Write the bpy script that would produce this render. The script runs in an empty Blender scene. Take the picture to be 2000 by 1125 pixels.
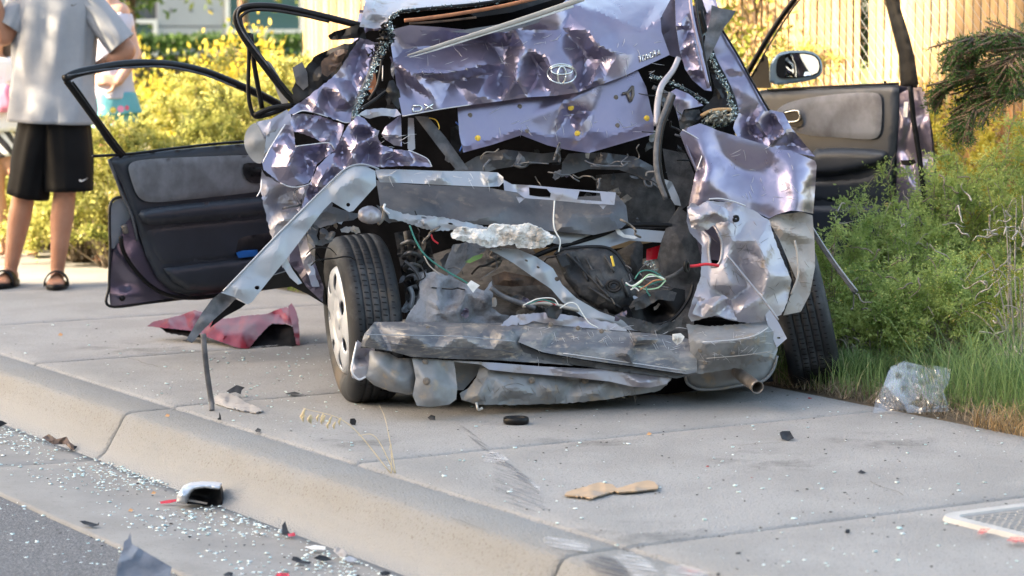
import bpy, bmesh, math, random
import numpy as np
from mathutils import Vector, Matrix, noise
from mathutils.geometry import delaunay_2d_cdt

R = math.radians
random.seed(7)
rng = np.random.default_rng(7)
sc = bpy.context.scene
col = sc.collection

# ------------------------------------------------------------------ camera
FPX, CAMH = 5000.0, 1.3
PITCH = math.atan((562.5 - 49) / FPX)
cd = bpy.data.cameras.new('camera')
cam = bpy.data.objects.new('camera', cd)
col.objects.link(cam)
cd.sensor_width = 36.0
cd.lens = FPX / 2000 * 36
cd.clip_start = 0.1
cd.clip_end = 2000
cam.location = (0, 0, CAMH)
cam.rotation_euler = (math.pi / 2 - PITCH, 0, 0)
cd.dof.use_dof = True
cd.dof.focus_distance = 8.7
cd.dof.aperture_fstop = 4.0
sc.camera = cam

# ------------------------------------------------------------------ sky, sun, exposure
SUN_AZ, SUN_EL = R(14), R(25)          # light travels to the right and a little away from the camera
sdir = Vector((math.cos(SUN_AZ) * math.cos(SUN_EL), math.sin(SUN_AZ) * math.cos(SUN_EL), -math.sin(SUN_EL)))
world = bpy.data.worlds.new('World')
sc.world = world
world.use_nodes = True
wn = world.node_tree.nodes
wl = world.node_tree.links
bg = wn['Background']
sky = wn.new('ShaderNodeTexSky')
sky.sky_type = 'NISHITA'
sky.sun_disc = False
sky.sun_elevation = SUN_EL
sky.sun_rotation = math.atan2(-sdir.x, -sdir.y)
sky.air_density = 1.0
sky.dust_density = 3.0
sky.ozone_density = 1.0
tint = wn.new('ShaderNodeMixRGB')
tint.blend_type = 'MULTIPLY'
tint.inputs[0].default_value = 1.0
tint.inputs[2].default_value = (1.0, 0.90, 0.765, 1)
wl.new(sky.outputs[0], tint.inputs[1])
wl.new(tint.outputs[0], bg.inputs[0])
bg.inputs[1].default_value = 0.15
sd = bpy.data.lights.new('sun', 'SUN')
sd.energy = 4.2
sd.angle = R(0.53)
sd.color = (1.0, 0.82, 0.58)
sun = bpy.data.objects.new('sun', sd)
col.objects.link(sun)
sun.rotation_euler = sdir.to_track_quat('-Z', 'Y').to_euler()
sun.location = (-30, -8, 20)
vs = sc.view_settings
vs.view_transform = 'Standard'
vs.look = 'None'
vs.exposure = 2.62
vs.gamma = 1.0
vs.use_curve_mapping = False
sc.render.engine = 'CYCLES'
sc.cycles.max_bounces = 6

# ------------------------------------------------------------------ pixel <-> world helpers (2000x1125 pixel grid)
def ray(px, py):
    u = (px - 1000) / FPX
    v = (562.5 - py) / FPX
    return (u, v * math.sin(PITCH) + math.cos(PITCH), v * math.cos(PITCH) - math.sin(PITCH))

def P(px, py, Y):
    d = ray(px, py)
    t = Y / d[1]
    return Vector((d[0] * t, Y, CAMH + d[2] * t))

def G(px, py, z=0.0):
    d = ray(px, py)
    t = (z - CAMH) / d[2]
    return Vector((d[0] * t, d[1] * t, z))

def Pn(x, y, Y):                       # numpy version of P
    u = (x - 1000) / FPX
    v = (562.5 - y) / FPX
    dy = v * math.sin(PITCH) + math.cos(PITCH)
    dz = v * math.cos(PITCH) - math.sin(PITCH)
    t = Y / dy
    return np.stack([u * t, Y, CAMH + dz * t], 1)

# ------------------------------------------------------------------ object helpers
WLOC = {}
def props(o, label=None, cat=None, group=None, kind=None):
    if label: o['label'] = label
    if cat: o['category'] = cat
    if group: o['group'] = group
    if kind: o['kind'] = kind
    return o

def empty(name, loc, label=None, cat=None, group=None, kind=None, parent=None):
    o = bpy.data.objects.new(name, None)
    col.objects.link(o)
    loc = Vector(loc)
    WLOC[o.name] = loc
    if parent is not None:
        o.parent = parent
        o.location = loc - WLOC[parent.name]
    else:
        o.location = loc
    o.empty_display_size = 0.1
    return props(o, label, cat, group, kind)

def link(name, me, mats, parent=None, c=None):
    o = bpy.data.objects.new(name, me)
    col.objects.link(o)
    for m in (mats if isinstance(mats, (list, tuple)) else [mats]):
        me.materials.append(m)
    if c is None: c = Vector((0, 0, 0))
    WLOC[o.name] = Vector(c)
    if parent is not None:
        o.parent = parent
        o.location = Vector(c) - WLOC[parent.name]
    else:
        o.location = c
    return o

def mesh_np(name, V, F, mats, parent=None, smooth=True, midx=None, origin=None):
    """V (n,3) world coordinates, F list / array of index tuples."""
    V = np.asarray(V, dtype=float)
    c = Vector(V.mean(0)) if origin is None else Vector(origin)
    me = bpy.data.meshes.new(name)
    if isinstance(F, np.ndarray):
        n, k = F.shape
        me.vertices.add(len(V))
        me.vertices.foreach_set('co', (V - np.array(c)).ravel())
        me.loops.add(n * k)
        me.loops.foreach_set('vertex_index', F.ravel().astype(np.int32))
        me.polygons.add(n)
        me.polygons.foreach_set('loop_start', np.arange(0, n * k, k, dtype=np.int32))
        me.update(calc_edges=True)
    else:
        me.from_pydata([tuple(v) for v in (V - np.array(c))], [], [tuple(f) for f in F])
        me.update()
    if smooth:
        me.polygons.foreach_set('use_smooth', [True] * len(me.polygons))
    o = link(name, me, mats, parent, c)
    if midx is not None:
        me.polygons.foreach_set('material_index', midx)
    return o

# ------------------------------------------------------------------ materials
MATS = {}
def lnk(t, a, b): t.links.new(a, b)
def mat(name, c, rough=.6, metal=0., c2=None, ns=8., lo=.35, hi=.65, bump=0., bs=60., coat=0., spec=.5,
        c3=None, ns3=30., lo3=.6, hi3=.7, rough2=None, trans=0., rnd=0., crough=.08, bdist=.01, sheen=0., aniso=None):
    m = bpy.data.materials.new(name)
    m.use_nodes = True
    t = m.node_tree
    N = t.nodes
    b = N['Principled BSDF']
    tc = N.new('ShaderNodeTexCoord')
    src = tc.outputs['Object']
    if aniso:
        mp = N.new('ShaderNodeMapping'); mp.inputs['Scale'].default_value = aniso
        lnk(t, src, mp.inputs[0]); src = mp.outputs[0]
    def nz(scale, l, h, det=6):
        n = N.new('ShaderNodeTexNoise'); n.inputs['Scale'].default_value = scale
        n.inputs['Detail'].default_value = det; n.inputs['Roughness'].default_value = .6
        lnk(t, src, n.inputs['Vector'])
        mr = N.new('ShaderNodeMapRange'); mr.inputs[1].default_value = l; mr.inputs[2].default_value = h
        lnk(t, n.outputs[0], mr.inputs[0])
        return mr.outputs[0]
    cur = None
    f = None
    if c2 is not None:
        mx = N.new('ShaderNodeMixRGB'); f = nz(ns, lo, hi)
        lnk(t, f, mx.inputs[0]); mx.inputs[1].default_value = (*c, 1); mx.inputs[2].default_value = (*c2, 1)
        cur = mx.outputs[0]
    if c3 is not None:
        mx = N.new('ShaderNodeMixRGB'); f3 = nz(ns3, lo3, hi3)
        lnk(t, f3, mx.inputs[0])
        if cur: lnk(t, cur, mx.inputs[1])
        else: mx.inputs[1].default_value = (*c, 1)
        mx.inputs[2].default_value = (*c3, 1)
        cur = mx.outputs[0]
    if rnd:
        oi = N.new('ShaderNodeObjectInfo')
        hs = N.new('ShaderNodeHueSaturation')
        mr = N.new('ShaderNodeMapRange'); mr.inputs[3].default_value = 1 - rnd; mr.inputs[4].default_value = 1 + rnd
        lnk(t, oi.outputs['Random'], mr.inputs[0]); lnk(t, mr.outputs[0], hs.inputs['Value'])
        if cur: lnk(t, cur, hs.inputs['Color'])
        else: hs.inputs['Color'].default_value = (*c, 1)
        cur = hs.outputs[0]
    if cur: lnk(t, cur, b.inputs['Base Color'])
    else: b.inputs['Base Color'].default_value = (*c, 1)
    b.inputs['Roughness'].default_value = rough
    if rough2 is not None and f is not None:
        mr = N.new('ShaderNodeMapRange'); mr.inputs[3].default_value = rough; mr.inputs[4].default_value = rough2
        lnk(t, f, mr.inputs[0]); lnk(t, mr.outputs[0], b.inputs['Roughness'])
    b.inputs['Metallic'].default_value = metal
    b.inputs['Specular IOR Level'].default_value = spec
    b.inputs['Coat Weight'].default_value = coat
    b.inputs['Coat Roughness'].default_value = crough
    if sheen: b.inputs['Sheen Weight'].default_value = sheen
    if trans: b.inputs['Transmission Weight'].default_value = trans
    if bump:
        n = N.new('ShaderNodeTexNoise'); n.inputs['Scale'].default_value = bs; n.inputs['Detail'].default_value = 8
        lnk(t, src, n.inputs['Vector'])
        bp = N.new('ShaderNodeBump'); bp.inputs['Strength'].default_value = bump; bp.inputs['Distance'].default_value = bdist
        lnk(t, n.outputs[0], bp.inputs['Height']); lnk(t, bp.outputs[0], b.inputs['Normal'])
    MATS[name] = m
    return m

def leafmat(name, c, c2, c3=None, tr=.35, rough=.5):
    """two sided leaf with light passing through and per-leaf colour from a vertex attribute"""
    m = bpy.data.materials.new(name); m.use_nodes = True
    t = m.node_tree; N = t.nodes; b = N['Principled BSDF']
    at = N.new('ShaderNodeAttribute'); at.attribute_name = 'tone'
    cr = N.new('ShaderNodeValToRGB')
    cr.color_ramp.elements[0].color = (*c, 1); cr.color_ramp.elements[1].color = (*c2, 1)
    if c3:
        e = cr.color_ramp.elements.new(.93); e.color = (*c2, 1)
        cr.color_ramp.elements[-1].color = (*c3, 1)
    lnk(t, at.outputs['Fac'], cr.inputs[0]); lnk(t, cr.outputs[0], b.inputs['Base Color'])
    b.inputs['Roughness'].default_value = rough
    b.inputs['Specular IOR Level'].default_value = .3
    tb = N.new('ShaderNodeBsdfTranslucent'); lnk(t, cr.outputs[0], tb.inputs[0])
    mx = N.new('ShaderNodeMixShader'); mx.inputs[0].default_value = tr
    lnk(t, b.outputs[0], mx.inputs[1]); lnk(t, tb.outputs[0], mx.inputs[2])
    lnk(t, mx.outputs[0], N['Material Output'].inputs[0])
    return m

# ------------------------------------------------------------------ sheet metal tool
def inpoly(x, y, poly):
    res = np.zeros(x.shape, bool)
    n = len(poly)
    j = n - 1
    for i in range(n):
        xi, yi = poly[i][:2]; xj, yj = poly[j][:2]
        c = ((yi > y) != (yj > y))
        with np.errstate(divide='ignore', invalid='ignore'):
            xx = (xj - xi) * (y - yi) / ((yj - yi) if yj != yi else 1e-9) + xi
        res ^= c & (x < xx)
        j = i
    return res

def segdist(x, y, poly):
    d = np.full(x.shape, 1e9)
    n = len(poly)
    for i in range(n):
        ax, ay = poly[i][:2]; bx, by = poly[(i + 1) % n][:2]
        dx, dy = bx - ax, by - ay
        L = dx * dx + dy * dy + 1e-12
        t = np.clip(((x - ax) * dx + (y - ay) * dy) / L, 0, 1)
        d = np.minimum(d, np.hypot(x - ax - t * dx, y - ay - t * dy))
    return d

def smoothpoly(pts, k=1):
    """round a closed polygon (Chaikin)"""
    for _ in range(k):
        q = []
        n = len(pts)
        for i in range(n):
            a = np.array(pts[i][:2], float); b = np.array(pts[(i + 1) % n][:2], float)
            q += [tuple(a * .75 + b * .25), tuple(a * .25 + b * .75)]
        pts = q
    return pts

def resample(poly, step, jag=0., closed=True, rs=None):
    out = []
    n = len(poly)
    for i in range(n if closed else n - 1):
        a = poly[i][:2]; b = poly[(i + 1) % n][:2]
        L = math.hypot(b[0] - a[0], b[1] - a[1])
        k = max(1, int(round(L / step)))
        nx, ny = (-(b[1] - a[1]) / (L + 1e-9), (b[0] - a[0]) / (L + 1e-9))
        for j in range(k):
            t = j / k
            jj = (rs.uniform(-jag, jag) if (jag and j) else 0)
            out.append((a[0] + (b[0] - a[0]) * t + nx * jj, a[1] + (b[1] - a[1]) * t + ny * jj))
    return out

def fillmesh(outline, step, jag=0., holes=(), seed=0):
    rs = np.random.default_rng(seed + 11)
    ol = resample(outline, step, jag, rs=rs)
    hl = [resample(h, step * .7) for h in holes]
    xs = [p[0] for p in ol]; ys = [p[1] for p in ol]
    gx, gy = np.meshgrid(np.arange(min(xs), max(xs), step), np.arange(min(ys), max(ys), step * .87))
    gx = gx + (np.arange(gx.shape[0]) % 2)[:, None] * step * .5
    gx = gx.ravel() + rs.uniform(-.22, .22, gx.size) * step
    gy = gy.ravel() + rs.uniform(-.22, .22, gy.size) * step
    ok = inpoly(gx, gy, ol) & (segdist(gx, gy, ol) > step * .55)
    for h in hl:
        ok &= ~inpoly(gx, gy, h) & (segdist(gx, gy, h) > step * .5)
    v2 = [Vector(p) for p in ol]
    edges = [(i, (i + 1) % len(ol)) for i in range(len(ol))]
    for h in hl:
        s = len(v2)
        v2 += [Vector(p) for p in h]
        edges += [(s + i, s + (i + 1) % len(h)) for i in range(len(h))]
    v2 += [Vector((a, b)) for a, b in zip(gx[ok], gy[ok])]
    r = delaunay_2d_cdt(v2, edges, [], 0, 1e-5)
    V = np.array([tuple(v) for v in r[0]])
    F = np.array([f for f in r[2] if len(f) == 3], dtype=int)
    c = V[F].mean(1)
    keep = inpoly(c[:, 0], c[:, 1], ol)
    for h in hl:
        keep &= ~inpoly(c[:, 0], c[:, 1], h)
    F = F[keep]
    a = V[F[:, 0]]; b = V[F[:, 1]]; d = V[F[:, 2]]
    area = (b[:, 0] - a[:, 0]) * (d[:, 1] - a[:, 1]) - (b[:, 1] - a[:, 1]) * (d[:, 0] - a[:, 0])
    F = F[np.abs(area) > 1e-4]; area = area[np.abs(area) > 1e-4]
    F[area > 0] = F[area > 0][:, ::-1]           # py down: this makes normals face the camera
    return V, F

def tri_interp(x, y, CV, CF, CZ):
    best = np.full(x.shape, -1e9); out = np.zeros(x.shape)
    for f in CF:
        (x1, y1), (x2, y2), (x3, y3) = CV[f[0]], CV[f[1]], CV[f[2]]
        det = (y2 - y3) * (x1 - x3) + (x3 - x2) * (y1 - y3)
        if abs(det) < 1e-6: continue
        l1 = ((y2 - y3) * (x - x3) + (x3 - x2) * (y - y3)) / det
        l2 = ((y3 - y1) * (x - x3) + (x1 - x3) * (y - y3)) / det
        l3 = 1 - l1 - l2
        m = np.minimum(np.minimum(l1, l2), l3)
        z = l1 * CZ[f[0]] + l2 * CZ[f[1]] + l3 * CZ[f[2]]
        u = m > best
        best[u] = m[u]; out[u] = z[u]
    return out

def boundary_loops(F):
    e = {}
    for f in F:
        for i in range(3):
            a, b = int(f[i]), int(f[(i + 1) % 3])
            e[(a, b)] = e.get((a, b), 0) + 1
    return [(a, b) for (a, b) in e if (b, a) not in e]

def yc(px, py):
    """mean depth of the wrecked car's rear face at a pixel"""
    return 8.45 + (px - 510) * .00047 + (700 - py) * .0005

SH = {}
def sheet(name, outline, mats, parent, feats=(), step=8., dy=0., jag=0., smooth=2, crum=None, thick=.0025,
          holes=(), bulge=None, base=None, seed=1, key=None, rnd_ol=0, fine=0., label=None, depthvec=(0, 1, 0)):
    """outline: [(px,py[,d])...]; feats: [(px,py,d)...]; d = depth offset (m, + away) from base(px,py)+dy.
    crum=(amplitude, spacing px) adds random folds.  Real thickness is added behind."""
    base = base or yc
    rs = np.random.default_rng(seed)
    cp = [(p[0], p[1], (p[2] if len(p) > 2 else 0.)) for p in outline] + [tuple(f) for f in feats]
    if crum:
        amp, sp = crum
        sp = sp * 1.5
        xs = [p[0] for p in outline]; ys = [p[1] for p in outline]
        gx, gy = np.meshgrid(np.arange(min(xs), max(xs) + sp, sp), np.arange(min(ys), max(ys) + sp, sp))
        gx = gx.ravel() + rs.uniform(-.45, .45, gx.size) * sp
        gy = gy.ravel() + rs.uniform(-.45, .45, gy.size) * sp
        ok = inpoly(gx, gy, outline)
        CV0 = [p[:2] for p in cp]
        r0 = delaunay_2d_cdt([Vector(p) for p in CV0], [], [], 0, 1e-5)
        bz = tri_interp(gx, gy, np.array([tuple(v) for v in r0[0]]), [f for f in r0[2] if len(f) == 3],
                        np.array([cp[o[0]][2] if o else 0. for o in r0[3]]))
        for a, b, z, k in zip(gx, gy, bz, ok):
            if k and min(math.hypot(a - p[0], b - p[1]) for p in cp) > sp * .5:
                cp.append((a, b, z + rs.uniform(-amp, amp)))
    r = delaunay_2d_cdt([Vector(p[:2]) for p in cp], [], [], 0, 1e-5)
    CV = np.array([tuple(v) for v in r[0]]); CF = [f for f in r[2] if len(f) == 3]
    CZ = np.array([cp[o[0]][2] if o else 0. for o in r[3]])
    ol = [p[:2] for p in outline]
    if rnd_ol: ol = smoothpoly(ol, rnd_ol)
    V, F = fillmesh(ol, step, jag, holes, seed)
    z = tri_interp(V[:, 0], V[:, 1], CV, CF, CZ)
    # smoothing of the folds
    n = len(V)
    E = np.unique(np.sort(np.concatenate([F[:, [0, 1]], F[:, [1, 2]], F[:, [2, 0]]]), axis=1), axis=0)
    deg = np.bincount(E.ravel(), minlength=n).astype(float); deg[deg == 0] = 1
    for _ in range(min(smooth, 1) if crum else smooth):
        s = np.bincount(E[:, 0], z[E[:, 1]], n) + np.bincount(E[:, 1], z[E[:, 0]], n)
        z = z * .4 + .6 * s / deg
    if crum:                              # long sharp creases with soft flanks
        amp, sp = crum
        area = (max(p[0] for p in outline) - min(p[0] for p in outline)) * (max(p[1] for p in outline) - min(p[1] for p in outline))
        for _ in range(int(area / (sp * sp) / 1.5) + 2):
            cx = rs.uniform(min(V[:, 0]), max(V[:, 0])); cy = rs.uniform(min(V[:, 1]), max(V[:, 1])); an = rs.uniform(0, 3.14)
            hl_ = rs.uniform(.8, 2.2) * sp; w = rs.uniform(.15, .5) * sp
            al = (V[:, 0] - cx) * math.cos(an) + (V[:, 1] - cy) * math.sin(an); ac = -(V[:, 0] - cx) * math.sin(an) + (V[:, 1] - cy) * math.cos(an)
            z = z + rs.uniform(-.75, .75) * amp * np.clip(1 - np.abs(ac) / (w * 1.8), 0, 1) * np.clip(1.25 * (1 - np.abs(al / hl_)), 0, 1)
    if bulge:
        h, w = bulge
        dd = segdist(V[:, 0], V[:, 1], ol)
        t = np.clip(dd / w, 0, 1)
        z = z - h * np.sqrt(1 - (1 - t) ** 2)
    if fine:
        z = z + fine * np.array([noise.noise(Vector((a * .09, b * .09, seed * 3.1))) for a, b in V]) \
              + fine * .5 * np.array([noise.noise(Vector((a * .3, b * .3, seed * 3.1))) for a, b in V])
    Y = base(V[:, 0], V[:, 1]) + dy + z
    W3 = Pn(V[:, 0], V[:, 1], Y)
    back = W3 + np.array(depthvec) * thick
    B = boundary_loops(F)
    verts = [W3, back]
    faces = [tuple(f) for f in F] + [tuple(int(i) + n for i in f[::-1]) for f in F]
    mi = [0] * (2 * len(F))
    idx = {}
    extra = []
    k = 2 * n
    for a, b in B:
        for q in (a, b):
            if q not in idx:
                idx[q] = k; k += 2
                extra += [W3[q], back[q]]
        faces.append((idx[b], idx[a], idx[a] + 1, idx[b] + 1))
        mi.append(1)
    if isinstance(mats, (list, tuple)):
        if len(mats) == 1: mats = [mats[0], mats[0]]
    else: mats = [mats, mats]
    allv = np.concatenate([W3, back, np.array(extra)]) if extra else np.concatenate([W3, back])
    o = mesh_np(name, allv, faces, list(mats), parent, True, mi)
    if crum: o.data.set_sharp_from_angle(angle=R(16))
    if label: o['label'] = label
    # sampler of the surface depth
    def samp(px, py, V=V, Y=Y):
        i = np.argsort((V[:, 0] - px) ** 2 + (V[:, 1] - py) ** 2)[:4]
        w = 1 / (np.hypot(V[i, 0] - px, V[i, 1] - py) + .5)
        return float((Y[i] * w).sum() / w.sum())
    SH[key or name] = samp
    return o

def catmull(pts, sub=6, closed=False):
    pts = [np.array(p, float) for p in pts]
    n = len(pts)
    if n < 3 and not closed: sub = sub
    out = []
    for i in range(n if closed else n - 1):
        p0 = pts[(i - 1) % n] if (closed or i > 0) else 2 * pts[0] - pts[1]
        p1 = pts[i]; p2 = pts[(i + 1) % n]
        p3 = pts[(i + 2) % n] if (closed or i + 2 < n) else 2 * pts[-1] - pts[-2]
        for j in range(sub):
            t = j / sub
            out.append(.5 * ((2 * p1) + (-p0 + p2) * t + (2 * p0 - 5 * p1 + 4 * p2 - p3) * t * t + (-p0 + 3 * p1 - 3 * p2 + p3) * t ** 3))
    if not closed: out.append(pts[-1])
    return out

def tube_vf(path, rad, seg=8, closed=False, flat=1.0, up=(0, -1, 0), profile=None):
    """sweep an ellipse (or profile) along path. rad may be a list. flat = ratio of the radius along `up`."""
    n = len(path)
    V = []; F = []
    prof = profile or [(math.cos(2 * math.pi * k / seg), math.sin(2 * math.pi * k / seg)) for k in range(seg)]
    m = len(prof)
    for i, p in enumerate(path):
        a = path[(i - 1) % n] if (closed or i > 0) else path[0]
        b = path[(i + 1) % n] if (closed or i < n - 1) else path[-1]
        t = Vector(b) - Vector(a)
        if t.length < 1e-9: t = Vector((0, 0, 1))
        t.normalize()
        u = Vector(up)
        u = u - t * u.dot(t)
        if u.length < 1e-3: u = Vector((0, 0, 1)).cross(t)
        u.normalize()
        s = t.cross(u)
        r = rad[min(i, len(rad) - 1)] if isinstance(rad, (list, tuple)) else rad
        for (c, d) in prof:
            V.append(tuple(Vector(p) + s * (c * r) + u * (d * r * flat)))
    for i in range(n if closed else n - 1):
        j = (i + 1) % n
        for k in range(m):
            l = (k + 1) % m
            F.append((i * m + k, i * m + l, j * m + l, j * m + k))
    if not closed:
        F.append(tuple(range(m))[::-1])
        F.append(tuple((n - 1) * m + k for k in range(m)))
    return V, F

def tube(name, pts, rad, m, parent=None, seg=8, closed=False, flat=1.0, sub=6, smooth=True, up=(0, -1, 0), profile=None, label=None):
    """pts: world points"""
    path = catmull(pts, sub, closed) if sub > 1 else [np.array(p, float) for p in pts]
    if isinstance(rad, (list, tuple)):
        x = np.linspace(0, len(rad) - 1, len(path)); rad = list(np.interp(x, range(len(rad)), rad))
    V, F = tube_vf(path, rad, seg, closed, flat, up, profile)
    o = mesh_np(name, V, F, m, parent, smooth)
    if label: o['label'] = label
    return o

def ptube(name, pix, rad, m, parent, dy=0., **k):
    """pix: [(px,py,d)...] relative to the car's rear depth"""
    return tube(name, [P(p[0], p[1], yc(p[0], p[1]) + dy + (p[2] if len(p) > 2 else 0)) for p in pix], rad, m, parent, **k)

def box(name, lo, hi, m, parent=None, bevel=0., rotz=0., origin=None, smooth=False):
    bm = bmesh.new()
    bmesh.ops.create_cube(bm, size=1)
    lo = Vector(lo); hi = Vector(hi)
    for v in bm.verts:
        v.co = Vector(((v.co.x + .5) * (hi.x - lo.x), (v.co.y + .5) * (hi.y - lo.y), (v.co.z + .5) * (hi.z - lo.z))) + lo
    if bevel: bmesh.ops.bevel(bm, geom=bm.edges[:], offset=bevel, segments=2, affect='EDGES')
    c = (lo + hi) / 2
    for v in bm.verts: v.co -= c
    me = bpy.data.meshes.new(name); bm.to_mesh(me); bm.free()
    o = link(name, me, m, parent, c)
    o.rotation_euler.z = rotz
    return o

def capsules_mesh(name, caps, m, parent, voxel=.012, smooth=6, seg=14, disp=None, c=None):
    """one continuous body grown from overlapping tapered limbs (voxel remesh)"""
    V = []; F = []
    for (a, ra, b, rb) in caps:
        a = Vector(a); b = Vector(b)
        t = b - a
        L = t.length
        t = t.normalized() if L > 1e-6 else Vector((0, 0, 1))
        u = t.orthogonal().normalized(); s = t.cross(u)
        rings = []
        for k in range(5): rings.append((a - t * ra * math.cos(math.pi / 2 * k / 4.), ra * math.sin(math.pi / 2 * (k + .05) / 4.05)))
        for k in range(5): rings.append((b + t * rb * math.sin(math.pi / 2 * k / 4.), rb * math.cos(math.pi / 2 * k / 4.1)))
        s0 = len(V)
        for (c0, r) in rings:
            for j in range(seg):
                an = 2 * math.pi * j / seg
                V.append(tuple(c0 + u * (math.cos(an) * r) + s * (math.sin(an) * r)))
        for i in range(len(rings) - 1):
            for j in range(seg):
                l = (j + 1) % seg
                F.append((s0 + i * seg + j, s0 + i * seg + l, s0 + (i + 1) * seg + l, s0 + (i + 1) * seg + j))
        F.append(tuple(s0 + j for j in range(seg))[::-1])
        F.append(tuple(s0 + (len(rings) - 1) * seg + j for j in range(seg)))
    o = mesh_np(name, V, F, m, parent, True)
    md = o.modifiers.new('remesh', 'REMESH'); md.mode = 'VOXEL'; md.voxel_size = voxel; md.use_smooth_shade = True
    ms = o.modifiers.new('smooth', 'SMOOTH'); ms.factor = .5; ms.iterations = smooth
    if disp:
        tx = bpy.data.textures.new(name + '_folds', 'CLOUDS'); tx.noise_scale = disp[1]
        mdp = o.modifiers.new('folds', 'DISPLACE'); mdp.texture = tx; mdp.strength = disp[0]; mdp.mid_level = .5
    return o
# ------------------------------------------------------------------ materials of the setting
concrete = mat('concrete', (.290, .287, .280), .85, c2=(.245, .242, .234), ns=2.4, lo=.42, hi=.6, bump=.9, bs=170, bdist=.006,
               c3=(.15, .145, .135), ns3=110, lo3=.55, hi3=.70)
concrete_kerb = mat('kerb_concrete', (.240, .241, .236), .85, c2=(.232, .228, .216), ns=2.6, lo=.42, hi=.6, bump=1., bs=150, bdist=.007,
                    c3=(.13, .115, .095), ns3=130, lo3=.56, hi3=.70)
_t = concrete_kerb.node_tree; _b = _t.nodes['Principled BSDF']
_g = _t.nodes.new('ShaderNodeNewGeometry'); _sx = _t.nodes.new('ShaderNodeSeparateXYZ'); _n = _t.nodes.new('ShaderNodeTexNoise'); _n.inputs['Scale'].default_value = 4
_a = _t.nodes.new('ShaderNodeMath'); _a.operation = 'MULTIPLY_ADD'; _a.inputs[1].default_value = .10
_mr = _t.nodes.new('ShaderNodeMapRange'); _mr.inputs[1].default_value = -.005; _mr.inputs[2].default_value = -.075
_mx = _t.nodes.new('ShaderNodeMixRGB'); _mx.inputs[2].default_value = (.258, .260, .258, 1)
_lnk = _t.links.new
_src = _b.inputs['Base Color'].links[0].from_socket
_lnk(_g.outputs['Position'], _sx.inputs[0]); _lnk(_n.outputs[0], _a.inputs[0]); _lnk(_sx.outputs[2], _a.inputs[2]); _lnk(_a.outputs[0], _mr.inputs[0])
_lnk(_mr.outputs[0], _mx.inputs[0]); _lnk(_src, _mx.inputs[1]); _lnk(_mx.outputs[0], _b.inputs['Base Color'])
gutter_m = mat('gutter_concrete', (.25, .248, .24), .85, c2=(.20, .197, .19), ns=4, bump=.35, bs=160, bdist=.004,
               c3=(.15, .145, .14), ns3=70, lo3=.58, hi3=.72)
asphalt = mat('asphalt', (.105, .107, .112), .85, c2=(.24, .242, .25), ns=150, lo=.48, hi=.64, bump=.8, bs=130, bdist=.012,
              c3=(.09, .09, .093), ns3=70, lo3=.55, hi3=.65)
soil = mat('soil', (.10, .075, .05), .95, c2=(.17, .135, .095), ns=25, bump=.8, bs=60, bdist=.02)
lot_m = mat('lot_pavement', (.20, .20, .20), .9, c2=(.15, .16, .15), ns=.5)
joint_m = mat('joint_dirt', (.16, .14, .115), .95, c2=(.09, .08, .065), ns=60, bump=.8, bs=120)

# ------------------------------------------------------------------ pavement frame: u along the kerb (away), w across it
ORI = Vector((.264, 6.338, 0)); UU = Vector((-.52066, .85376, 0)); WW = Vector((.85376, .52066, 0))
def S(u, w, z=0.): return ORI + UU * u + WW * w + Vector((0, 0, z))
def uw(p): q = Vector(p) - ORI; return q.dot(UU), q.dot(WW)

def quadgrid(name, us, prof, m, parent=None, smooth=True, kind=None):
    V = []; F = []
    for u in us:
        for (w, z) in prof: V.append(tuple(S(u, w, z)))
    k = len(prof)
    for i in range(len(us) - 1):
        for j in range(k - 1):
            F.append((i * k + j, i * k + j + 1, (i + 1) * k + j + 1, (i + 1) * k + j))
    o = mesh_np(name, V, [f[::-1] for f in F], m, parent, smooth)
    if kind: o['kind'] = kind
    return o

# the ground to the horizon, the planting strip and the road
far = 600
mesh_np('ground', [(-far, -far, -.30), (far, -far, -.30), (far, far, -.30), (-far, far, -.30)], [(0, 1, 2, 3)], lot_m, smooth=False)['kind'] = 'structure'
quadgrid('road', [-60, -6, 14, 60, 200], [(-19, -.12), (-10, -.06), (-.815, -.148)], asphalt, smooth=False, kind='structure')
beds = []
V = []; F = []
nu, nw = 90, 50
for i in range(nu):
    for j in range(nw):
        u = -6 + 30 * i / (nu - 1); w = 2.09 + 6.5 * j / (nw - 1)
        p = S(u, w)
        h = -.012 + min(1, (w - 2.09) * 1.5) * (.03 + .05 * noise.noise(Vector((u * 1.3, w * 1.3, 0))) + .03 * noise.noise(Vector((u * 5, w * 5, 3))))
        V.append((p.x, p.y, h))
for i in range(nu - 1):
    for j in range(nw - 1):
        F.append((i * nw + j, (i + 1) * nw + j, (i + 1) * nw + j + 1, i * nw + j + 1))
mesh_np('planting_bed', V, [f[::-1] for f in F], soil)['kind'] = 'structure'
lawn_m = mat('lawn_green', (.10, .14, .03), .9, c2=(.17, .17, .05), ns=3, bump=.6, bs=90, bdist=.02)
mesh_np('lawn', [S(24.05, 2.09, -.02), S(120, 2.09, -.02), S(120, 90, -.02), S(24.05, 90, -.02)], [(0, 1, 2, 3)], lawn_m, smooth=False)['kind'] = 'structure'
mesh_np('lawn', [S(-6, 8.62, -.02), S(24, 8.62, -.02), S(24, 90, -.02), S(-6, 90, -.02)], [(0, 1, 2, 3)], lawn_m, smooth=False)['kind'] = 'structure'

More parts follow.
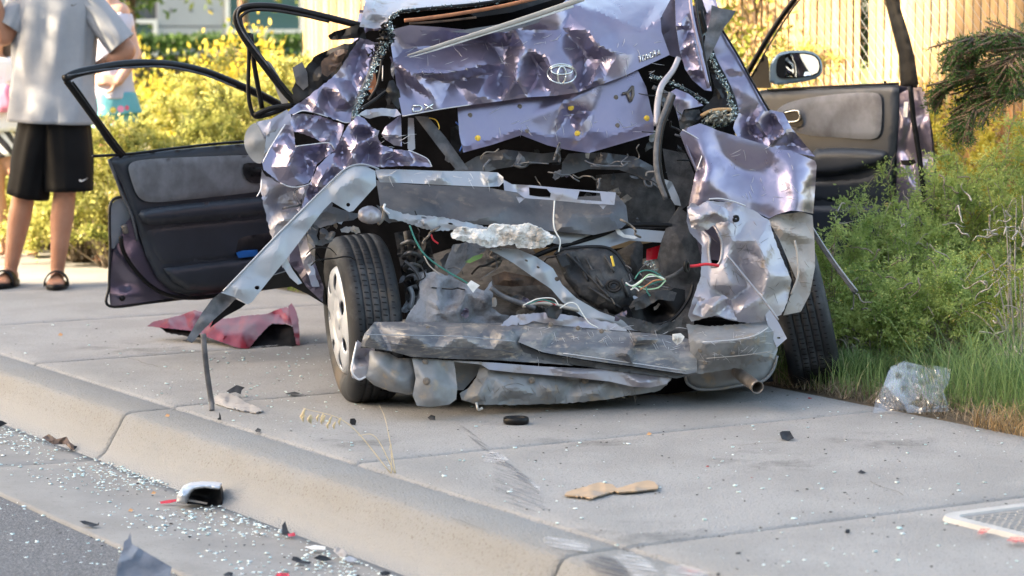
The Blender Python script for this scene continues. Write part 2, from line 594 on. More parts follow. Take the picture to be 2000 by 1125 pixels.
# sidewalk slabs, each with tooled edges; joints lie open between them
UJ = [-8.3, -6.9, -5.5, -4.15, -2.77, -1.38, -.03, 1.42, 2.75, 4.06, 5.35, 6.7, 8.05, 9.4, 10.8, 12.2, 13.6, 15, 16.4, 17.8, 19.2, 20.6, 22, 23.4]
walk = empty('sidewalk', S(0, 1), kind='structure')
quadgrid('joint_bed', [-8.3, 23.4], [(-.01, -.022), (2.05, -.022)], joint_m, walk, smooth=False)
def slab(u0, u1, w0, w1, name, m, parent, g=.006, t=.016, zt=0., hole=None):
    us = [u0 + g, u0 + g + t * .4, u0 + g + t] + list(np.linspace(u0 + .12, u1 - .12, 5)) + [u1 - g - t, u1 - g - t * .4, u1 - g]
    ws = [w0 + g, w0 + g + t * .4, w0 + g + t] + list(np.linspace(w0 + .12, w1 - .12, 6)) + [w1 - g - t, w1 - g - t * .4, w1 - g]
    V = []; F = []
    def z(i, n):
        return {0: -.013, 1: -.004, n - 1: -.013, n - 2: -.004}.get(i, 0.)
    for i, u in enumerate(us):
        for j, w in enumerate(ws):
            V.append(tuple(S(u, w, zt + min(z(i, len(us)), z(j, len(ws))) + .0012 * noise.noise(Vector((u * 2, w * 2, 0))))))
    k = len(ws)
    for i in range(len(us) - 1):
        for j in range(k - 1):
            F.append((i * k + j, i * k + j + 1, (i + 1) * k + j + 1, (i + 1) * k + j))
    # sides
    n0 = len(V)
    rim = [(i, 0) for i in range(len(us))] + [(len(us) - 1, j) for j in range(1, k)] + [(i, k - 1) for i in range(len(us) - 2, -1, -1)] + [(0, j) for j in range(k - 2, 0, -1)]
    for (i, j) in rim:
        V.append(tuple(S(us[i], ws[j], zt - .09)))
    for q in range(len(rim)):
        a = rim[q]; b = rim[(q + 1) % len(rim)]
        F.append((a[0] * k + a[1], b[0] * k + b[1], n0 + (q + 1) % len(rim), n0 + q)[::-1])
    return mesh_np(name, V, [f[::-1] for f in F], m, parent, True)
for i in range(len(UJ) - 1):
    slab(UJ[i], UJ[i + 1], .0, 2.07, 'slab', concrete, walk)

# kerb stones: flat top, rounded nose, battered face, and the gutter pan with the same joints
kerb = empty('kerb', S(0, -.1), kind='structure')
KJ = [-8.3, -5.5, -2.77, -.03, 2.72, 5.35, 8.05, 10.8, 13.6, 16.4, 19.2, 22]
for i in range(len(KJ) - 1):
    a, b = KJ[i] + .004, KJ[i + 1] - .004
    us = [a, a + .008, a + .02] + list(np.linspace(a + .1, b - .1, 7)) + [b - .02, b - .008, b]
    prof = [(-.008, -.09), (-.008, -.012), (-.014, -.003), (-.025, 0), (-.12, -.001), (-.165, -.003), (-.184, -.009), (-.194, -.020), (-.202, -.036), (-.232, -.085), (-.252, -.118), (-.262, -.132), (-.282, -.146), (-.30, -.152)]
    V = []; F = []
    k = len(prof)
    for q, u in enumerate(us):
        e = .008 if q in (0, len(us) - 1) else (.002 if q in (1, len(us) - 2) else 0)
        for (w, z) in prof:
            V.append(tuple(S(u, w + e * .7, z - e)))
    for q in range(len(us) - 1):
        for j in range(k - 1):
            F.append((q * k + j, (q + 1) * k + j, (q + 1) * k + j + 1, q * k + j + 1))
    F.append(tuple(range(k))); F.append(tuple((len(us) - 1) * k + j for j in range(k))[::-1])
    mesh_np('kerb_stone', V, [f[::-1] for f in F], concrete_kerb, kerb)
gut = empty('gutter', S(0, -.5), kind='structure')
for i in range(len(KJ) - 1):
    a, b = KJ[i] + .002, KJ[i + 1] - .002
    us = [a, a + .01] + list(np.linspace(a + .1, b - .1, 4)) + [b - .01, b]
    prof = [(-.296, -.20), (-.297, -.151), (-.33, -.156), (-.55, -.150), (-.79, -.142), (-.808, -.146), (-.81, -.20)]
    V = []; F = []
    k = len(prof)
    for q, u in enumerate(us):
        e = .006 if q in (0, len(us) - 1) else 0
        for (w, z) in prof: V.append(tuple(S(u, w, z - e)))
    for q in range(len(us) - 1):
        for j in range(k - 1): F.append((q * k + j, (q + 1) * k + j, (q + 1) * k + j + 1, q * k + j + 1))
    mesh_np('gutter_pan', V, [f[::-1] for f in F], gutter_m, gut)

# tyre scuffs and scrapes scratched into the concrete: thin worn-in patches
def scuff_mat(name, c, sx, sy, lo, hi, rot):
    m = bpy.data.materials.new(name); m.use_nodes = True
    t = m.node_tree; N = t.nodes; b = N['Principled BSDF']
    b.inputs['Base Color'].default_value = (*c, 1); b.inputs['Roughness'].default_value = .8
    tc = N.new('ShaderNodeTexCoord'); mp = N.new('ShaderNodeMapping')
    mp.vector_type = 'TEXTURE'; mp.inputs['Rotation'].default_value = (0, 0, rot); mp.inputs['Scale'].default_value = (1 / sx, 1 / sy, 1)
    lnk(t, tc.outputs['Object'], mp.inputs[0])
    n = N.new('ShaderNodeTexNoise'); n.inputs['Scale'].default_value = 1; n.inputs['Detail'].default_value = 8; n.inputs['Roughness'].default_value = .7
    lnk(t, mp.outputs[0], n.inputs['Vector'])
    mr = N.new('ShaderNodeMapRange'); mr.inputs[1].default_value = lo; mr.inputs[2].default_value = hi
    lnk(t, n.outputs[0], mr.inputs[0])
    at = N.new('ShaderNodeAttribute'); at.attribute_name = 'fade'
    ml = N.new('ShaderNodeMath'); ml.operation = 'MULTIPLY'
    lnk(t, mr.outputs[0], ml.inputs[0]); lnk(t, at.outputs['Fac'], ml.inputs[1])
    tr = N.new('ShaderNodeBsdfTransparent'); mx = N.new('ShaderNodeMixShader')
    lnk(t, ml.outputs[0], mx.inputs[0]); lnk(t, tr.outputs[0], mx.inputs[1]); lnk(t, b.outputs[0], mx.inputs[2])
    lnk(t, mx.outputs[0], N['Material Output'].inputs[0])
    return m
def scuff(pix, m, z=.0025, name='scrape_mark', par=None):
    pts = [G(a, b, z) for a, b in pix]
    c = sum(pts, Vector()) / len(pts)
    V = []; F = []
    ring = [.0, .5, .8, 1.]
    n = len(pts)
    V.append(tuple(c)); fade = [1.]
    for r in ring[1:]:
        for p in pts:
            V.append(tuple(c + (p - c) * r)); fade.append({.5: 1., .8: .8, 1.: 0.}[r])
    for j in range(n):
        F.append((0, 1 + j, 1 + (j + 1) % n))
    for q in range(2):
        for j in range(n):
            l = (j + 1) % n
            F.append((1 + q * n + j, 1 + (q + 1) * n + j, 1 + (q + 1) * n + l, 1 + q * n + l))
    o = mesh_np(name, V, F, m, par or walk, False)
    at = o.data.attributes.new('fade', 'FLOAT', 'POINT'); at.data.foreach_set('value', fade)
    return o
sw = scuff_mat('scrape_pale', (.62, .62, .62), 5, 90, .46, .60, R(-30))
sk = scuff_mat('scrape_dark', (.14, .145, .16), 3, 60, .46, .66, R(-74))
sk2 = scuff_mat('scrape_dark_kerb', (.07, .075, .09), 5, 70, .42, .62, R(-50))
sr = scuff_mat('paint_pink', (.55, .2, .18), 14, 70, .5, .66, R(10))
scuff([(885, 827), (900, 828), (930, 850), (962, 878), (1000, 908), (1040, 938), (1054, 956), (1040, 952), (1000, 925), (960, 893), (925, 862), (900, 838)], sk)
scuff([(935, 885), (960, 878), (990, 890), (1000, 900), (975, 905), (945, 905)], sw, .004)
scuff([(1030, 935), (1055, 950), (1058, 960), (1045, 955)], sw, .004)
scuff([(960, 890), (1010, 910), (1060, 960), (1075, 1000), (1020, 1010), (960, 960)], scuff_mat('scrape_grey', (.22, .225, .24), 4, 60, .46, .75, R(-62)), .0018)
scuff([(1135, 1095), (1165, 1080), (1200, 1085), (1230, 1110), (1240, 1135), (1170, 1135)], sk2, .003, par=kerb)
scuff([(1190, 1085), (1230, 1075), (1270, 1095), (1300, 1125), (1240, 1130)], sw, .004, par=kerb)
scuff([(1060, 1045), (1110, 1050), (1160, 1065), (1150, 1080), (1100, 1075), (1060, 1062)], sw, .003, par=kerb)
scuff([(1290, 1108), (1330, 1100), (1390, 1118), (1370, 1135), (1300, 1130)], sw, .003)
scuff([(1310, 1112), (1330, 1105), (1380, 1115), (1350, 1128)], sr, .004)

# hairline cracks and oily stains
def crack(pix, z=.0012, par=None, w=.0011):
    V, F = tube_vf([np.array(G(a, b, z)) for a, b in pix], w, 4, flat=.3, up=(0, 0, 1))
    mesh_np('hairline_crack', V, F, joint_m, par or walk, False)
crk = random.Random(8)
for x, y, dx, dy, n_ in ((1430, 868, 14, -.6, 9), (880, 1010, 12, 3, 8), (250, 700, 10, 2.5, 7), (1700, 940, 12, 4, 7)):
    pts = []
    for k in range(n_): pts.append((x, y)); x += dx * crk.uniform(.6, 1.3); y += dy + crk.uniform(-2, 2)
    crack(pts)
stn = scuff_mat('oil_stain', (.15, .145, .138), 4, 5, .48, .95, R(20))
for cx_, cy_, rx_, ry_ in ((1500, 900, 130, 28), (700, 860, 90, 18), (1250, 1040, 150, 26), (260, 680, 120, 16), (1150, 860, 110, 14), (1720, 860, 120, 20)):
    scuff([(cx_ + rx_ * math.cos(t_), cy_ + ry_ * math.sin(t_)) for t_ in np.linspace(0, 6.28, 14, endpoint=False)][::-1], stn, .0009, 'stain')

# utility box lid let into the pavement at the lower right
ub = empty('utility_cover', S(-.6, 1.25), 'pale concrete utility box cover with red paint marks set in the sidewalk', 'utility cover')
lid_frame = mat('cover_frame', (.43, .425, .41), .8, c2=(.34, .335, .32), ns=9, bump=.3, bs=140, bdist=.003)
lid_m = mat('cover_lid', (.26, .255, .245), .85, c2=(.21, .205, .195), ns=12, bump=.5, bs=120, bdist=.004)
redm = scuff_mat('red_marking', (.55, .10, .09), 35, 50, .38, .6, R(20))
def ringpoly(u0, u1, w0, w1, r, k=6):
    pts = []
    for (cu, cw, s0) in ((u1 - r, w1 - r, 0), (u0 + r, w1 - r, 90), (u0 + r, w0 + r, 180), (u1 - r, w0 + r, 270)):
        for q in range(k + 1):
            a = R(s0 + 90 * q / k)
            pts.append((cu + r * math.cos(a), cw + r * math.sin(a)))
    return pts
A = ringpoly(-1.05, -.15, .90, 1.52, .07); Bp = ringpoly(-1.055 + .05, -.145 - .05, .945, 1.475, .035)
n = len(A)
V = [S(a, b, .0) for a, b in A] + [S(a * 1, b, .012) for a, b in ringpoly(-1.045, -.155, .905, 1.515, .066)] + [S(a, b, .012) for a, b in ringpoly(-1.01, -.19, .94, 1.48, .038)] + [S(a, b, .006) for a, b in Bp]
F = []
for q in range(3):
    for j in range(n):
        l = (j + 1) % n
        F.append((q * n + j, q * n + l, (q + 1) * n + l, (q + 1) * n + j))
mesh_np('frame', V, [f[::-1] for f in F], lid_frame, ub, False)
V = [S(a, b, .0055) for a, b in Bp]
mesh_np('lid', V, [tuple(range(n))[::-1]], lid_m, ub, False)
rv = []; rf = []
for i in range(30):
    for j in range(17):
        u = -.225 - i * .0262; w = .965 + j * .03
        b0 = len(rv)
        for (du, dw, z) in ((-.004, -.011, .0055), (.004, -.011, .0055), (.004, .011, .0055), (-.004, .011, .0055), (-.002, -.009, .0085), (.002, -.009, .0085), (.002, .009, .0085), (-.002, .009, .0085)):
            rv.append(tuple(S(u + du, w + dw, z)))
        for f in ((4, 5, 6, 7), (0, 1, 5, 4), (1, 2, 6, 5), (2, 3, 7, 6), (3, 0, 4, 7)): rf.append(tuple(b0 + q for q in f)[::-1])
o = mesh_np('tread_ridges', rv, rf, lid_m, ub, False); o['kind'] = 'stuff'
def redmark(pix):
    pts = [G(a, b, .0145) for a, b in pix]
    c = sum(pts, Vector()) / len(pts)
    o = mesh_np('paint_mark', [tuple(p) for p in pts], [tuple(range(len(pts)))], redm, ub, False)
    at = o.data.attributes.new('fade', 'FLOAT', 'POINT'); at.data.foreach_set('value', [1.] * len(pts))
redmark([(1908, 1042), (1915, 1032), (1936, 1031), (1930, 1037), (1920, 1044)][::-1])
redmark([(1966, 1056), (1974, 1048), (1999, 1048), (2010, 1060), (1985, 1060)][::-1])
# ------------------------------------------------------------------ foliage tools
def setattr_f(o, name, vals):
    at = o.data.attributes.new(name, 'FLOAT', 'POINT')
    at.data.foreach_set('value', np.asarray(vals, dtype=np.float32))

def unit(v): return v / (np.linalg.norm(v, axis=1, keepdims=True) + 1e-9)

def needles(base, axis, L, k, nl, nw, tone, rs, spread=.9):
    """each sprig: a stalk with k narrow leaves set round it"""
    N = len(base)
    axis = unit(axis)
    rnd = unit(rs.normal(size=(N, 3)))
    s = unit(np.cross(axis, rnd)); t = np.cross(axis, s)
    V = []; T = []
    for j in range(k):
        f = (j + .3) / k
        ang = rs.uniform(0, 6.28, N)
        rad = s * np.cos(ang)[:, None] + t * np.sin(ang)[:, None]
        p = base + axis * (L * f)[:, None]
        d = unit(axis * (1.0 - spread * .5) + rad * spread)
        l = (nl * rs.uniform(.6, 1.25, N) * (1.15 - .5 * f))[:, None]
        side = unit(np.cross(d, rnd)) * (nw * .5)
        V.append(np.stack([p - side * .4, p + d * l * .45 + side, p + d * l, p + d * l * .45 - side], 1))
        T.append(np.repeat(tone + rs.uniform(-.12, .12, N), 4))
    V = np.concatenate(V).reshape(-1, 3)
    F = np.arange(len(V)).reshape(-1, 4)
    return V, F, np.concatenate(T)

def leaves(pos, dirs, ln, wd, tone, rs):
    N = len(pos)
    d = unit(dirs + rs.normal(size=(N, 3)) * .7)
    s = unit(np.cross(d, rs.normal(size=(N, 3))))
    l = (ln * rs.uniform(.6, 1.3, N))[:, None]; w = (wd * rs.uniform(.6, 1.3, N))[:, None]
    V = np.stack([pos, pos + d * l * .5 + s * w * .5, pos + d * l, pos + d * l * .5 - s * w * .5], 1).reshape(-1, 3)
    return V, np.arange(len(V)).reshape(-1, 4), np.repeat(tone, 4)

def stems_mesh(name, paths, r, m, parent):
    V = []; F = []
    for p in paths:
        v, f = tube_vf(p, [r * (1 - .7 * q / len(p)) for q in range(len(p))], 4, up=(0.1, .3, 1))
        o = len(V); V += v; F += [tuple(i + o for i in g) for g in f]
    o = mesh_np(name, V, F, m, parent)
    return o

twig_m = mat('twig_bark', (.26, .22, .17), .85, c2=(.17, .13, .09), ns=30)
twig_grey = mat('twig_grey', (.42, .39, .34), .85, c2=(.28, .24, .19), ns=30)
green_fresh = leafmat('foliage_fresh', (.12, .22, .05), (.58, .66, .22), (.75, .6, .25), .5)
green_dark = leafmat('foliage_dark', (.02, .05, .012), (.06, .12, .022), None, .3)
yellow_lit = leafmat('foliage_yellow', (.20, .24, .05), (.60, .57, .19), (.8, .72, .45), .5)
flower_yel = leafmat('foliage_flowering', (.22, .25, .04), (.62, .50, .07), (.7, .55, .06), .45)
tree_yel = leafmat('foliage_tree', (.08, .14, .02), (.30, .33, .06), (.5, .28, .16), .45)

def shrub(name, px, Y, r, h, label, cat='shrub', group=None, nst=50, per=34, m=None, nl=.014, nw=.004, k=9, L=.07, seed=1, squash=1., bare=10, z0=0., stem_r=.004, twm=None, droop=.35):
    rs = np.random.default_rng(seed)
    X = (px - 1000) / FPX * Y
    c = np.array([X, Y, z0])
    root = empty(name, c, label, cat, group)
    paths = []; bp = []; bd = []; tn = []
    for i in range(nst):
        a = rs.uniform(0, 6.283); q = math.sqrt(rs.uniform(0, 1))
        out = np.array([math.cos(a), math.sin(a) * squash, 0])
        top = h * (1 - .55 * q ** 2) * rs.uniform(.55, 1.12)
        end = c + out * r * q * rs.uniform(.8, 1.15) + np.array([0, 0, top])
        st = c + out * r * .25 * rs.uniform(0, 1)
        mid = st * .5 + end * .5 + np.array([0, 0, h * .12]) + rs.normal(size=3) * r * .08
        tip = end + out * r * .18 - np.array([0, 0, droop * .2 * h]) * rs.uniform(0, 1) + rs.normal(size=3) * .03
        path = catmull([st, mid, end, tip], 5)
        paths.append(path)
        clump = rs.uniform(.1, .8)
        for j in range(per):
            f = rs.uniform(.35, 1) if j > 4 else rs.uniform(.1, 1)
            idx = f * (len(path) - 1); i0 = min(int(idx), len(path) - 2)
            p = path[i0] + (path[i0 + 1] - path[i0]) * (idx - i0)
            ax = unit((path[i0 + 1] - path[i0])[None])[0]
            d = ax * .9 + rs.normal(size=3) * .6 + np.array([0, 0, .2])
            bp.append(p); bd.append(d); tn.append(clump * .6 + rs.uniform(0, .5) + (.3 if rs.uniform() < .03 else 0))
    bp = np.array(bp); bd = np.array(bd); tn = np.clip(np.array(tn), 0, 1)
    bp[:, 2] = np.maximum(bp[:, 2], z0 + .01)
    V, F, T = needles(bp, bd, L * rs.uniform(.5, 1.3, len(bp)), k, nl, nw, tn, rs)
    o = mesh_np('foliage', V, F, m or green_fresh, root, False)
    setattr_f(o, 'tone', np.clip(T, 0, 1))
    # twiglets and bare curling twigs
    for i in range(bare):
        a = rs.uniform(0, 6.283); q = rs.uniform(.5, 1.05)
        p = c + np.array([math.cos(a) * r * q, -abs(math.sin(a)) * r * q * squash, rs.uniform(.15, .95) * h])
        w = [p]
        d = unit(rs.normal(size=(1, 3)))[0]
        for s_ in range(6):
            d = unit((d + rs.normal(size=3) * .45)[None])[0]
            w.append(w[-1] + d * rs.uniform(.010, .026))
        paths.append(catmull(w, 3))
    stems_mesh('stems', paths, stem_r, twm or twig_m, root)
    return root

def bush(name, px, Y, r, h, label, cat='bush', group=None, n=7000, m=None, ln=.035, wd=.018, seed=1, z0=0., ry=None, lump=.35):
    """dense leafy bush: leaves in clumps over a lumpy volume, on stems"""
    rs = np.random.default_rng(seed)
    X = (px - 1000) / FPX * Y
    c = np.array([X, Y, z0]); root = empty(name, c, label, cat, group)
    ry = ry or r
    nc = 110
    d = unit(rs.normal(size=(nc, 3))); d[:, 2] = np.abs(d[:, 2])
    rad = rs.uniform(.45, 1.0, nc) ** .6 * (1 + lump * rs.uniform(-.5, .45, nc))
    cc = c + d * rad[:, None] * np.array([r, ry, h])
    ci = rs.integers(0, nc, n)
    off = rs.normal(size=(n, 3)) * np.array([r, ry, h]) * .105
    pos = cc[ci] + off
    pos[:, 2] = np.maximum(pos[:, 2], z0 + .01)
    ct = rs.uniform(0, .75, nc)
    V, F, T = leaves(pos, unit(off) + d[ci] * .6, ln, wd, np.clip(ct[ci] + rs.uniform(0, .3, n), 0, 1), rs)
    o = mesh_np('foliage', V, F, m or yellow_lit, root, False); setattr_f(o, 'tone', T)
    paths = [catmull([c + np.array([rs.uniform(-.1, .1) * r, rs.uniform(-.1, .1) * ry, 0]), (c + q) / 2 + np.array([0, 0, h * .1]), q], 4) for q in cc[:40]]
    stems_mesh('stems', paths, .008, twig_m, root)
    return root

def grass(name, fpos, n, hmin, hmax, m, seed=1, lean=.5, w=.003, kind='stuff', label=None, cat=None):
    rs = np.random.default_rng(seed)
    P0 = fpos(n, rs)
    h = rs.uniform(hmin, hmax, n)
    a = rs.uniform(0, 6.283, n)
    d = np.stack([np.cos(a), np.sin(a), np.zeros(n)], 1) * (rs.uniform(.1, 1, n) * lean)[:, None]
    sd_ = unit(np.cross(d + 1e-3, np.array([0, 0, 1.]))) * w * .5
    up = np.array([0, 0, 1.])
    p1 = P0 + d * (h * .25)[:, None] + up * (h * .5)[:, None]
    p2 = P0 + d * (h * .65)[:, None] + up * (h * .82)[:, None]
    p3 = P0 + d * (h * 1.1)[:, None] + up * (h * .93)[:, None]
    V = np.stack([P0 - sd_, P0 + sd_, p1 + sd_ * .9, p1 - sd_ * .9, p2 + sd_ * .6, p2 - sd_ * .6, p3], 1).reshape(-1, 3)
    b = np.arange(n) * 7
    F4 = np.concatenate([np.stack([b, b + 1, b + 2, b + 3], 1), np.stack([b + 3, b + 2, b + 4, b + 5], 1)])
    F3 = np.stack([b + 5, b + 4, b + 6], 1)
    F = [tuple(f) for f in F4] + [tuple(f) for f in F3]
    o = mesh_np(name, V, F, m, None, False)
    setattr_f(o, 'tone', np.repeat(rs.uniform(0, 1, n), 7))
    o['kind'] = kind
    if label: o['label'] = label
    if cat: o['category'] = cat
    return o

# ------------------------------------------------------------------ the office building across the lawn
wall_m = mat('panel_wall', (.36, .38, .41), .7, c2=(.31, .33, .36), ns=1.5, bump=.15, bs=40)
white_fr = mat('window_frame_white', (.72, .72, .70), .5)
glassdark = mat('window_glass', (.03, .10, .11), .06, spec=.8)
hole_m = mat('tie_hole', (.12, .125, .13), .9)
BY = 32.0
def bx(px): return (400 - 1000) / FPX * BY + (px - 400) / FPX * BY / .93
def bz(py): return P(1000, py, BY).z
office = empty('office_building', (bx(400), BY, 0), 'pale grey panelled office building with teal windows behind the dark hedge', 'building')
TZ = 7.2
cols_ = [(-700, 258), (316, 440), (590, 1100)]
zr = [0, .55, bz(52), 2.6, 3.6, 4.6, 5.9, TZ]
for (a, b) in cols_:
    nx = max(1, int(round((b - a) / 170)))
    for i in range(nx):
        x0 = bx(a + (b - a) * i / nx) + .008; x1 = bx(a + (b - a) * (i + 1) / nx) - .008
        for j in range(len(zr) - 1):
            box('wall_panel', (x0, BY, zr[j] + .008), (x1, BY + .12, zr[j + 1] - .008), wall_m, office)
            for hx in (.2, .5, .8):
                if -.4 < (x0 + x1) / 2 - bx(300) < 2.5 and j in (1, 2):
                    box('tie_hole', (x0 + (x1 - x0) * hx - .02, BY - .004, zr[j] + .18), (x0 + (x1 - x0) * hx + .02, BY + .01, zr[j] + .22), hole_m, office)
for (a, b) in ((258, 316), (440, 590)):
    for j in (4,):
        box('wall_panel', (bx(a) + .008, BY, 3.2), (bx(b) - .008, BY + .12, TZ - .01), wall_m, office)
box('wall_core', (bx(-700) + .01, BY + .13, 0), (bx(1100) - .01, BY + 8, TZ - .1), hole_m, office)
def window(a, b, z0, z1, mull):
    fr = empty('window', (bx((a + b) / 2), BY, (z0 + z1) / 2), parent=office)
    x0, x1 = bx(a) + .004, bx(b) - .004
    t = .05
    box('pane', (x0 + t, BY + .05, z0 + t), (x1 - t, BY + .07, z1 - t), glassdark, fr)
    box('frame', (x0, BY - .03, z0), (x0 + t, BY + .1, z1), white_fr, fr)
    box('frame', (x1 - t, BY - .03, z0), (x1, BY + .1, z1), white_fr, fr)
    box('frame', (x0 + t, BY - .03, z0), (x1 - t, BY + .1, z0 + t), white_fr, fr)
    box('frame', (x0 + t, BY - .03, z1 - t), (x1 - t, BY + .1, z1), white_fr, fr)
    for z in mull:
        box('mullion', (x0 + t, BY - .02, z - .02), (x1 - t, BY + .08, z + .02), white_fr, fr)
window(258, 316, .3, bz(38), [])
window(440, 590, .3, 3.18, [bz(61), 2.2])
for a in (-180, -460, 640, 860):
    pass

office.rotation_euler.z = R(20)

# clipped dark hedge in front of it
def hedge_block(name, pa, pb, Y, z1, depth, m, label, n, seed):
    rs = np.random.default_rng(seed)
    x0 = (pa - 1000) / FPX * Y; x1 = (pb - 1000) / FPX * Y
    root = empty(name, ((x0 + x1) / 2, Y, 0), label, 'hedge')
    f = rs.integers(0, 3, n)
    x = rs.uniform(x0, x1, n); y = rs.uniform(Y, Y + depth, n); z = rs.uniform(0, z1, n)
    y = np.where(f == 0, Y + rs.normal(size=n) * .04, y); z = np.where(f == 1, z1 + rs.normal(size=n) * .03, z); y = np.where(f == 0, y, y)
    pos = np.stack([x, y, np.maximum(z, .02)], 1)
    nrm = np.where((f == 1)[:, None], np.array([0, 0, 1.]), np.array([0, -1., 0]))
    tone = np.clip(.4 + .8 * np.array([noise.noise(Vector((a * 3, b * 3, c * 3))) for a, b, c in pos]), 0, 1)
    V, F, T = leaves(pos, nrm, .06, .035, tone, rs)
    o = mesh_np('foliage', V, F, m, root, False); setattr_f(o, 'tone', T)
    box('branch_core', (x0 + .1, Y + .12, 0), (x1 - .1, Y + depth - .12, z1 - .12), twig_m, root)
hedge_block('clipped_hedge', 100, 600, 24, P(0, 86, 24).z, .8, green_dark, 'dark green clipped hedge in front of the office building', 14000, 5)

# ------------------------------------------------------------------ slatted chain-link fence
FW = 4.6
slat_m = mat('fence_slat', (.37, .245, .115), .8, c2=(.22, .10, .04), ns=7, lo=.45, hi=.68, bump=.3, bs=30, rnd=.4, aniso=(8, 8, .7))
wire_m = mat('fence_wire', (.35, .35, .34), .45, metal=.8)
def fence_u(px):
    k = (px - 1000) / FPX
    # point on line w = FW with x = k*y
    # ORI + UU*u + WW*w ;
    ax = ORI.x + WW.x * FW; ay = ORI.y + WW.y * FW
    return (k * ay - ax) / (UU.x - k * UU.y)
uL = fence_u(590); uR = fence_u(2120)
fence = empty('slat_fence', S((uL + uR) / 2, FW), 'tall chain-link fence filled with weathered tan vertical slats', 'fence')
ang = math.atan2(UU.y, UU.x)
pitchs = .0585
nsl = int((uL - uR) / pitchs)
proto = None
frs = random.Random(4)
gapu = fence_u(1687)
for i in range(nsl):
    u = uR + (i + .5) * pitchs
    if abs(u - gapu) < .05: continue
    c = S(u, FW, 1.03)
    if proto is None or i % 12 == 0:
        bm = bmesh.new(); bmesh.ops.create_cube(bm, size=1)
        for v in bm.verts: v.co = Vector((v.co.x * .049, v.co.y * .008, v.co.z * 2.0))
        bmesh.ops.bevel(bm, geom=[e for e in bm.edges], offset=.0015, segments=1, affect='EDGES')
        me = bpy.data.meshes.new('slat'); bm.to_mesh(me); bm.free(); me.materials.append(slat_m)
        proto = me
    o = bpy.data.objects.new('slat', proto); col.objects.link(o)
    o.parent = fence; o.location = c - WLOC[fence.name] + Vector((0, 0, frs.uniform(-.02, .015)))
    o.rotation_euler = (frs.uniform(-.01, .01), 0, ang + frs.uniform(-.12, .12))
    o.rotation_euler.y = frs.uniform(-.006, .006)
for k in range(int((uL - uR) / 2.4) + 2):
    u = uL - .02 - k * 2.4
    if u > uR - 1:
        V, F = tube_vf([np.array(S(u, FW + .07, 0)), np.array(S(u, FW + .07, 2.15))], .03, 10)
        mesh_np('post', V, F, wire_m, fence)
for z in (.06, 2.1):
    V, F = tube_vf([np.array(S(uR, FW + .05, z)), np.array(S(uL, FW + .05, z))], .02, 8)
    mesh_np('rail', V, F, wire_m, fence)
V = []; F = []
wp = .062
kk = int((uL - uR + 2.1) / wp)
for side in (1, -1):
    for i in range(kk):
        # wires climb at 45 degrees
        u0 = uR - 2.0 + i * wp if side == 1 else uR + i * wp
        z0, z1 = .05, 2.08
        ua, ub_ = (u0, u0 + 2.03) if side == 1 else (u0, u0 - 2.03)
        lo_, hi_ = uR, uL
        def clipu(ua, ub_):
            t0, t1 = 0., 1.
            d = ub_ - ua
            for lim, sg in ((lo_, 1), (hi_, -1)):
                va = (ua - lim) * sg; vb = (ub_ - lim) * sg
                if va < 0 and vb < 0: return None
                if va < 0: t0 = max(t0, va / (va - vb))
                if vb < 0: t1 = min(t1, va / (va - vb))
            return (t0, t1) if t1 > t0 else None
        r_ = clipu(ua, ub_)
        if not r_: continue
        a = S(ua + (ub_ - ua) * r_[0], FW - .012 * side - .0, z0 + (z1 - z0) * r_[0]); b = S(ua + (ub_ - ua) * r_[1], FW - .012 * side, z0 + (z1 - z0) * r_[1])
        v, f = tube_vf([np.array(a), np.array(b)], .0013, 3)
        s0 = len(V); V += v; F += [tuple(q + s0 for q in g) for g in f]
o = mesh_np('wire_mesh', V, F, wire_m, fence); o['kind'] = 'stuff'

# ------------------------------------------------------------------ bushes on the far left, in the sun
lb = [(228, 13.75, .40, .70, 'sunlit bush hiding the legs of the woman in floral shorts'),
      (150, 14.1, .34, .52, 'low sunlit bush right behind the right leg of the man'),
      (75, 14.9, .36, .46, 'low sunlit bush seen between the two legs of the man'),
      (575, 14.0, .50, .98, 'rounded sunlit bush nearest the wrecked car, behind its left doors'),
      (500, 14.2, .52, 1.03, 'yellow-green sunlit bush seen through the left rear door frame'),
      (410, 14.5, .55, .95, 'sunlit bush seen through the window of the open left front door'),
      (320, 14.9, .52, .80, 'pale sunlit bush low in the left half of the front door window'),
      (235, 14.6, .50, .62, 'low sunlit bush beside the patterned shorts of the woman'),
      (160, 15.2, .55, .66, 'sunlit bush right behind the legs of the man in black shorts'),
      (60, 16.0, .60, .60, 'sunlit bush between the legs of the man and the child'),
      (-60, 16.8, .70, .75, 'sunlit bush at the far left edge behind the child')]
for i, (px, Y, r, h, lab) in enumerate(lb):
    shrub('sunlit_bush', px, Y, r, h, lab, 'bush', 'sunlit bushes along the back of the sidewalk', nst=85, per=42, m=yellow_lit,
          nl=.034, nw=.017, k=6, L=.09, seed=20 + i, bare=4, droop=.2)
fb = [(520, 18.2, .55, 1.12, 'yellow-flowering bush behind the left rear door frame'), (420, 18.4, .6, 1.05, 'yellow-flowering bush left of the rear door frame'),
      (300, 19.0, .6, .98, 'golden bush behind the woman in patterned shorts'), (590, 17.5, .4, .95, 'flowering bush at the foot of the tan fence end')]
for i, (px, Y, r, h, lab) in enumerate(fb):
    bush('flowering_bush', px, Y, r, h, lab, 'bush', 'yellow flowering bushes in the back row', n=6000, m=flower_yel, ln=.05, wd=.03, seed=40 + i)

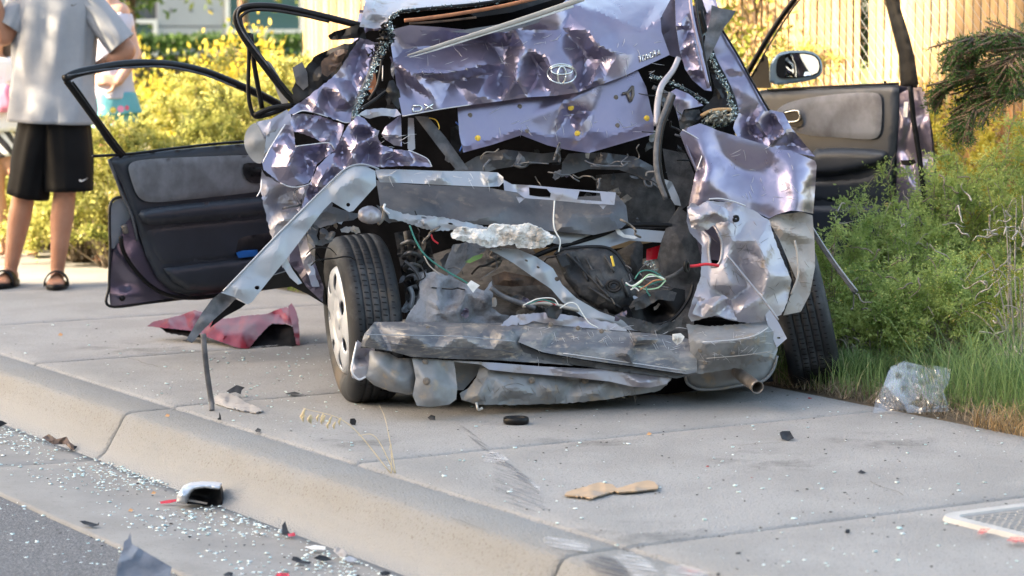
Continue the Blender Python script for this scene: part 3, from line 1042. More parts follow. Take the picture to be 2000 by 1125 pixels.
# trees in front of the office
def tree(name, px, Y, zc, r, h, label, m, n=5000, seed=1, trunk=.09, ln=.09, wd=.05, ry=None, lean=0., nlimb=16):
    rs = np.random.default_rng(seed)
    X = (px - 1000) / FPX * Y
    root = empty(name, (X, Y, 0), label, 'tree')
    c = np.array([X + lean, Y, zc])
    ry = ry or r
    nc = 70
    d = unit(rs.normal(size=(nc, 3)))
    cc = c + d * (rs.uniform(.35, 1, nc) ** .5)[:, None] * np.array([r, ry, h])
    ci = rs.integers(0, nc, n)
    pos = cc[ci] + rs.normal(size=(n, 3)) * min(r, h) * .16
    V, F, T = leaves(pos, rs.normal(size=(n, 3)), ln, wd, np.clip(rs.uniform(0, .7, nc)[ci] + rs.uniform(0, .3, n), 0, 1), rs)
    o = mesh_np('crown', V, F, m, root, False); setattr_f(o, 'tone', T)
    top = c + np.array([0, 0, h * .3])
    tp = catmull([np.array([X, Y, -.05]), np.array([X + lean * .3, Y, zc * .5]), top], 6)
    V, F = tube_vf(tp, [trunk * (1 - .6 * i / len(tp)) for i in range(len(tp))], 10, up=(0, 1, 0.1))
    mesh_np('trunk', V, F, bark_m, root)
    stems_mesh('limbs', [catmull([tp[int(len(tp) * .55)], (tp[int(len(tp) * .7)] + q) / 2, q], 4) for q in cc[:nlimb]], trunk * .3, bark_m, root)
    return root
bark_m = mat('bark', (.13, .085, .055), .9, c2=(.22, .15, .10), ns=12, bump=.8, bs=30, bdist=.03, aniso=(3, 3, .6))
tree('young_tree', 478, 25.5, 3.0, 1.6, 1.45, 'young tree whose trunk stands before the large office window', tree_yel, 5000, 3, .07)
tree('broadleaf_tree', 262, 22.5, 2.35, .62, 1.0, 'small leafy tree hiding the corner of the small office window', leafmat('foliage_street', (.05, .11, .02), (.18, .26, .05), None, .4), 3500, 4, .05)

tree('kerb_tree', -2600, 11.25, 4.05, .95, .62, 'small street tree outside the left of the picture that shades the man', yellow_lit, 5200, 44, .06, ln=.09, wd=.05)

# fence-side tree, sunlit, right behind the car
tree('fence_side_tree', 1490, 13.6, 1.65, .62, .72, 'sunlit feathery tree between the car and the slat fence', tree_yel, 9000, 9, .05, ln=.05, wd=.022, ry=.5)
shrub('fence_side_shrub', 1540, 13.2, .55, 1.15, 'sunlit shrub at the foot of the slat fence behind the door mirror', 'shrub', nst=70, per=34, m=yellow_lit, nl=.03, nw=.01, k=7, L=.1, seed=77, bare=5)

# dark conifer sprays
def conifer(name, px, Y, z0, H, label, branches, seed, m=green_dark):
    rs = np.random.default_rng(seed)
    X = (px - 1000) / FPX * Y
    root = empty(name, (X, Y, 0), label, 'tree')
    V, F = tube_vf(catmull([(X, Y, -.03), (X, Y, H * .5), (X + .03, Y, H)], 5), [.045 * (1 - .07 * i) for i in range(11)], 8, up=(0, 1, .1))
    mesh_np('trunk', V, F, bark_m, root)
    bp = []; bd = []; paths = []
    for (z, ex, ey, ez) in branches:
        a = np.array([X, Y, z]); b = np.array([X + ex, Y + ey, z + ez])
        path = catmull([a, (a + b) / 2 + np.array([0, 0, .06]), b, b + (b - a) * .12 - np.array([0, 0, .05])], 8)
        paths.append(path)
        for i in range(4, len(path)):
            for sgn in (-1, 1):
                for rep in range(1):
                    ax = unit((path[i] - path[i - 1])[None])[0]
                    sdv = np.cross(ax, np.array([0, 0, 1.])) * sgn
                    L = .16 * (1.15 - i / len(path)) + .05
                    d = ax * .7 + sdv * .8 + np.array([0, 0, rs.uniform(-.35, .1)])
                    q0 = path[i] + rs.normal(size=3) * .01
                    dd = unit(d[None])[0]
                    paths.append([q0, q0 + dd * L * .5, q0 + dd * L])
                    for s_ in range(6):
                        bp.append(q0 + dd * L * (s_ + .5) / 6); bd.append(dd + rs.normal(size=3) * .5)
    V, F, T = needles(np.array(bp), np.array(bd), np.full(len(bp), .03), 7, .026, .0045, rs.uniform(0, 1, len(bp)), rs, .8)
    o = mesh_np('sprays', V, F, m, root, False); setattr_f(o, 'tone', np.clip(T, 0, 1))
    stems_mesh('branches', paths, .006, bark_m, root)
    return root
br = []
crs = random.Random(3)
for z in (.98, 1.05, 1.11, 1.17):
    for _ in range(2):
        a = crs.uniform(2.2, 4.4)
        L = crs.uniform(.22, .40)
        br.append((z, math.cos(a) * L, math.sin(a) * L * .8, crs.uniform(-.02, .1)))
conifer('young_conifer', 2055, 9.9, 0, 1.9, 'young dark conifer at the right edge in front of the slat fence', br, 5, leafmat('conifer_dark', (.03, .08, .02), (.09, .15, .04), None, .3))
br = []
for z in (1.1, 1.2, 1.28, 1.36, 1.45):
    for _ in range(2):
        a = crs.uniform(-1.3, 1.0)
        L = crs.uniform(.3, .5)
        br.append((z, math.cos(a) * L, math.sin(a) * L * .6, crs.uniform(-.04, .06)))
conifer('slender_conifer', 1530, 13.4, 0, 2.0, 'slender conifer with dark sprays reaching past the door mirror', br, 8, leafmat('conifer_mid', (.03, .07, .012), (.10, .15, .03), None, .3))

# ------------------------------------------------------------------ shrubs on the right
rsb = [(1655, 9.75, .24, .50, 'fresh green shrub pressed against the rear of the right wheel'),
       (1735, 10.0, .30, .66, 'feathery green shrub covering the foot of the open right front door'),
       (1828, 10.25, .34, .80, 'tall feathery green shrub right of the open right front door'),
       (1935, 10.3, .36, .84, 'bushy green shrub left of the right picture edge, back row'),
       (2060, 10.2, .36, .92, 'green shrub cut off by the right picture edge'),
       (1715, 9.45, .18, .34, 'low sparse green shrub between the right tyre and the plastic bag'),
       (1820, 9.5, .28, .46, 'green shrub rising directly behind the plastic bag'),
       (1925, 9.5, .28, .52, 'green shrub with bare curling twigs above the long grass')]
for i, (px, Y, r, h, lab) in enumerate(rsb):
    shrub('feathery_shrub', px, Y, r, h, lab, 'shrub', 'feathery green shrubs beside the car', nst=int(40 * (r / .3) + 6), per=34, nl=.022, nw=.0068, k=9,
          L=.075, seed=60 + i, bare=16, twm=twig_grey if i % 2 else twig_m, stem_r=.0035)
shrub('twiggy_shrub', 2010, 9.1, .26, .72, 'pale twiggy shrub with yellowing leaves at the right edge above the grass', 'shrub', nst=26, per=16, nl=.014, nw=.005, k=9, L=.06,
      seed=91, bare=44, twm=twig_grey, m=leafmat('foliage_yellowing', (.12, .17, .02), (.32, .30, .04), (.5, .3, .06), .4), stem_r=.004)
for i, (px, Y, r, h, lab) in enumerate([(1860, 12.2, .5, .98, 'golden sunlit shrub below the slat fence, right of the door'), (1985, 11.7, .5, 1.02, 'golden sunlit shrub at the right edge below the fence'),
                                        (1745, 12.9, .5, .85, 'sunlit shrub behind the outer edge of the right door'), (1640, 13.6, .5, .9, 'sunlit shrub seen just below the door mirror')]):
    shrub('golden_shrub', px, Y, r, h, lab, 'shrub', 'sunlit shrubs along the fence foot', nst=70, per=36, m=flower_yel if i < 2 else yellow_lit, nl=.03, nw=.011, k=7, L=.09, seed=110 + i, bare=5)

# grass
def strip_pos(u0, u1, w0, w1, z=0.):
    def f(n, rs):
        u = rs.uniform(u0, u1, n); w = w0 + (w1 - w0) * rs.uniform(0, 1, n) ** 1.3
        return np.array([tuple(S(a, b, z)) for a, b in zip(u, w)])
    return f
grass_g = leafmat('grass_green', (.10, .19, .06), (.28, .38, .14), (.55, .48, .28), .45)
grass_d = leafmat('grass_dry', (.28, .17, .07), (.45, .33, .17), None, .25)
grass('long_grass', strip_pos(-1.5, 1.45, 2.22, 3.1), 6500, .08, .34, grass_g, 5, 1.3, .003)
grass('long_grass', strip_pos(1.2, 2.0, 2.45, 3.2), 1800, .05, .20, grass_g, 15, 1.5, .003)
grass('verge_grass', strip_pos(1.6, 3.4, 2.12, 2.7), 2600, .06, .18, grass_g, 6, .9, .0032)
grass('dry_grass', strip_pos(-1.5, 1.0, 2.04, 2.35), 3800, .015, .085, grass_d, 7, 2.2, .0028)
grass('dry_litter', strip_pos(.9, 3.6, 2.08, 3.0), 6000, .01, .07, leafmat('litter', (.16, .12, .08), (.38, .31, .22), None, .2), 17, 3.0, .003)
grass('lawn_grass', strip_pos(4.0, 13, 2.06, 3.2), 16000, .03, .10, leafmat('grass_lawn', (.08, .13, .02), (.22, .27, .06), (.4, .33, .12), .3), 8, .7, .005)
def tuft_pos(px, py, r, rw=1.):
    g = G(px, py)
    def f(n, rs):
        a = rs.uniform(0, 6.28, n); q = np.sqrt(rs.uniform(0, 1, n)) * r
        return np.stack([g.x + np.cos(a) * q, g.y + np.sin(a) * q * rw, np.zeros(n)], 1)
    return f
def tuft(px, py, r, n, h, label, seed, lean=1., z=0.):
    o = grass('grass_tuft', tuft_pos(px, py, r), n, h * .5, h, grass_g, seed, lean, .003, 'x', label, 'grass tuft')
    del o['kind']; return o
tuft(1668, 752, .10, 900, .15, 'drooping green grass tuft spilling onto the concrete beside the right tyre', 11, 1.6)

# weed stalks in the kerb joint
def stalk_weed(px, py, tips, label, seed):
    g = G(px, py)
    root = empty('dry_weed', g, label, 'weed')
    rs = random.Random(seed)
    paths = []
    for (tx, ty, dy) in tips:
        a = np.array(g); b = np.array(P(tx, ty, g.y + dy)); m_ = (a + b) / 2 + np.array([0, 0, .05])
        paths.append(catmull([a + np.array([rs.uniform(-.01, .01), 0, 0]), m_, b], 8))
    stems_mesh('stalks', paths, .0016, straw_m, root)
    t = np.array(paths[0][-1])
    V = []; F = []
    for k in range(14):
        p = np.array(paths[0][-1 - k // 2]) + np.array([rs.uniform(-.012, .012), rs.uniform(-.01, .01), -rs.uniform(0, .02)])
        v, f = tube_vf([p, p + np.array([-.006, 0, -.012]), p + np.array([-.004, 0, -.022])], [.002, .004, .0008], 4)
        s0 = len(V); V += v; F += [tuple(q + s0 for q in g_) for g_ in f]
    mesh_np('seed_heads', V, F, straw_m, root)
straw_m = mat('straw', (.55, .45, .27), .8)
stalk_weed(768, 924, [(592, 797, .1), (740, 790, .15), (700, 850, .05), (760, 880, .0)], 'dry straw-coloured grass stalks arching out of the pavement joint', 1)
# ------------------------------------------------------------------ car materials
paint = mat('lavender_paint', (.225, .20, .285), .27, metal=.78, c2=(.27, .25, .325), ns=5, coat=.4, crough=.06, rough2=.40,
            c3=(.24, .22, .25), ns3=9, lo3=.66, hi3=.8, bump=.05, bs=60, bdist=.004)
paint_dull = mat('lavender_paint_dusty', (.33, .315, .365), .36, metal=.6, c2=(.41, .395, .41), ns=7, coat=.2, crough=.2, rough2=.6,
                 c3=(.24, .19, .14), ns3=16, lo3=.56, hi3=.72, bump=.15, bs=80, bdist=.004)
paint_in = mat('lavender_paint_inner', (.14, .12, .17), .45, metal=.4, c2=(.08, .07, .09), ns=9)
edge_m = mat('torn_edge', (.62, .62, .64), .4, metal=.5)
steel = mat('bent_steel', (.29, .32, .36), .42, metal=.35, c2=(.37, .385, .41), ns=5, rough2=.55, c3=(.30, .29, .28), ns3=22, lo3=.6, hi3=.75, bump=.12, bs=70, bdist=.003)
steel_dk = mat('dark_steel', (.075, .08, .095), .5, metal=.3, c2=(.15, .155, .165), ns=6, c3=(.24, .215, .19), ns3=18, lo3=.58, hi3=.75, bump=.15, bs=70, bdist=.003)
beam_m = mat('bumper_beam', (.12, .127, .145), .5, metal=.25, c2=(.27, .27, .27), ns=7, lo=.42, hi=.66, c3=(.40, .36, .30), ns3=24, lo3=.54, hi3=.7, bump=.3, bs=90, bdist=.004, aniso=(1, 1, 3))
valance_m = mat('rear_valance', (.26, .275, .29), .5, metal=.15, c2=(.17, .17, .17), ns=7, c3=(.34, .27, .19), ns3=13, lo3=.55, hi3=.7, bump=.15, bs=60, bdist=.004)
liner_m = mat('wheel_liner', (.33, .31, .29), .6, c2=(.42, .38, .34), ns=9, c3=(.20, .17, .14), ns3=25, lo3=.55, hi3=.7, bump=.2, bs=50, bdist=.004)
felt = mat('trunk_felt', (.26, .28, .32), .95, c2=(.10, .10, .11), ns=13, lo=.42, hi=.66, c3=(.30, .22, .15), ns3=9, lo3=.62, hi3=.72, bump=.9, bs=260, bdist=.004)
carpet = mat('trunk_carpet', (.045, .045, .048), 1., c2=(.13, .128, .13), ns=16, lo=.4, hi=.68, bump=1., bs=420, bdist=.006)
plast = mat('black_plastic', (.010, .0105, .012), .45, spec=.3, c2=(.025, .025, .027), ns=20, bump=.1, bs=90, bdist=.002)
plast_dusty = mat('dusty_black_plastic', (.03, .032, .036), .6, spec=.3, c2=(.11, .105, .10), ns=16, lo=.45, hi=.7, bump=.2, bs=90, bdist=.003)
rubber = mat('black_rubber', (.004, .004, .0045), .42, spec=.22, c2=(.009, .009, .0095), ns=30)
rubber_gr = mat('worn_rubber', (.06, .064, .072), .5, spec=.35, c2=(.14, .14, .15), ns=20)
doorpl = mat('door_plastic', (.046, .054, .068), .42, spec=.45, c2=(.036, .042, .052), ns=5, bump=.12, bs=400, bdist=.001)
doorfab = mat('door_fabric', (.23, .23, .24), .95, c2=(.12, .115, .12), ns=7, lo=.4, hi=.65, bump=.3, bs=500, bdist=.001, sheen=.4)
foam = mat('dirty_foam', (.72, .71, .68), .9, c2=(.33, .30, .26), ns=14, lo=.48, hi=.62, bump=.9, bs=70, bdist=.02)
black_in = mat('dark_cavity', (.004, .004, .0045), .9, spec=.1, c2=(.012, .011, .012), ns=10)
silver = mat('badge_chrome', (.75, .77, .75), .22, metal=.9)
white_pl = mat('white_plastic', (.78, .78, .76), .5, c2=(.5, .5, .48), ns=20)
beige_pl = mat('beige_trim', (.40, .375, .34), .55, c2=(.30, .28, .25), ns=10)
brown_pl = mat('brown_trim', (.16, .10, .065), .6, c2=(.05, .035, .03), ns=20)
orange_f = mat('orange_foam', (.50, .22, .11), .9, c2=(.32, .14, .08), ns=30)
yellow_p = mat('yellow_clip', (.75, .52, .06), .5)
bolt_m = mat('bolt_metal', (.12, .115, .11), .55, metal=.5, c2=(.25, .21, .17), ns=40)
red_w = mat('red_wire', (.55, .02, .03), .4)
white_w = mat('white_wire', (.72, .72, .68), .5)
green_w = mat('green_wire', (.03, .17, .14), .5)
green_pale = mat('pale_green_wire', (.35, .55, .35), .5)
crumb_m = mat('glass_crumb', (.62, .80, .82), .08, trans=.75, spec=.7)
red_lens = mat('red_lens', (.45, .01, .02), .15, coat=.6)

car = empty('wrecked_car', (.05, 9.6, 0), 'lavender sedan with its rear end crushed in and all doors hanging open', 'car')

def yL(px, py): return 9.8 + (px - 215) * .0022 + 0 * py
def yR(px, py): return 11.2 - (px - 1460) * .0022 + 0 * py
def sh(name, ol, m, feats=(), **k):
    mm = m if isinstance(m, (list, tuple)) else ([m, edge_m] if m in (paint, paint_dull, steel) else [m, m])
    return sheet(name, ol, mm, k.pop('parent', car), feats, **k)

def crumbs(name, pts, n, spread, parent, size=.006, seed=1, m=None):
    rs = np.random.default_rng(seed)
    path = np.array(catmull(pts, 8))
    ii = rs.integers(0, len(path), n)
    c = path[ii] + rs.normal(size=(n, 3)) * spread
    V = c[:, None, :] + rs.normal(size=(n, 4, 3)) * size * .55
    b = np.arange(n) * 4
    F = np.concatenate([np.stack([b, b + 1, b + 2], 1), np.stack([b, b + 2, b + 3], 1), np.stack([b, b + 3, b + 1], 1), np.stack([b + 1, b + 3, b + 2], 1)])
    o = mesh_np(name, V.reshape(-1, 3), F, m or crumb_m, parent, False); o['kind'] = 'stuff'
    return o

# ---- cabin and running gear that the wreck hides from the front
box('roof', (-.56, 9.42, 1.33), (.74, 11.1, 1.37), paint, car, .015)
box('body_shell', (-.74, 9.75, .22), (.92, 12.9, .80), paint, car, .05)
box('hood', (-.72, 11.9, .80), (.90, 13.6, .90), paint, car, .04)
box('rear_seat', (-.66, 9.62, .35), (.84, 9.74, 1.02), black_in, car, .03)
box('dashboard', (-.66, 11.2, .80), (.84, 11.6, 1.0), black_in, car, .03)
for x in (-.42, .42):
    hr = empty('front_seat', (x, 10.6, .5), parent=car)
    box('seat_back', (x - .22, 10.5, .55), (x + .22, 10.64, 1.10), black_in, hr, .05)
    box('head_rest', (x - .12, 10.5, 1.12), (x + .12, 10.6, 1.27), black_in, hr, .03)
for x0, x1, y0, y1 in ((-.72, -.56, 11.9, 11.0), (.90, .74, 11.9, 11.0), (-.70, -.58, 10.4, 10.35), (.88, .76, 10.4, 10.35)):
    V, F = tube_vf([np.array((x0, y0, .82)), np.array((x1, y1, 1.34))], .035, 8)
    mesh_np('roof_pillar', V, F, paint, car)

# black backing sheets paint in the shade inside the trunk and roof opening
flat = lambda Y: (lambda a, b: Y + 0 * a + 0 * b)
sh('trunk_black_backing', [(560, 230), (640, 120), (720, 60), (1330, 30), (1400, 120), (1420, 300), (1360, 640), (640, 620), (590, 470)], black_in, base=flat(9.55), step=30, thick=.02)
sh('rocker_panel', [(500, 548), (560, 530), (575, 480), (600, 470), (634, 520), (636, 596), (600, 574), (570, 560), (520, 566)], rubber, base=flat(9.0), step=14, thick=.05)
sh('roof_black_backing', [(770, 14), (900, 8), (1040, -14), (1130, -30), (1120, 0), (1060, 46), (1000, 58), (880, 60), (768, 60), (756, 50)], black_in, dy=.22, step=16)

# ---- roof edge, rear window surround
sh('roof_corner', [(712, -34, .55), (713, 5, .04), (706, 38, .0), (702, 52, .0), (730, 56, .0), (757, 53, .0), (766, 32, .0), (776, 23, .02), (800, 17, .02), (860, 12, .02), (930, 6, .02), (1000, -3, .02), (1036, -10, .04), (1040, -34, .4)],
   paint_dull, [(735, 25, .0), (750, 0, .22), (850, -10, .28), (800, -34, .6), (900, -34, .6), (735, 45, .03)], dy=.0, step=6, crum=(.012, 24), smooth=3)
g1 = [P(a, b, yc(a, b) - .015) for a, b in ((757, 54), (763, 36), (778, 25), (805, 20), (870, 14), (940, 7), (1030, -8))]
tube('window_gasket', g1, .0065, rubber, car)
crumbs('glass_crumbs', g1, 320, .004, car, .005, 3)
ptube('headliner_foam', [(790, 40), (830, 36), (900, 26), (980, 12), (1050, -4)], .0065, orange_f, car, dy=.02)
ptube('headliner_foam', [(800, 46), (860, 42), (930, 34)], .004, brown_pl, car, dy=.03)
ptube('spoiler_strip', [(796, 108), (830, 98), (880, 82), (960, 57), (1040, 31), (1140, -3)], [.002, .006, .0075, .0085, .0095], beige_pl, car, dy=-.13, flat=.45, label='pale metal strip sticking out from the trunk lid')
ptube('spoiler_strip', [(800, 112), (850, 98), (950, 66), (1040, 38), (1120, 12)], [.001, .003, .004, .004], white_pl, car, dy=-.125, flat=.4, label='white edge of the pale strip')
sh('trim_fragment', [(880, 62), (960, 50), (1040, 36), (1062, 26), (1052, 44), (990, 62), (930, 66)], steel_dk, dy=-.03, crum=(.01, 25))
sh('trim_fragment', [(905, 20), (1000, 6), (1080, -12), (1085, -2), (1000, 24), (930, 34)], plast, dy=.1)

# ---- trunk lid
sh('trunk_lid', [(765, 58), (800, 49), (860, 53), (930, 60), (1000, 54), (1048, 42), (1085, 18), (1108, -2, .1), (1130, -30, .45), (1325, -30, .45), (1322, 0, .2), (1290, 35), (1292, 62), (1308, 107),
                 (1250, 134), (1216, 150), (1180, 163), (1130, 180), (1085, 187), (1030, 190), (975, 198), (920, 205), (860, 214), (820, 222), (786, 228), (776, 178), (768, 120), (763, 85)],
   paint, [(790, 96, .05), (880, 90, .07), (950, 84, .09), (800, 144, -.065), (880, 142, -.07), (950, 126, -.07), (795, 164, .02), (880, 158, .035), (955, 143, .025), (850, 195, -.01), (935, 188, -.03),
           (985, 64, -.03), (993, 92, .06), (985, 125, .06), (975, 160, .06), (1010, 120, -.04), (1008, 150, -.08), (1030, 95, -.02), (1048, 62, .04), (1048, 125, .05), (1052, 150, .05), (1068, 176, .0),
           (1066, 112, -.045), (1080, 150, -.045), (1118, 128, -.045), (1120, 165, -.03), (1090, 88, -.01), (1098, 55, .03), (1110, 25, .05), (1142, 105, .06), (1138, 150, .06), (1150, 60, -.02), (1158, 20, .06),
           (1162, 85, -.05), (1170, 118, .03), (1180, 150, .0), (1158, 160, -.06), (1195, 62, .0), (1205, 105, -.03), (1250, 60, .0), (1240, 105, .0), (1215, 42, .02), (1280, 6, .20), (1205, 6, .20), (1230, -25, .42)],
   step=6, smooth=1, crum=(.006, 56), seed=5, thick=.003)
sh('plate_panel', [(893, 205), (975, 190), (1085, 182), (1180, 158), (1216, 146), (1246, 138), (1262, 170), (1272, 215), (1278, 236), (1276, 262, -.06), (1215, 280, -.06), (1150, 299, -.07), (1105, 292, -.07), (1070, 284, -.06),
                   (1018, 264, -.03), (960, 283, -.02), (905, 298, -.02), (897, 262)],
   paint, [(905, 288, .0), (960, 273, .0), (1017, 256, .0), (1075, 270, .0), (1130, 274, .0), (1200, 264, .0), (1272, 240, .0), (1030, 230, .0), (1100, 200, -.02), (1112, 225, .04), (1135, 240, -.02), (1160, 215, .01), (1200, 182, .0), (930, 240, .0), (960, 215, .0), (1150, 255, .01)],
   dy=.05, step=6, smooth=2, crum=(.004, 50), seed=8)
lid = bpy.data.objects['trunk_lid']; plate = bpy.data.objects['plate_panel']
def on(key, px, py, off=.004): return P(px, py, SH[key](px, py) - off)
def strokes(name, segs, key, r, m, parent, off=.005):
    V = []; F = []
    for s in segs:
        v, f = tube_vf([np.array(on(key, a, b, off)) for a, b in s], r, 6, flat=.6)
        s0 = len(V); V += v; F += [tuple(q + s0 for q in g) for g in f]
    return mesh_np(name, V, F, m, parent)
def ell(cx, cy, rx, ry, rot=0, n=28):
    return [(cx + rx * math.cos(t) * math.cos(rot) - ry * math.sin(t) * math.sin(rot), cy + rx * math.cos(t) * math.sin(rot) + ry * math.sin(t) * math.cos(rot)) for t in np.linspace(0, 2 * math.pi, n + 1)]
strokes('emblem', [ell(1097, 144, 28, 19, .05), ell(1097, 147, 8, 17, .05), ell(1097, 137, 21, 8.5, .0)], 'trunk_lid', .0031, silver, lid, .008)
def letter(ch, x, y, w, h, sl, key, r=.0026):
    T = {'T': [[(0, 0), (1, 0)], [(.5, 0), (.5, 1)]], 'O': [[(0, .05), (1, .05), (1, .95), (0, .95), (0, .05)]], 'Y': [[(0, 0), (.5, .5), (1, 0)], [(.5, .5), (.5, 1)]],
         'A': [[(0, 1), (.5, 0), (1, 1)], [(.2, .65), (.8, .65)]], 'D': [[(0, 0), (.75, 0), (1, .3), (1, .7), (.75, 1), (0, 1), (0, 0)]], 'X': [[(0, 0), (1, 1)], [(1, 0), (0, 1)]]}
    segs = [[(x + a * w, y + b * h + (a * w) * sl) for a, b in s] for s in T[ch]]
    strokes('badge_letter', segs, key, r, silver, lid, .005)
for i, ch in enumerate('TOYOTA'):
    letter(ch, 1248 + i * 7.2, 111 - i * 2.6, 5.4, 11, -.36, 'trunk_lid')
letter('D', 807, 207, 17, 11, -.08, 'trunk_lid', .0034); letter('X', 829, 204, 17, 11, -.08, 'trunk_lid', .0034)
def bolt(px, py, key, r, m, parent, off=.0, name='bolt'):
    p = np.array(on(key, px, py, off))
    V, F = tube_vf([p + np.array((0, .004, 0)), p + np.array((0, -r * .35, 0)), p + np.array((0, -r * .5, 0)), p + np.array((0, -r * .9, 0))], [r * 1.5, r * 1.4, r * .8, r * .7], 10, up=(0, 0, 1))
    mesh_np(name, V, F, m, parent, False)
for a, b in ((933, 270), (1115, 210), (1128, 261), (1263, 231)): bolt(a, b, 'plate_panel', .0075, yellow_p, plate, name='clip')
for a, b in ((1015, 208), (1029, 257), (1203, 190), (1206, 245), (918, 225)): bolt(a, b, 'plate_panel', .006, bolt_m, plate)
strokes('latch', [[(1216, 183), (1228, 180), (1236, 168)], [(1226, 182), (1232, 198)], [(1236, 168), (1237, 185), (1232, 198)]], 'plate_panel', .005, bolt_m, plate, .01)
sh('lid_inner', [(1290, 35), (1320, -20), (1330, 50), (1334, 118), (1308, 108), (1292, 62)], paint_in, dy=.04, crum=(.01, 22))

# ---- left rear quarter, crumpled like paper
sh('quarter_pillar', [(703, 74), (745, 86), (735, 108), (716, 150), (700, 185), (688, 212), (686, 238), (672, 240), (655, 234), (640, 228), (615, 220), (590, 216), (573, 224), (562, 222), (568, 212), (600, 190), (625, 170), (650, 150), (664, 135), (682, 105)],
   paint, [(712, 84, .02), (700, 120, .05), (720, 110, -.01), (690, 160, .03), (706, 150, -.01), (662, 178, -.04), (640, 195, .03), (680, 200, -.04), (620, 205, -.03), (655, 215, .02), (600, 205, .02)], dy=-.03, step=5, jag=1.2, smooth=2, crum=(.018, 42), seed=12)
sh('quarter_fold', [(572, 224), (590, 222, .05), (625, 226, .06), (660, 240, .05), (672, 244, .02), (668, 262), (655, 294), (640, 286), (620, 273), (595, 262), (572, 256), (567, 238)],
   paint, [(600, 238, .06), (640, 252, .04), (600, 252, -.04), (640, 268, -.03), (660, 262, .03)], dy=-.06, step=5, jag=1., smooth=3, crum=(.012, 30), seed=13)
sh('quarter_panel_left', [(511, 317), (530, 285), (556, 243), (572, 246), (577, 286), (610, 281), (642, 279), (655, 293), (636, 307), (618, 322), (610, 345), (602, 358), (572, 364), (548, 357), (515, 332)],
   paint, [(560, 280, -.03), (576, 296, -.07), (565, 325, -.05), (592, 300, .03), (602, 330, .04), (575, 345, -.01), (622, 300, .06), (530, 325, .0), (540, 300, .0), (560, 258, .02)], dy=-.11, step=5, jag=.8, smooth=3, crum=(.010, 34), seed=14)
sh('quarter_crumple', [(653, 296), (670, 262), (680, 245), (697, 226), (712, 232), (728, 250), (741, 255), (738, 268), (745, 283), (770, 292), (798, 294), (815, 300), (836, 312), (843, 326), (800, 324), (740, 326), (700, 326), (674, 334), (650, 354), (628, 376), (612, 398), (600, 425), (591, 444), (588, 410), (597, 380), (608, 355), (620, 325), (640, 305)],
   paint, [(700, 243, -.03), (714, 262, .06), (702, 278, -.05), (730, 266, .0), (688, 300, -.03), (720, 298, .05), (745, 300, -.04), (760, 312, .03), (790, 302, -.05), (812, 315, .02), (652, 320, .0), (632, 340, -.05), (645, 346, .04), (668, 305, .04), (684, 262, .0), (610, 380, .04), (618, 366, -.04)],
   dy=-.15, step=5, jag=1., smooth=2, crum=(.014, 44), seed=15)
sh('quarter_flap', [(745, 262), (752, 248), (770, 234), (783, 224), (785, 286), (770, 284), (752, 272)], paint, [(770, 255, -.03)], dy=.03, step=5, crum=(.012, 18), seed=16)
sh('hanging_skin', [(511, 330), (520, 345), (548, 358), (572, 365), (600, 360), (608, 372), (600, 397), (585, 425), (572, 440), (568, 475), (566, 508), (552, 524), (535, 482), (524, 440), (514, 400), (508, 360)],
   paint_dull, [(525, 370, -.02), (540, 400, .04), (555, 430, -.05), (560, 480, .0), (575, 395, .04), (590, 380, -.02), (535, 440, -.02)], dy=-.07, step=4.5, jag=1.5, smooth=1, crum=(.028, 22), seed=17)
sh('hanging_shred', [(560, 362), (585, 366), (596, 420), (600, 470), (612, 520), (624, 560), (610, 560), (590, 510), (575, 450), (566, 400)], paint_dull, dy=.05, crum=(.03, 18), jag=1.2, seed=18)
sh('hanging_shred', [(596, 365), (640, 372), (650, 400), (640, 430), (625, 440), (615, 470), (605, 440), (600, 400)], steel_dk, dy=.08, crum=(.03, 18), jag=1.2, seed=19)
sh('hanging_shred', [(548, 500), (560, 505), (572, 528), (590, 553), (582, 556), (566, 542), (552, 520)], steel, dy=-.08, crum=(.01, 14), step=4)
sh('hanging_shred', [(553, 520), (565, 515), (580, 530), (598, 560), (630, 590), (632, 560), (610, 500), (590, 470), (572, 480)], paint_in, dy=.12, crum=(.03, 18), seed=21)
ptube('metal_splinter', [(512, 350), (509, 370), (502, 384)], .002, edge_m, car, dy=-.08)
sh('door_edge', [(500, 238), (530, 232), (560, 214), (568, 224), (572, 246), (556, 246), (540, 272), (530, 287), (512, 318), (520, 280), (510, 262)], paint_dull, [(540, 240, .0), (525, 262, -.03)], dy=.12, step=5, crum=(.01, 22), seed=22)
sh('door_edge', [(520, 265), (545, 250), (556, 246), (545, 270), (530, 290), (516, 300)], steel, dy=.07, step=5)
sh('trim_edge', [(476, 282), (478, 262), (486, 247), (500, 238), (512, 262), (522, 285), (512, 320), (498, 318), (484, 302)], beige_pl, [(500, 275, -.03), (490, 262, .0)], dy=.10, step=6, rnd_ol=1, smooth=4, thick=.02)
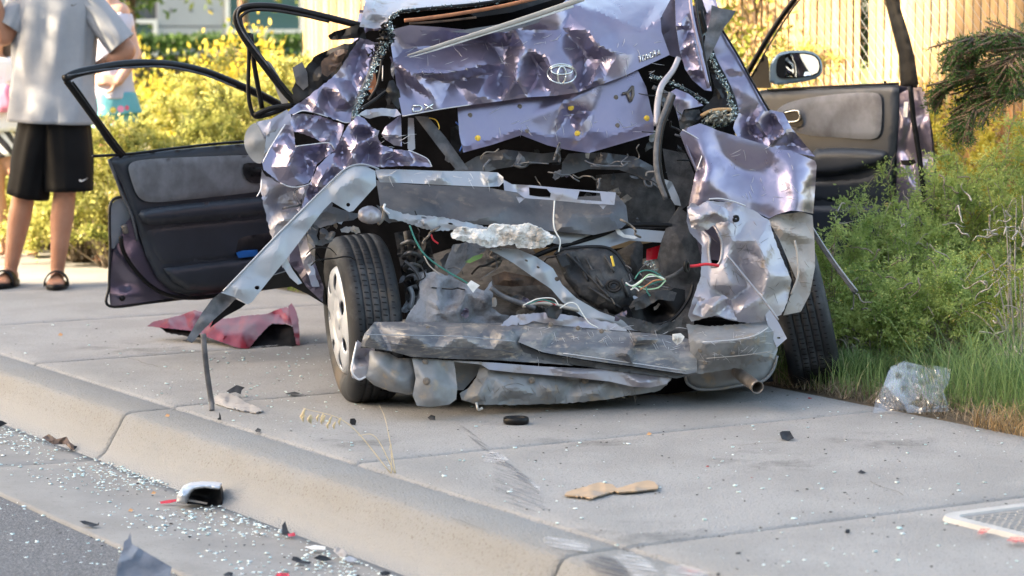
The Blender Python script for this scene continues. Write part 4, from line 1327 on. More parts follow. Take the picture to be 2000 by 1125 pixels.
# broken pieces inside the left opening
sh('metal_scrap', [(700, 224), (715, 214), (745, 211), (775, 213), (784, 224), (770, 229), (745, 226), (722, 232)], paint_dull, dy=-.02, crum=(.02, 16), jag=1, seed=23)
sh('plastic_scrap', [(760, 158), (768, 156), (780, 176), (785, 205), (778, 214), (766, 200), (754, 176)], plast, [(768, 180, -.04)], dy=.0, step=5, seed=24)
ptube('wiper_arm', [(700, 216), (725, 200), (750, 182), (765, 172)], .006, plast, car, dy=.03)
ptube('wiper_arm', [(720, 195), (735, 170), (742, 140), (745, 115)], .004, plast_dusty, car, dy=.12)
sh('plastic_scrap', [(722, 150), (732, 138), (736, 165), (728, 185), (720, 178)], orange_f, dy=.15, crum=(.01, 14))
ptube('metal_rod', [(748, 128), (747, 158)], .002, edge_m, car, dy=.1)
g2 = [P(a, b, yc(a, b) - .045) for a, b in ((757, 50), (758, 72), (748, 88), (736, 110), (722, 146), (706, 180), (694, 212), (691, 235))]
tube('window_gasket', g2, .0095, rubber_gr, car, flat=.6)
crumbs('glass_crumbs', [p + Vector((.006, -.008, 0)) for p in g2], 620, .0055, car, .0058, 4)
crumbs('torn_sealant', g2[:4], 200, .011, car, .012, 5, rubber)

# ---- left rear door frame, twisted up
ld = empty('left_rear_door', P(560, 560, 9.2) * 1, parent=car)
yD = lambda px, py: 9.25 + 0 * px
def dtube(pix, r, m, name='door_frame', dyy=0., par=None, Yf=None, **k):
    Yf = Yf or yD
    return tube(name, [P(p[0], p[1], Yf(p[0], p[1]) + dyy + (p[2] if len(p) > 2 else 0)) for p in pix], r, m, par or ld, **k)
fr = [(712, 52), (640, 34), (580, 20), (530, 12), (490, 12), (467, 20), (461, 36), (470, 62), (495, 100), (525, 140), (555, 178), (582, 208)]
dtube(fr, .0125, rubber, flat=1.3)
dtube([(a + 9 * (1 if i > 4 else .3), b + (8 if i < 6 else 2)) for i, (a, b) in enumerate(fr)][1:], .006, plast, 'frame_seal', -.012)
dtube([(470, 14), (464, 24), (464, 38), (474, 62), (500, 98), (528, 134)], .0028, rubber_gr, 'frame_seal', -.02)
dtube([(487, 64), (486, 120), (485, 180), (490, 212), (500, 228), (530, 222), (572, 206)], .0075, rubber, 'window_sash')
dtube([(490, 66), (497, 130), (512, 212)], .009, rubber, 'window_sash', .02)
dtube([(497, 226), (530, 212), (575, 205)], .010, rubber, 'belt_trim', -.01, flat=.6)
sh('window_strip', [(516, 120), (522, 118), (530, 124), (545, 150), (563, 200), (566, 210), (552, 208), (535, 165)], beige_pl, base=yD, dy=.0, parent=ld, step=6)
sh('door_scrap', [(640, 70), (652, 62), (700, 48), (712, 58), (702, 74), (660, 78), (646, 78)], rubber, base=yD, dy=-.05, parent=ld, crum=(.02, 16))
sh('door_scrap', [(598, 132), (612, 112), (640, 98), (665, 88), (704, 80), (692, 110), (664, 138), (648, 152), (622, 172), (596, 192), (574, 204), (570, 175), (585, 140)], plast, base=yD, dy=-.08, parent=ld, crum=(.03, 22), jag=1.5)
sh('door_scrap', [(628, 120), (645, 105), (665, 96), (680, 98), (668, 120), (655, 138), (640, 150), (628, 142)], brown_pl, base=yD, dy=-.14, parent=ld, crum=(.03, 14), jag=1.5)
sh('door_scrap', [(571, 132), (590, 121), (600, 142), (602, 168), (592, 176), (578, 162)], steel_dk, base=yD, dy=-.1, parent=ld, crum=(.01, 20))
sh('quarter_glass_trim', [(690, 88), (712, 58), (716, 78), (704, 92)], rubber, dy=.05)

# ---- stays and pieces seen below the lid
sh('trunk_stay', [(810, 227), (836, 228), (872, 270), (916, 332), (892, 334), (858, 290)], rubber_gr, [(835, 250, -.015), (880, 310, -.015)], dy=.10, step=5, smooth=1)
sh('trunk_post', [(797, 230), (808, 231), (811, 290), (803, 296), (796, 290)], paint_dull, dy=.12, step=5)
sh('shelf_panel', [(880, 336), (930, 306), (985, 292), (1060, 300), (1095, 296), (1095, 316), (1040, 320), (970, 330), (930, 344)], steel_dk, [(985, 305, -.05)], dy=.16, crum=(.02, 24), seed=31)
sh('shelf_panel', [(1098, 318), (1110, 300), (1180, 298), (1240, 306), (1286, 330), (1292, 372), (1262, 350), (1210, 332), (1150, 330), (1096, 346)], steel_dk, [(1180, 312, -.05), (1240, 322, -.04)], dy=.14, crum=(.016, 26), seed=32)
sh('shelf_panel', [(930, 232), (985, 240), (985, 262), (950, 262), (900, 300), (880, 290), (880, 250)], plast, dy=.2, crum=(.04, 26), seed=33)
sh('trunk_liner', [(1164, 342), (1240, 336), (1300, 362), (1318, 400), (1322, 446), (1230, 446), (1190, 440), (1165, 400)], carpet, [(1240, 390, -.03)], dy=.22, step=9, crum=(.01, 40), seed=34)
sh('trunk_liner', [(1294, 290), (1340, 300), (1356, 340), (1345, 400), (1330, 410), (1310, 370), (1300, 330)], carpet, dy=.06, step=8, crum=(.01, 30), seed=35)
sh('bracket_scrap', [(1298, 350), (1312, 355), (1326, 385), (1330, 402), (1318, 400), (1304, 378)], steel, dy=.03, step=5, crum=(.008, 14))
ptube('latch_hook', [(1258, 352), (1262, 362), (1272, 364), (1274, 356)], .004, steel_dk, car, dy=.08)
sh('shelf_lamp', [(1143, 300), (1152, 299), (1150, 310), (1144, 308)], white_pl, dy=.1, step=4)
ptube('blue_wire', [(898, 295), (905, 275), (900, 250), (890, 238)], .0025, mat('blue_wire', (.02, .12, .5), .5), car, dy=.09)
ptube('yellow_wire', [(838, 230), (852, 235), (858, 250), (850, 258)], .0018, yellow_p, car, dy=.1)

# ---- right side of the trunk opening
ptube('lid_hinge', [(1326, 112), (1314, 138), (1292, 168), (1284, 205), (1283, 246)], [.010, .0105, .012, .012], paint_dull, car, dy=-.08, flat=.45)
ptube('trunk_seal', [(1312, 182), (1302, 210), (1288, 250), (1282, 300), (1286, 345), (1302, 388)], .0115, rubber_gr, car, dy=-.10, flat=.8)
ptube('trunk_seal', [(1318, 186), (1308, 214), (1295, 250), (1289, 300), (1293, 345), (1308, 388)], .005, rubber, car, dy=-.108)
sh('inner_pillar', [(1318, -20, .1), (1348, -20, .1), (1352, 20), (1364, 70), (1386, 150), (1390, 178), (1376, 176), (1352, 156), (1338, 135), (1328, 100), (1320, 50)],
   paint, [(1330, 50, -.03), (1345, 60, .03), (1355, 80, -.03), (1340, 110, .03), (1370, 140, -.04), (1360, 150, .02)], dy=-.06, step=5, smooth=1, crum=(.006, 20), seed=36)
ptube('pillar_rib', [(1346, -20), (1352, 30), (1364, 85), (1384, 172)], .0065, paint, car, dy=-.11)
ptube('pillar_rib', [(1357, -20), (1362, 30), (1372, 85), (1388, 168)], .004, plast, car, dy=-.10)
sh('plastic_flap', [(1390, 10), (1412, 17), (1437, 21), (1430, 34), (1414, 54), (1398, 88), (1376, 130), (1371, 112), (1378, 70), (1388, 36)], rubber_gr, [(1400, 40, -.02), (1385, 85, -.03)], dy=-.09, step=5, smooth=3)
sh('window_frame_inner', [(1352, -20), (1372, 0), (1392, 60), (1390, 100), (1402, 130), (1420, 180), (1436, 215), (1428, 240), (1400, 244), (1370, 215), (1392, 190), (1396, 170), (1385, 130), (1372, 90), (1362, 40)], plast, dy=.06, step=7, crum=(.02, 22), seed=37)
g3 = [P(a, b, yc(a, b) - .03) for a, b in ((1368, 20), (1380, 70), (1396, 118), (1418, 160), (1434, 200), (1437, 222), (1424, 238), (1398, 242), (1382, 236))]
tube('window_gasket', g3, .0095, rubber, car, flat=.7)
crumbs('glass_crumbs', [p + Vector((-.01, -.008, 0)) for p in g3[1:]], 700, .0055, car, .0058, 6)
g4 = [P(a, b, yc(a, b) - .0) for a, b in ((1272, 152), (1300, 162), (1335, 177), (1378, 202))]
tube('window_gasket', g4, .013, rubber, car, flat=.7)
crumbs('glass_crumbs', [p + Vector((0, -.012, .008)) for p in g4], 160, .005, car, .005, 7)
ptube('trunk_strut', [(1275, 170), (1300, 182), (1325, 200)], .008, rubber_gr, car, dy=.0)
sh('quarter_lip', [(1306, 182), (1320, 173), (1345, 183), (1374, 206), (1352, 211), (1336, 214), (1326, 236), (1320, 215)], paint, [(1335, 192, -.03)], dy=-.04, step=5, smooth=3, seed=38)
sh('hinge_bracket', [(1324, 226), (1340, 214), (1366, 214), (1372, 226), (1360, 240), (1346, 248), (1336, 258), (1328, 250)], plast_dusty, dy=-.02, crum=(.02, 14), jag=1, seed=39)
ptube('fuel_hose', [(1370, 226), (1385, 218), (1405, 214), (1427, 214)], .0065, mat('tan_hose', (.45, .27, .12), .5), car, dy=-.06)
crumbs('torn_padding', [P(a, b, yc(a, b) - .06) for a, b in ((1385, 232), (1400, 228), (1418, 232))], 200, .009, car, .012, 8, mat('torn_foam', (.45, .48, .42), .8, c2=(.25, .22, .18), ns=40))
sh('quarter_upper', [(1360, -34, .2), (1384, -34, .2), (1400, 5), (1412, 58), (1440, 108), (1462, 148), (1490, 200), (1502, 214), (1530, 220), (1546, 250), (1592, 306), (1560, 300), (1500, 288), (1440, 268), (1432, 250), (1441, 215), (1436, 190), (1416, 152), (1398, 112), (1384, 70)],
   paint, [(1400, 70, .0), (1430, 130, -.02), (1452, 180, -.02), (1476, 238, -.03), (1510, 246, .05), (1532, 262, -.05), (1500, 272, .0), (1460, 236, .03), (1470, 264, .05), (1545, 280, .04), (1520, 232, -.02)], dy=.0, step=6, smooth=3, crum=(.007, 44), seed=40)
ptube('pillar_trim', [(1404, 48), (1440, 106), (1464, 150), (1502, 216)], .004, rubber, car, dy=-.01)

# ---- right rear quarter panel
sh('quarter_panel_right', [(1333, 254), (1349, 247), (1367, 241), (1390, 249), (1402, 255), (1443, 267), (1492, 282), (1519, 292), (1545, 294), (1592, 314), (1595, 323, .03), (1592, 370, .10), (1588, 417, .10), (1566, 413, -.04), (1545, 411, -.04), (1517, 419), (1502, 427, .02), (1474, 413, .02), (1433, 396), (1388, 390), (1382, 393), (1367, 405), (1344, 421, .05), (1346, 396, .06), (1359, 335, .06), (1342, 298, .04), (1328, 261)],
   paint, [(1366, 272, -0.019), (1374, 300, -0.031), (1386, 328, -0.043), (1372, 360, -0.037), (1363, 392, -0.019), (1364, 345, -0.012), (1400, 300, 0.019), (1425, 320, 0.031), (1455, 335, 0.040), (1485, 355, 0.031), (1400, 275, 0.012), (1450, 288, 0.006), (1500, 320, 0.019), (1522, 350, 0.006), (1520, 300, -0.006), (1400, 370, -0.025), (1440, 378, 0.000), (1480, 395, 0.012), (1548, 350, -0.043), (1552, 325, -0.025), (1562, 385, -0.056), (1577, 350, -0.019), (1530, 385, -0.012), (1580, 390, -0.012)],
   dy=-.14, step=6, smooth=5, seed=41, thick=.003)
sh('quarter_flange', [(1328, 262), (1334, 257), (1343, 263), (1368, 276), (1371, 300), (1361, 336), (1346, 305)], paint_dull, [(1350, 285, .03)], dy=-.10, step=5, seed=42)
ptube('flange_rib', [(1331, 262), (1345, 295), (1361, 334)], .0035, paint, car, dy=-.12)
ptube('scratch_lip', [(1385, 389), (1405, 388), (1430, 393), (1456, 402)], .0028, edge_m, car, dy=-.2)
sh('lower_quarter', [(1343, 405), (1365, 402), (1382, 392), (1433, 396), (1470, 410), (1502, 430), (1512, 465), (1528, 505), (1546, 548), (1538, 590), (1526, 615), (1497, 627), (1459, 631), (1434, 627), (1395, 617), (1350, 628), (1344, 616), (1357, 574), (1369, 539), (1371, 480), (1348, 455), (1341, 432)],
   paint_dull, [(1380, 418, -0.048), (1364, 438, 0.024), (1400, 428, -0.016), (1420, 438, -0.056), (1432, 470, -0.048), (1416, 520, -0.040), (1430, 556, -0.048), (1452, 598, -0.040), (1444, 520, 0.024), (1462, 560, 0.024), (1480, 470, -0.064), (1500, 530, -0.064), (1490, 580, -0.040), (1515, 580, -0.016), (1385, 560, 0.000), (1390, 590, -0.040), (1404, 600, 0.016), (1426, 588, 0.032), (1440, 612, -0.024), (1370, 600, 0.000), (1462, 430, 0.000), (1386, 515, 0.000)],
   holes=[[(1368, 436), (1392, 440), (1404, 458), (1410, 480), (1406, 512), (1390, 520), (1384, 490), (1386, 466), (1374, 452)]],
   dy=-.18, step=5, smooth=2, crum=(.011, 34), jag=.8, seed=43)
for hpts in ([(1368, 436), (1392, 440), (1404, 458), (1410, 480), (1406, 512), (1390, 520), (1384, 490), (1386, 466), (1374, 452)],):
    tube('torn_rim', [P(a, b, SH['lower_quarter'](a, b) - .002) for a, b in hpts], .0045, paint_dull, car, closed=True, sub=4)
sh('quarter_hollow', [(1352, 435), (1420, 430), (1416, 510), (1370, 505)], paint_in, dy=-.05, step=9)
sh('corner_fold', [(1342, 404), (1352, 396), (1368, 404), (1386, 394), (1410, 404), (1436, 418), (1438, 440), (1420, 432), (1400, 436), (1384, 448), (1366, 452), (1350, 444)], paint_dull, [(1370, 420, -.05), (1400, 416, -.05), (1385, 432, -.01), (1360, 440, -.03)], dy=-.25, step=4, crum=(.02, 18), jag=1.2, seed=95)
sh('corner_fold', [(1352, 612), (1362, 590), (1384, 584), (1412, 576), (1428, 586), (1432, 606), (1440, 626), (1400, 616), (1372, 620)], paint_dull, [(1390, 596, -.05), (1420, 598, .02)], dy=-.22, step=4, crum=(.02, 18), jag=1.2, seed=96)
ptube('body_seam', [(1420, 498), (1450, 535), (1495, 590), (1520, 625)], .004, paint_dull, car, dy=-.25)
sh('mount_strap', [(1492, 604), (1506, 606), (1522, 632), (1537, 661), (1517, 679), (1511, 664), (1498, 630)], paint_dull, dy=-.19, step=5, holes=[ell(1521, 660, 3.5, 2, 0, 8)[:-1]], seed=44)
sh('arch_liner', [(1500, 430), (1517, 420), (1566, 414), (1587, 421), (1591, 470), (1592, 520), (1582, 574), (1564, 609), (1530, 616), (1540, 588), (1556, 548), (1540, 510), (1522, 468)],
   liner_m, [(1530, 450, -.04), (1550, 480, .03), (1560, 460, -.03), (1570, 530, -.03), (1555, 570, .0), (1575, 440, .02), (1545, 430, .03)], dy=-.11, step=6, smooth=4, crum=(.01, 30), seed=45)
ptube('liner_rib', [(1552, 470), (1558, 500), (1558, 540), (1545, 575)], .004, liner_m, car, dy=-.16)
for a, b in ((1437, 427),):
    ptube('plastic_clip', [(a - 4, b - 3), (a + 3, b - 4), (a + 4, b + 3), (a - 3, b + 4), (a - 3, b)], .0055, rubber, car, dy=-.27 if a != 1551 else -.2, sub=3)
ptube('chrome_strip', [(1578, 437), (1606, 482), (1638, 528), (1672, 572)], .0085, rubber_gr, car, dy=-.06, flat=.5, label='narrow metal strip hanging down beside the right tyre')
ptube('chrome_strip', [(1581, 434), (1609, 479), (1641, 525), (1675, 569)], .003, steel, car, dy=-.068)

# ---- bumper reinforcement bent into an elbow
bent = sh('bent_rail', [(432, 572), (444, 560), (478, 524), (520, 478), (560, 440), (600, 402), (640, 360), (672, 331), (686, 324), (708, 321), (733, 334), (735, 362), (715, 384), (690, 412), (682, 414), (668, 406), (648, 394), (632, 410), (600, 452), (560, 505), (525, 548), (492, 590), (483, 595), (470, 586), (458, 580)],
   steel, [(600, 425, -.02), (660, 370, -.02), (540, 490, -.02), (470, 565, -.02), (700, 345, -.03), (700, 380, .0)], dy=-.2, step=6, smooth=3, holes=[ell(680, 400, 4, 4, 0, 8)[:-1], ell(502, 562, 5, 4, 0, 8)[:-1]], seed=50, crum=(.004, 40))
bend = ptube('rail_edge', [(436, 569), (480, 523), (560, 440), (640, 361), (676, 329), (708, 321), (740, 330)], .003, steel, bent, dy=-.205)
sh('bent_rail', [(733, 331, .03), (780, 331, .03), (860, 334, .03), (940, 335, .03), (972, 337, .03), (983, 346), (984, 356), (975, 364), (950, 365), (860, 361), (780, 357), (742, 356), (736, 345)], steel, [(760, 342, -.03), (860, 345, -.03), (950, 348, -.03), (970, 358, .03)], dy=-.17, step=5, smooth=2, seed=51, crum=(.003, 30))
sh('bent_rail', [(432, 570), (462, 582), (447, 598), (418, 624), (396, 645), (375, 670), (364, 664), (374, 646), (394, 612), (414, 584)], rubber_gr, [(440, 590, .04), (400, 625, -.02)], dy=-.13, step=5, seed=52)
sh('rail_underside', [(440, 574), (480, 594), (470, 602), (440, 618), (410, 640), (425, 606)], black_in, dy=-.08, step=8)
br_ = sh('lamp_bracket', [(983, 351), (1000, 360), (1040, 362), (1110, 369), (1203, 376), (1200, 400), (1150, 398), (1080, 391), (1025, 387), (1010, 376), (985, 372)], [paint_dull, edge_m], [(1100, 380, -.01), (1010, 366, .02)], dy=-.12, step=4,
   holes=[[(1033, 366), (1068, 369), (1076, 378), (1074, 387), (1034, 382)], [(1132, 373), (1172, 377), (1175, 393), (1127, 390)]], seed=53)
sh('bracket_tab', [(1008, 384), (1026, 387), (1014, 397)], paint_dull, dy=-.11, step=4); sh('bracket_tab', [(1168, 398), (1186, 399), (1178, 409)], paint_dull, dy=-.11, step=4)
sh('inner_bumper', [(735, 352, .15), (800, 360, .15), (950, 366, .15), (1050, 384, .13), (1120, 385, .13), (1205, 380, .1), (1223, 402, .06), (1227, 434, .04), (1214, 446), (1160, 459), (1080, 452), (980, 441), (860, 434), (790, 427), (744, 412)],
   steel_dk, [(850, 395, .06), (1000, 410, .04), (1120, 420, .0), (1190, 420, -.01), (800, 408, .0), (950, 425, -.02), (1100, 442, -.03)], dy=-.04, step=7, smooth=4, seed=54, crum=(.004, 36))
sh('bumper_lip', [(985, 443), (1080, 453), (1165, 460), (1228, 446), (1300, 452), (1296, 474), (1230, 470), (1180, 486), (1120, 484), (1050, 468)], steel, [(1100, 466, -.02), (1200, 462, .02)], dy=-.0, step=6, seed=55)
sh('torn_steel', [(748, 404), (790, 418), (860, 424), (930, 438), (968, 450), (930, 455), (880, 449), (850, 452), (815, 443), (790, 434), (760, 427)], steel, [(830, 432, -.03), (900, 444, -.02)], dy=-.1, step=4, jag=1.5, crum=(.012, 16), seed=56,
   holes=[ell(828, 425, 6, 2, .2, 8)[:-1], ell(880, 437, 5, 2, .2, 8)[:-1]])
sh('torn_steel', [(735, 400), (760, 412), (780, 432), (760, 436), (745, 425)], steel_dk, dy=-.08, step=5, jag=1, crum=(.02, 14), seed=57)
sh('arch_scrap', [(612, 436), (622, 420), (650, 404), (690, 416), (708, 420), (690, 430), (655, 436), (625, 446)], steel_dk, dy=-.06, crum=(.02, 18), jag=1, seed=58)
sh('arch_scrap', [(600, 440), (612, 436), (622, 470), (640, 460), (650, 470), (630, 480), (615, 478), (614, 520), (602, 480)], steel_dk, dy=.0, crum=(.03, 18), jag=1, seed=59)
sh('exhaust_hanger', [(702, 408), (722, 400), (740, 408), (747, 420), (742, 434), (722, 439), (702, 432), (698, 420)], paint_dull, dy=-.14, step=4, rnd_ol=1, bulge=(.04, 14), seed=60)
ptube('bracket_shred', [(745, 402), (750, 415), (746, 430), (738, 438)], .006, bolt_m, car, dy=-.12)
ptube('bracket_shred', [(752, 398), (750, 408), (760, 418)], .004, edge_m, car, dy=-.13)

# ---- torn odds and ends packed into the gaps
jr = random.Random(21)
def junk(cx, cy, s_, m, dd, i):
    n_ = jr.randint(5, 8); a0 = jr.uniform(0, 6.28); el_ = jr.uniform(.25, .8); rot = jr.uniform(0, 3.14)
    ol = []
    for k in range(n_):
        a = a0 + 2 * math.pi * (k + jr.uniform(-.3, .3)) / n_; r_ = s_ * jr.uniform(.6, 1.2)
        x, y = math.cos(a) * r_, math.sin(a) * r_ * el_
        ol.append((cx + x * math.cos(rot) - y * math.sin(rot), cy + x * math.sin(rot) + y * math.cos(rot)))
    sh('torn_scrap', ol, m, dy=dd, step=4.5, crum=(.02, 13), jag=1.3, seed=300 + i)
JM = [steel_dk, steel_dk, plast, plast_dusty, felt, carpet, steel, bolt_m, paint_in, liner_m]
for i in range(84):
    zone = jr.choice([(800, 1060, 470, 540, .05), (1090, 1330, 300, 440, .1), (860, 1100, 300, 345, .12), (1180, 1340, 560, 640, -.04), (780, 830, 440, 640, .15), (900, 1130, 560, 625, -.09), (600, 720, 430, 470, -.02), (960, 1250, 610, 640, -.13), (1240, 1340, 180, 300, .1), (700, 790, 90, 220, .12)])
    junk(jr.uniform(zone[0], zone[1]), jr.uniform(zone[2], zone[3]), jr.uniform(7, 21), jr.choice(JM), zone[4] + jr.uniform(-.02, .08), i)
for i in range(44):
    zone = jr.choice([(800, 1000, 450, 620), (1080, 1330, 460, 640), (900, 1280, 300, 350), (1240, 1330, 180, 320), (560, 640, 360, 520)])
    x, y = jr.uniform(zone[0], zone[1]), jr.uniform(zone[2], zone[3]); pts = [(x, y)]; a = jr.uniform(0, 6.28)
    for k in range(jr.randint(3, 6)):
        a += jr.uniform(-1, 1); x += math.cos(a) * jr.uniform(8, 22); y += math.sin(a) * jr.uniform(4, 13); pts.append((x, y, jr.uniform(-.03, .03)))
    ptube('loose_wire', pts, jr.choice([.0018, .0025, .004]), jr.choice([rubber, rubber, plast_dusty, steel_dk, plast, rubber_gr, bolt_m, steel_dk]), car, dy=-.06 + jr.uniform(-.06, .04), seg=6)
# scratches ground through the paint
def scratches(key, par, x0, x1, y0, y1, n_, sd_, r=.0007, m=None, off=.0022):
    r0 = random.Random(sd_); V = []; F = []
    for _ in range(n_):
        x, y = r0.uniform(x0, x1), r0.uniform(y0, y1); a = r0.choice([r0.gauss(-.2, .25), r0.gauss(1.2, .3)]); L = r0.uniform(5, 26); b = r0.uniform(-.3, .3)
        pts = [(x + math.cos(a + b * t) * L * t, y + math.sin(a + b * t) * L * t) for t in (0, .33, .66, 1)]
        v, f = tube_vf([np.array(on(key, p, q, off)) for p, q in pts], [r * .4, r, r, r * .3], 4)
        s0 = len(V); V += v; F += [tuple(q + s0 for q in g) for g in f]
    o = mesh_np('scratches', V, F, m or edge_m, par); o['kind'] = 'stuff'
scratches('trunk_lid', lid, 790, 1290, 65, 150, 70, 1)
scratches('plate_panel', plate, 910, 1250, 215, 260, 24, 2)
scratches('quarter_panel_right', car, 1385, 1570, 290, 390, 26, 3)
scratches('lower_quarter', car, 1370, 1520, 420, 600, 40, 4, m=bolt_m)
scratches('arch_liner', car, 1530, 1580, 440, 590, 14, 5, m=bolt_m)
scratches('bent_rail', car, 740, 960, 336, 358, 12, 6)
scratches('quarter_crumple', car, 690, 800, 260, 315, 16, 7)
# torn bright edges where the quarter skin has ripped
for i, pts in enumerate([[(512, 318), (530, 287), (556, 244)], [(548, 358), (572, 365), (602, 360), (612, 345)], [(577, 286), (610, 281), (642, 279), (654, 293)], [(640, 228), (615, 220), (590, 216), (572, 224)], [(656, 234), (672, 240), (686, 238)], [(843, 326), (836, 312), (815, 300), (798, 294)], [(786, 228), (860, 214), (920, 205)], [(1333, 254), (1368, 275), (1372, 300), (1361, 335)]]):
    ptube('torn_edge', [(a + jr.uniform(-1, 1), b + jr.uniform(-1, 1)) for a, b in pts], .0022, edge_m, car, dy=(-.11, -.12, -.12, -.035, -.04, -.15, -.012, -.15)[i], sub=4, seg=5)

# ---- suspension beside the left tyre
for k in range(6):
    cx, cy = 800 + k * 3, 480 + k * 22
    ptube('coil_spring', [(cx - 16, cy, .02), (cx, cy - 8, -.04), (cx + 16, cy, .02), (cx, cy + 8, .06)], .008, steel_dk, car, dy=.22, closed=True)
ptube('damper', [(795, 452), (806, 520), (818, 600)], .014, plast_dusty, car, dy=.24)
ptube('brake_hose', [(790, 510), (812, 530), (822, 560), (812, 600), (806, 625)], .006, steel_dk, car, dy=.1)
ptube('brake_hose', [(800, 560), (806, 580), (800, 605)], .009, steel, car, dy=.12)
sh('axle_plate', [(770, 455), (800, 450), (840, 470), (850, 520), (830, 560), (822, 620), (796, 640), (790, 560)], plast_dusty, dy=.3, crum=(.04, 24), seed=61)

# ---- trunk floor and everything lying in it
sh('trunk_floor', [(820, 505, .75), (930, 470, .8), (1060, 455, .85), (1250, 452, .85), (1330, 460, .7), (1350, 560, .4), (1356, 640, .08), (1340, 668, .0), (1200, 655, .0), (1000, 645, .0), (800, 645, .0), (806, 580, .3)], carpet, [(1000, 570, .35), (1180, 560, .4), (1250, 620, .12)], dy=.02, step=9, crum=(.03, 40), smooth=3, seed=62, thick=.01)
sh('floor_panel', [(940, 520, .5), (1000, 505, .5), (1060, 525, .4), (1100, 560, .25), (1130, 600, .1), (1060, 602, .1), (1000, 575, .2), (960, 560, .25), (940, 545, .35)], carpet, dy=-.05, step=7, crum=(.02, 26), seed=63)
sh('floor_scrap', [(960, 540), (985, 530), (1060, 545), (1062, 556), (1000, 560), (965, 556)], brown_pl, [(1000, 545, -.03)], dy=.05, step=5, crum=(.02, 18), seed=64)
sh('felt_liner', [(825, 534), (850, 530), (880, 541), (905, 553), (930, 561), (946, 568), (955, 555), (961, 548), (963, 575), (960, 600), (975, 612), (996, 618), (985, 636), (900, 640), (830, 640), (786, 640), (800, 610), (820, 582), (819, 555)],
   felt, [(850, 560, -.03), (880, 580, .03), (910, 570, -.04), (950, 590, -.06), (860, 610, -.03), (930, 615, .03), (900, 600, -.05), (830, 600, .0)], dy=-.06, step=5, smooth=2, crum=(.02, 22), jag=1.2, seed=65, thick=.006)
sh('felt_liner', [(868, 520), (885, 478), (920, 472), (955, 480), (945, 492), (925, 500), (910, 515), (890, 540), (878, 545)], felt, dy=.0, step=5, crum=(.02, 20), jag=1, seed=66, thick=.006)
sh('carpet_flap', [(1326, 404), (1342, 416), (1354, 440), (1372, 474), (1373, 540), (1360, 576), (1346, 604), (1332, 585), (1312, 562), (1294, 540), (1284, 505), (1292, 470), (1304, 438)], carpet, [(1330, 470, -.06), (1350, 520, -.04), (1310, 510, -.03), (1335, 560, .02)], dy=.0, step=6, smooth=5, crum=(.008, 34), seed=67, thick=.008)
sh('carpet_flap', [(1190, 498), (1250, 468), (1256, 480), (1254, 545), (1240, 560), (1215, 530)], carpet, [(1235, 500, -.05)], dy=.18, step=6, smooth=4, crum=(.01, 26), seed=68, thick=.006)
sh('wood_board', [(1040, 486), (1130, 480), (1225, 470), (1310, 456), (1318, 464), (1250, 478), (1150, 494), (1050, 500)], mat('hardboard', (.30, .20, .10), .8), dy=.3, step=9, thick=.01)
foam_o = sh('foam_block', [(880, 457), (890, 448), (903, 444), (925, 448), (950, 450), (957, 441), (965, 438), (998, 442), (1018, 440), (1032, 437), (1060, 449), (1086, 464), (1078, 474), (1062, 484), (1040, 486), (1010, 484), (1006, 476), (985, 480), (950, 484), (930, 475), (905, 472), (884, 466)],
   foam, [(930, 460, -.03), (990, 458, .0), (975, 470, .02), (1010, 462, -.02), (1060, 466, -.03), (900, 458, -.02)], dy=-.16, step=4, jag=1.4, smooth=1, crum=(.014, 13), fine=.008, seed=69, thick=.05)
foam_o['label'] = 'broken pale foam block lying across the crushed trunk'
sh('floor_strap', [(955, 488), (975, 484), (1012, 487), (1048, 502), (1080, 524), (1098, 556), (1125, 582), (1170, 608), (1225, 628), (1285, 641), (1272, 649), (1205, 642), (1140, 620), (1098, 590), (1076, 564), (1040, 540), (1003, 514), (972, 496)],
   steel, [(1020, 505, -.02), (1060, 530, -.02), (1110, 580, -.02), (1180, 622, -.02)], dy=-.09, step=4, smooth=2, holes=[ell(1028, 509, 3.5, 2, .5, 8)[:-1], ell(1051, 522, 3.5, 2, .5, 8)[:-1], ell(1088, 545, 5, 4.5, .5, 9)[:-1]], seed=70)
hs = sh('lamp_housing', [(1083, 497), (1100, 487), (1150, 482), (1185, 484), (1206, 498), (1224, 526), (1238, 548), (1244, 575), (1228, 600), (1202, 616), (1165, 602), (1130, 580), (1104, 546)], plast_dusty, [(1180, 550, -.03), (1130, 520, .03), (1195, 580, -.05)], dy=-.02, step=5, bulge=(.05, 26), crum=(.008, 18), seed=71, thick=.02)
def hp(px, py, off=.01): return P(px, py, SH['lamp_housing'](px, py) - off)
tube('housing_rim', [hp(a, b, .006) for a, b in ((1083, 497), (1100, 487), (1150, 482), (1185, 484), (1206, 498), (1224, 526), (1238, 548))], .006, plast, hs)
for (a, b, r) in ((1199, 558, .024), (1199, 558, .014)):
    tube('lamp_socket', [hp(a, b, .02) + Vector((math.cos(t) * r, 0, math.sin(t) * r * .8)) for t in np.linspace(0, 5.7, 9)], .0055, plast, hs, closed=True, sub=3)
for a, b, c_, d_ in ((1108, 494, 1190, 580), (1125, 500, 1148, 548), (1145, 505, 1160, 535), (1182, 500, 1200, 532), (1165, 540, 1178, 560), (1150, 560, 1210, 600), (1215, 545, 1228, 580)):
    tube('housing_rib', [hp(a, b, .012), hp((a + c_) / 2, (b + d_) / 2, .016), hp(c_, d_, .012)], .0045, plast_dusty, hs, sub=3, flat=1.6)
sh('housing_bracket', [(1088, 502), (1104, 498), (1114, 516), (1098, 522)], plast, dy=-.09, parent=hs, step=5, thick=.02)
sh('housing_bracket', [(1150, 528), (1172, 526), (1182, 548), (1160, 552)], plast_dusty, dy=-.1, parent=hs, step=5, thick=.03)
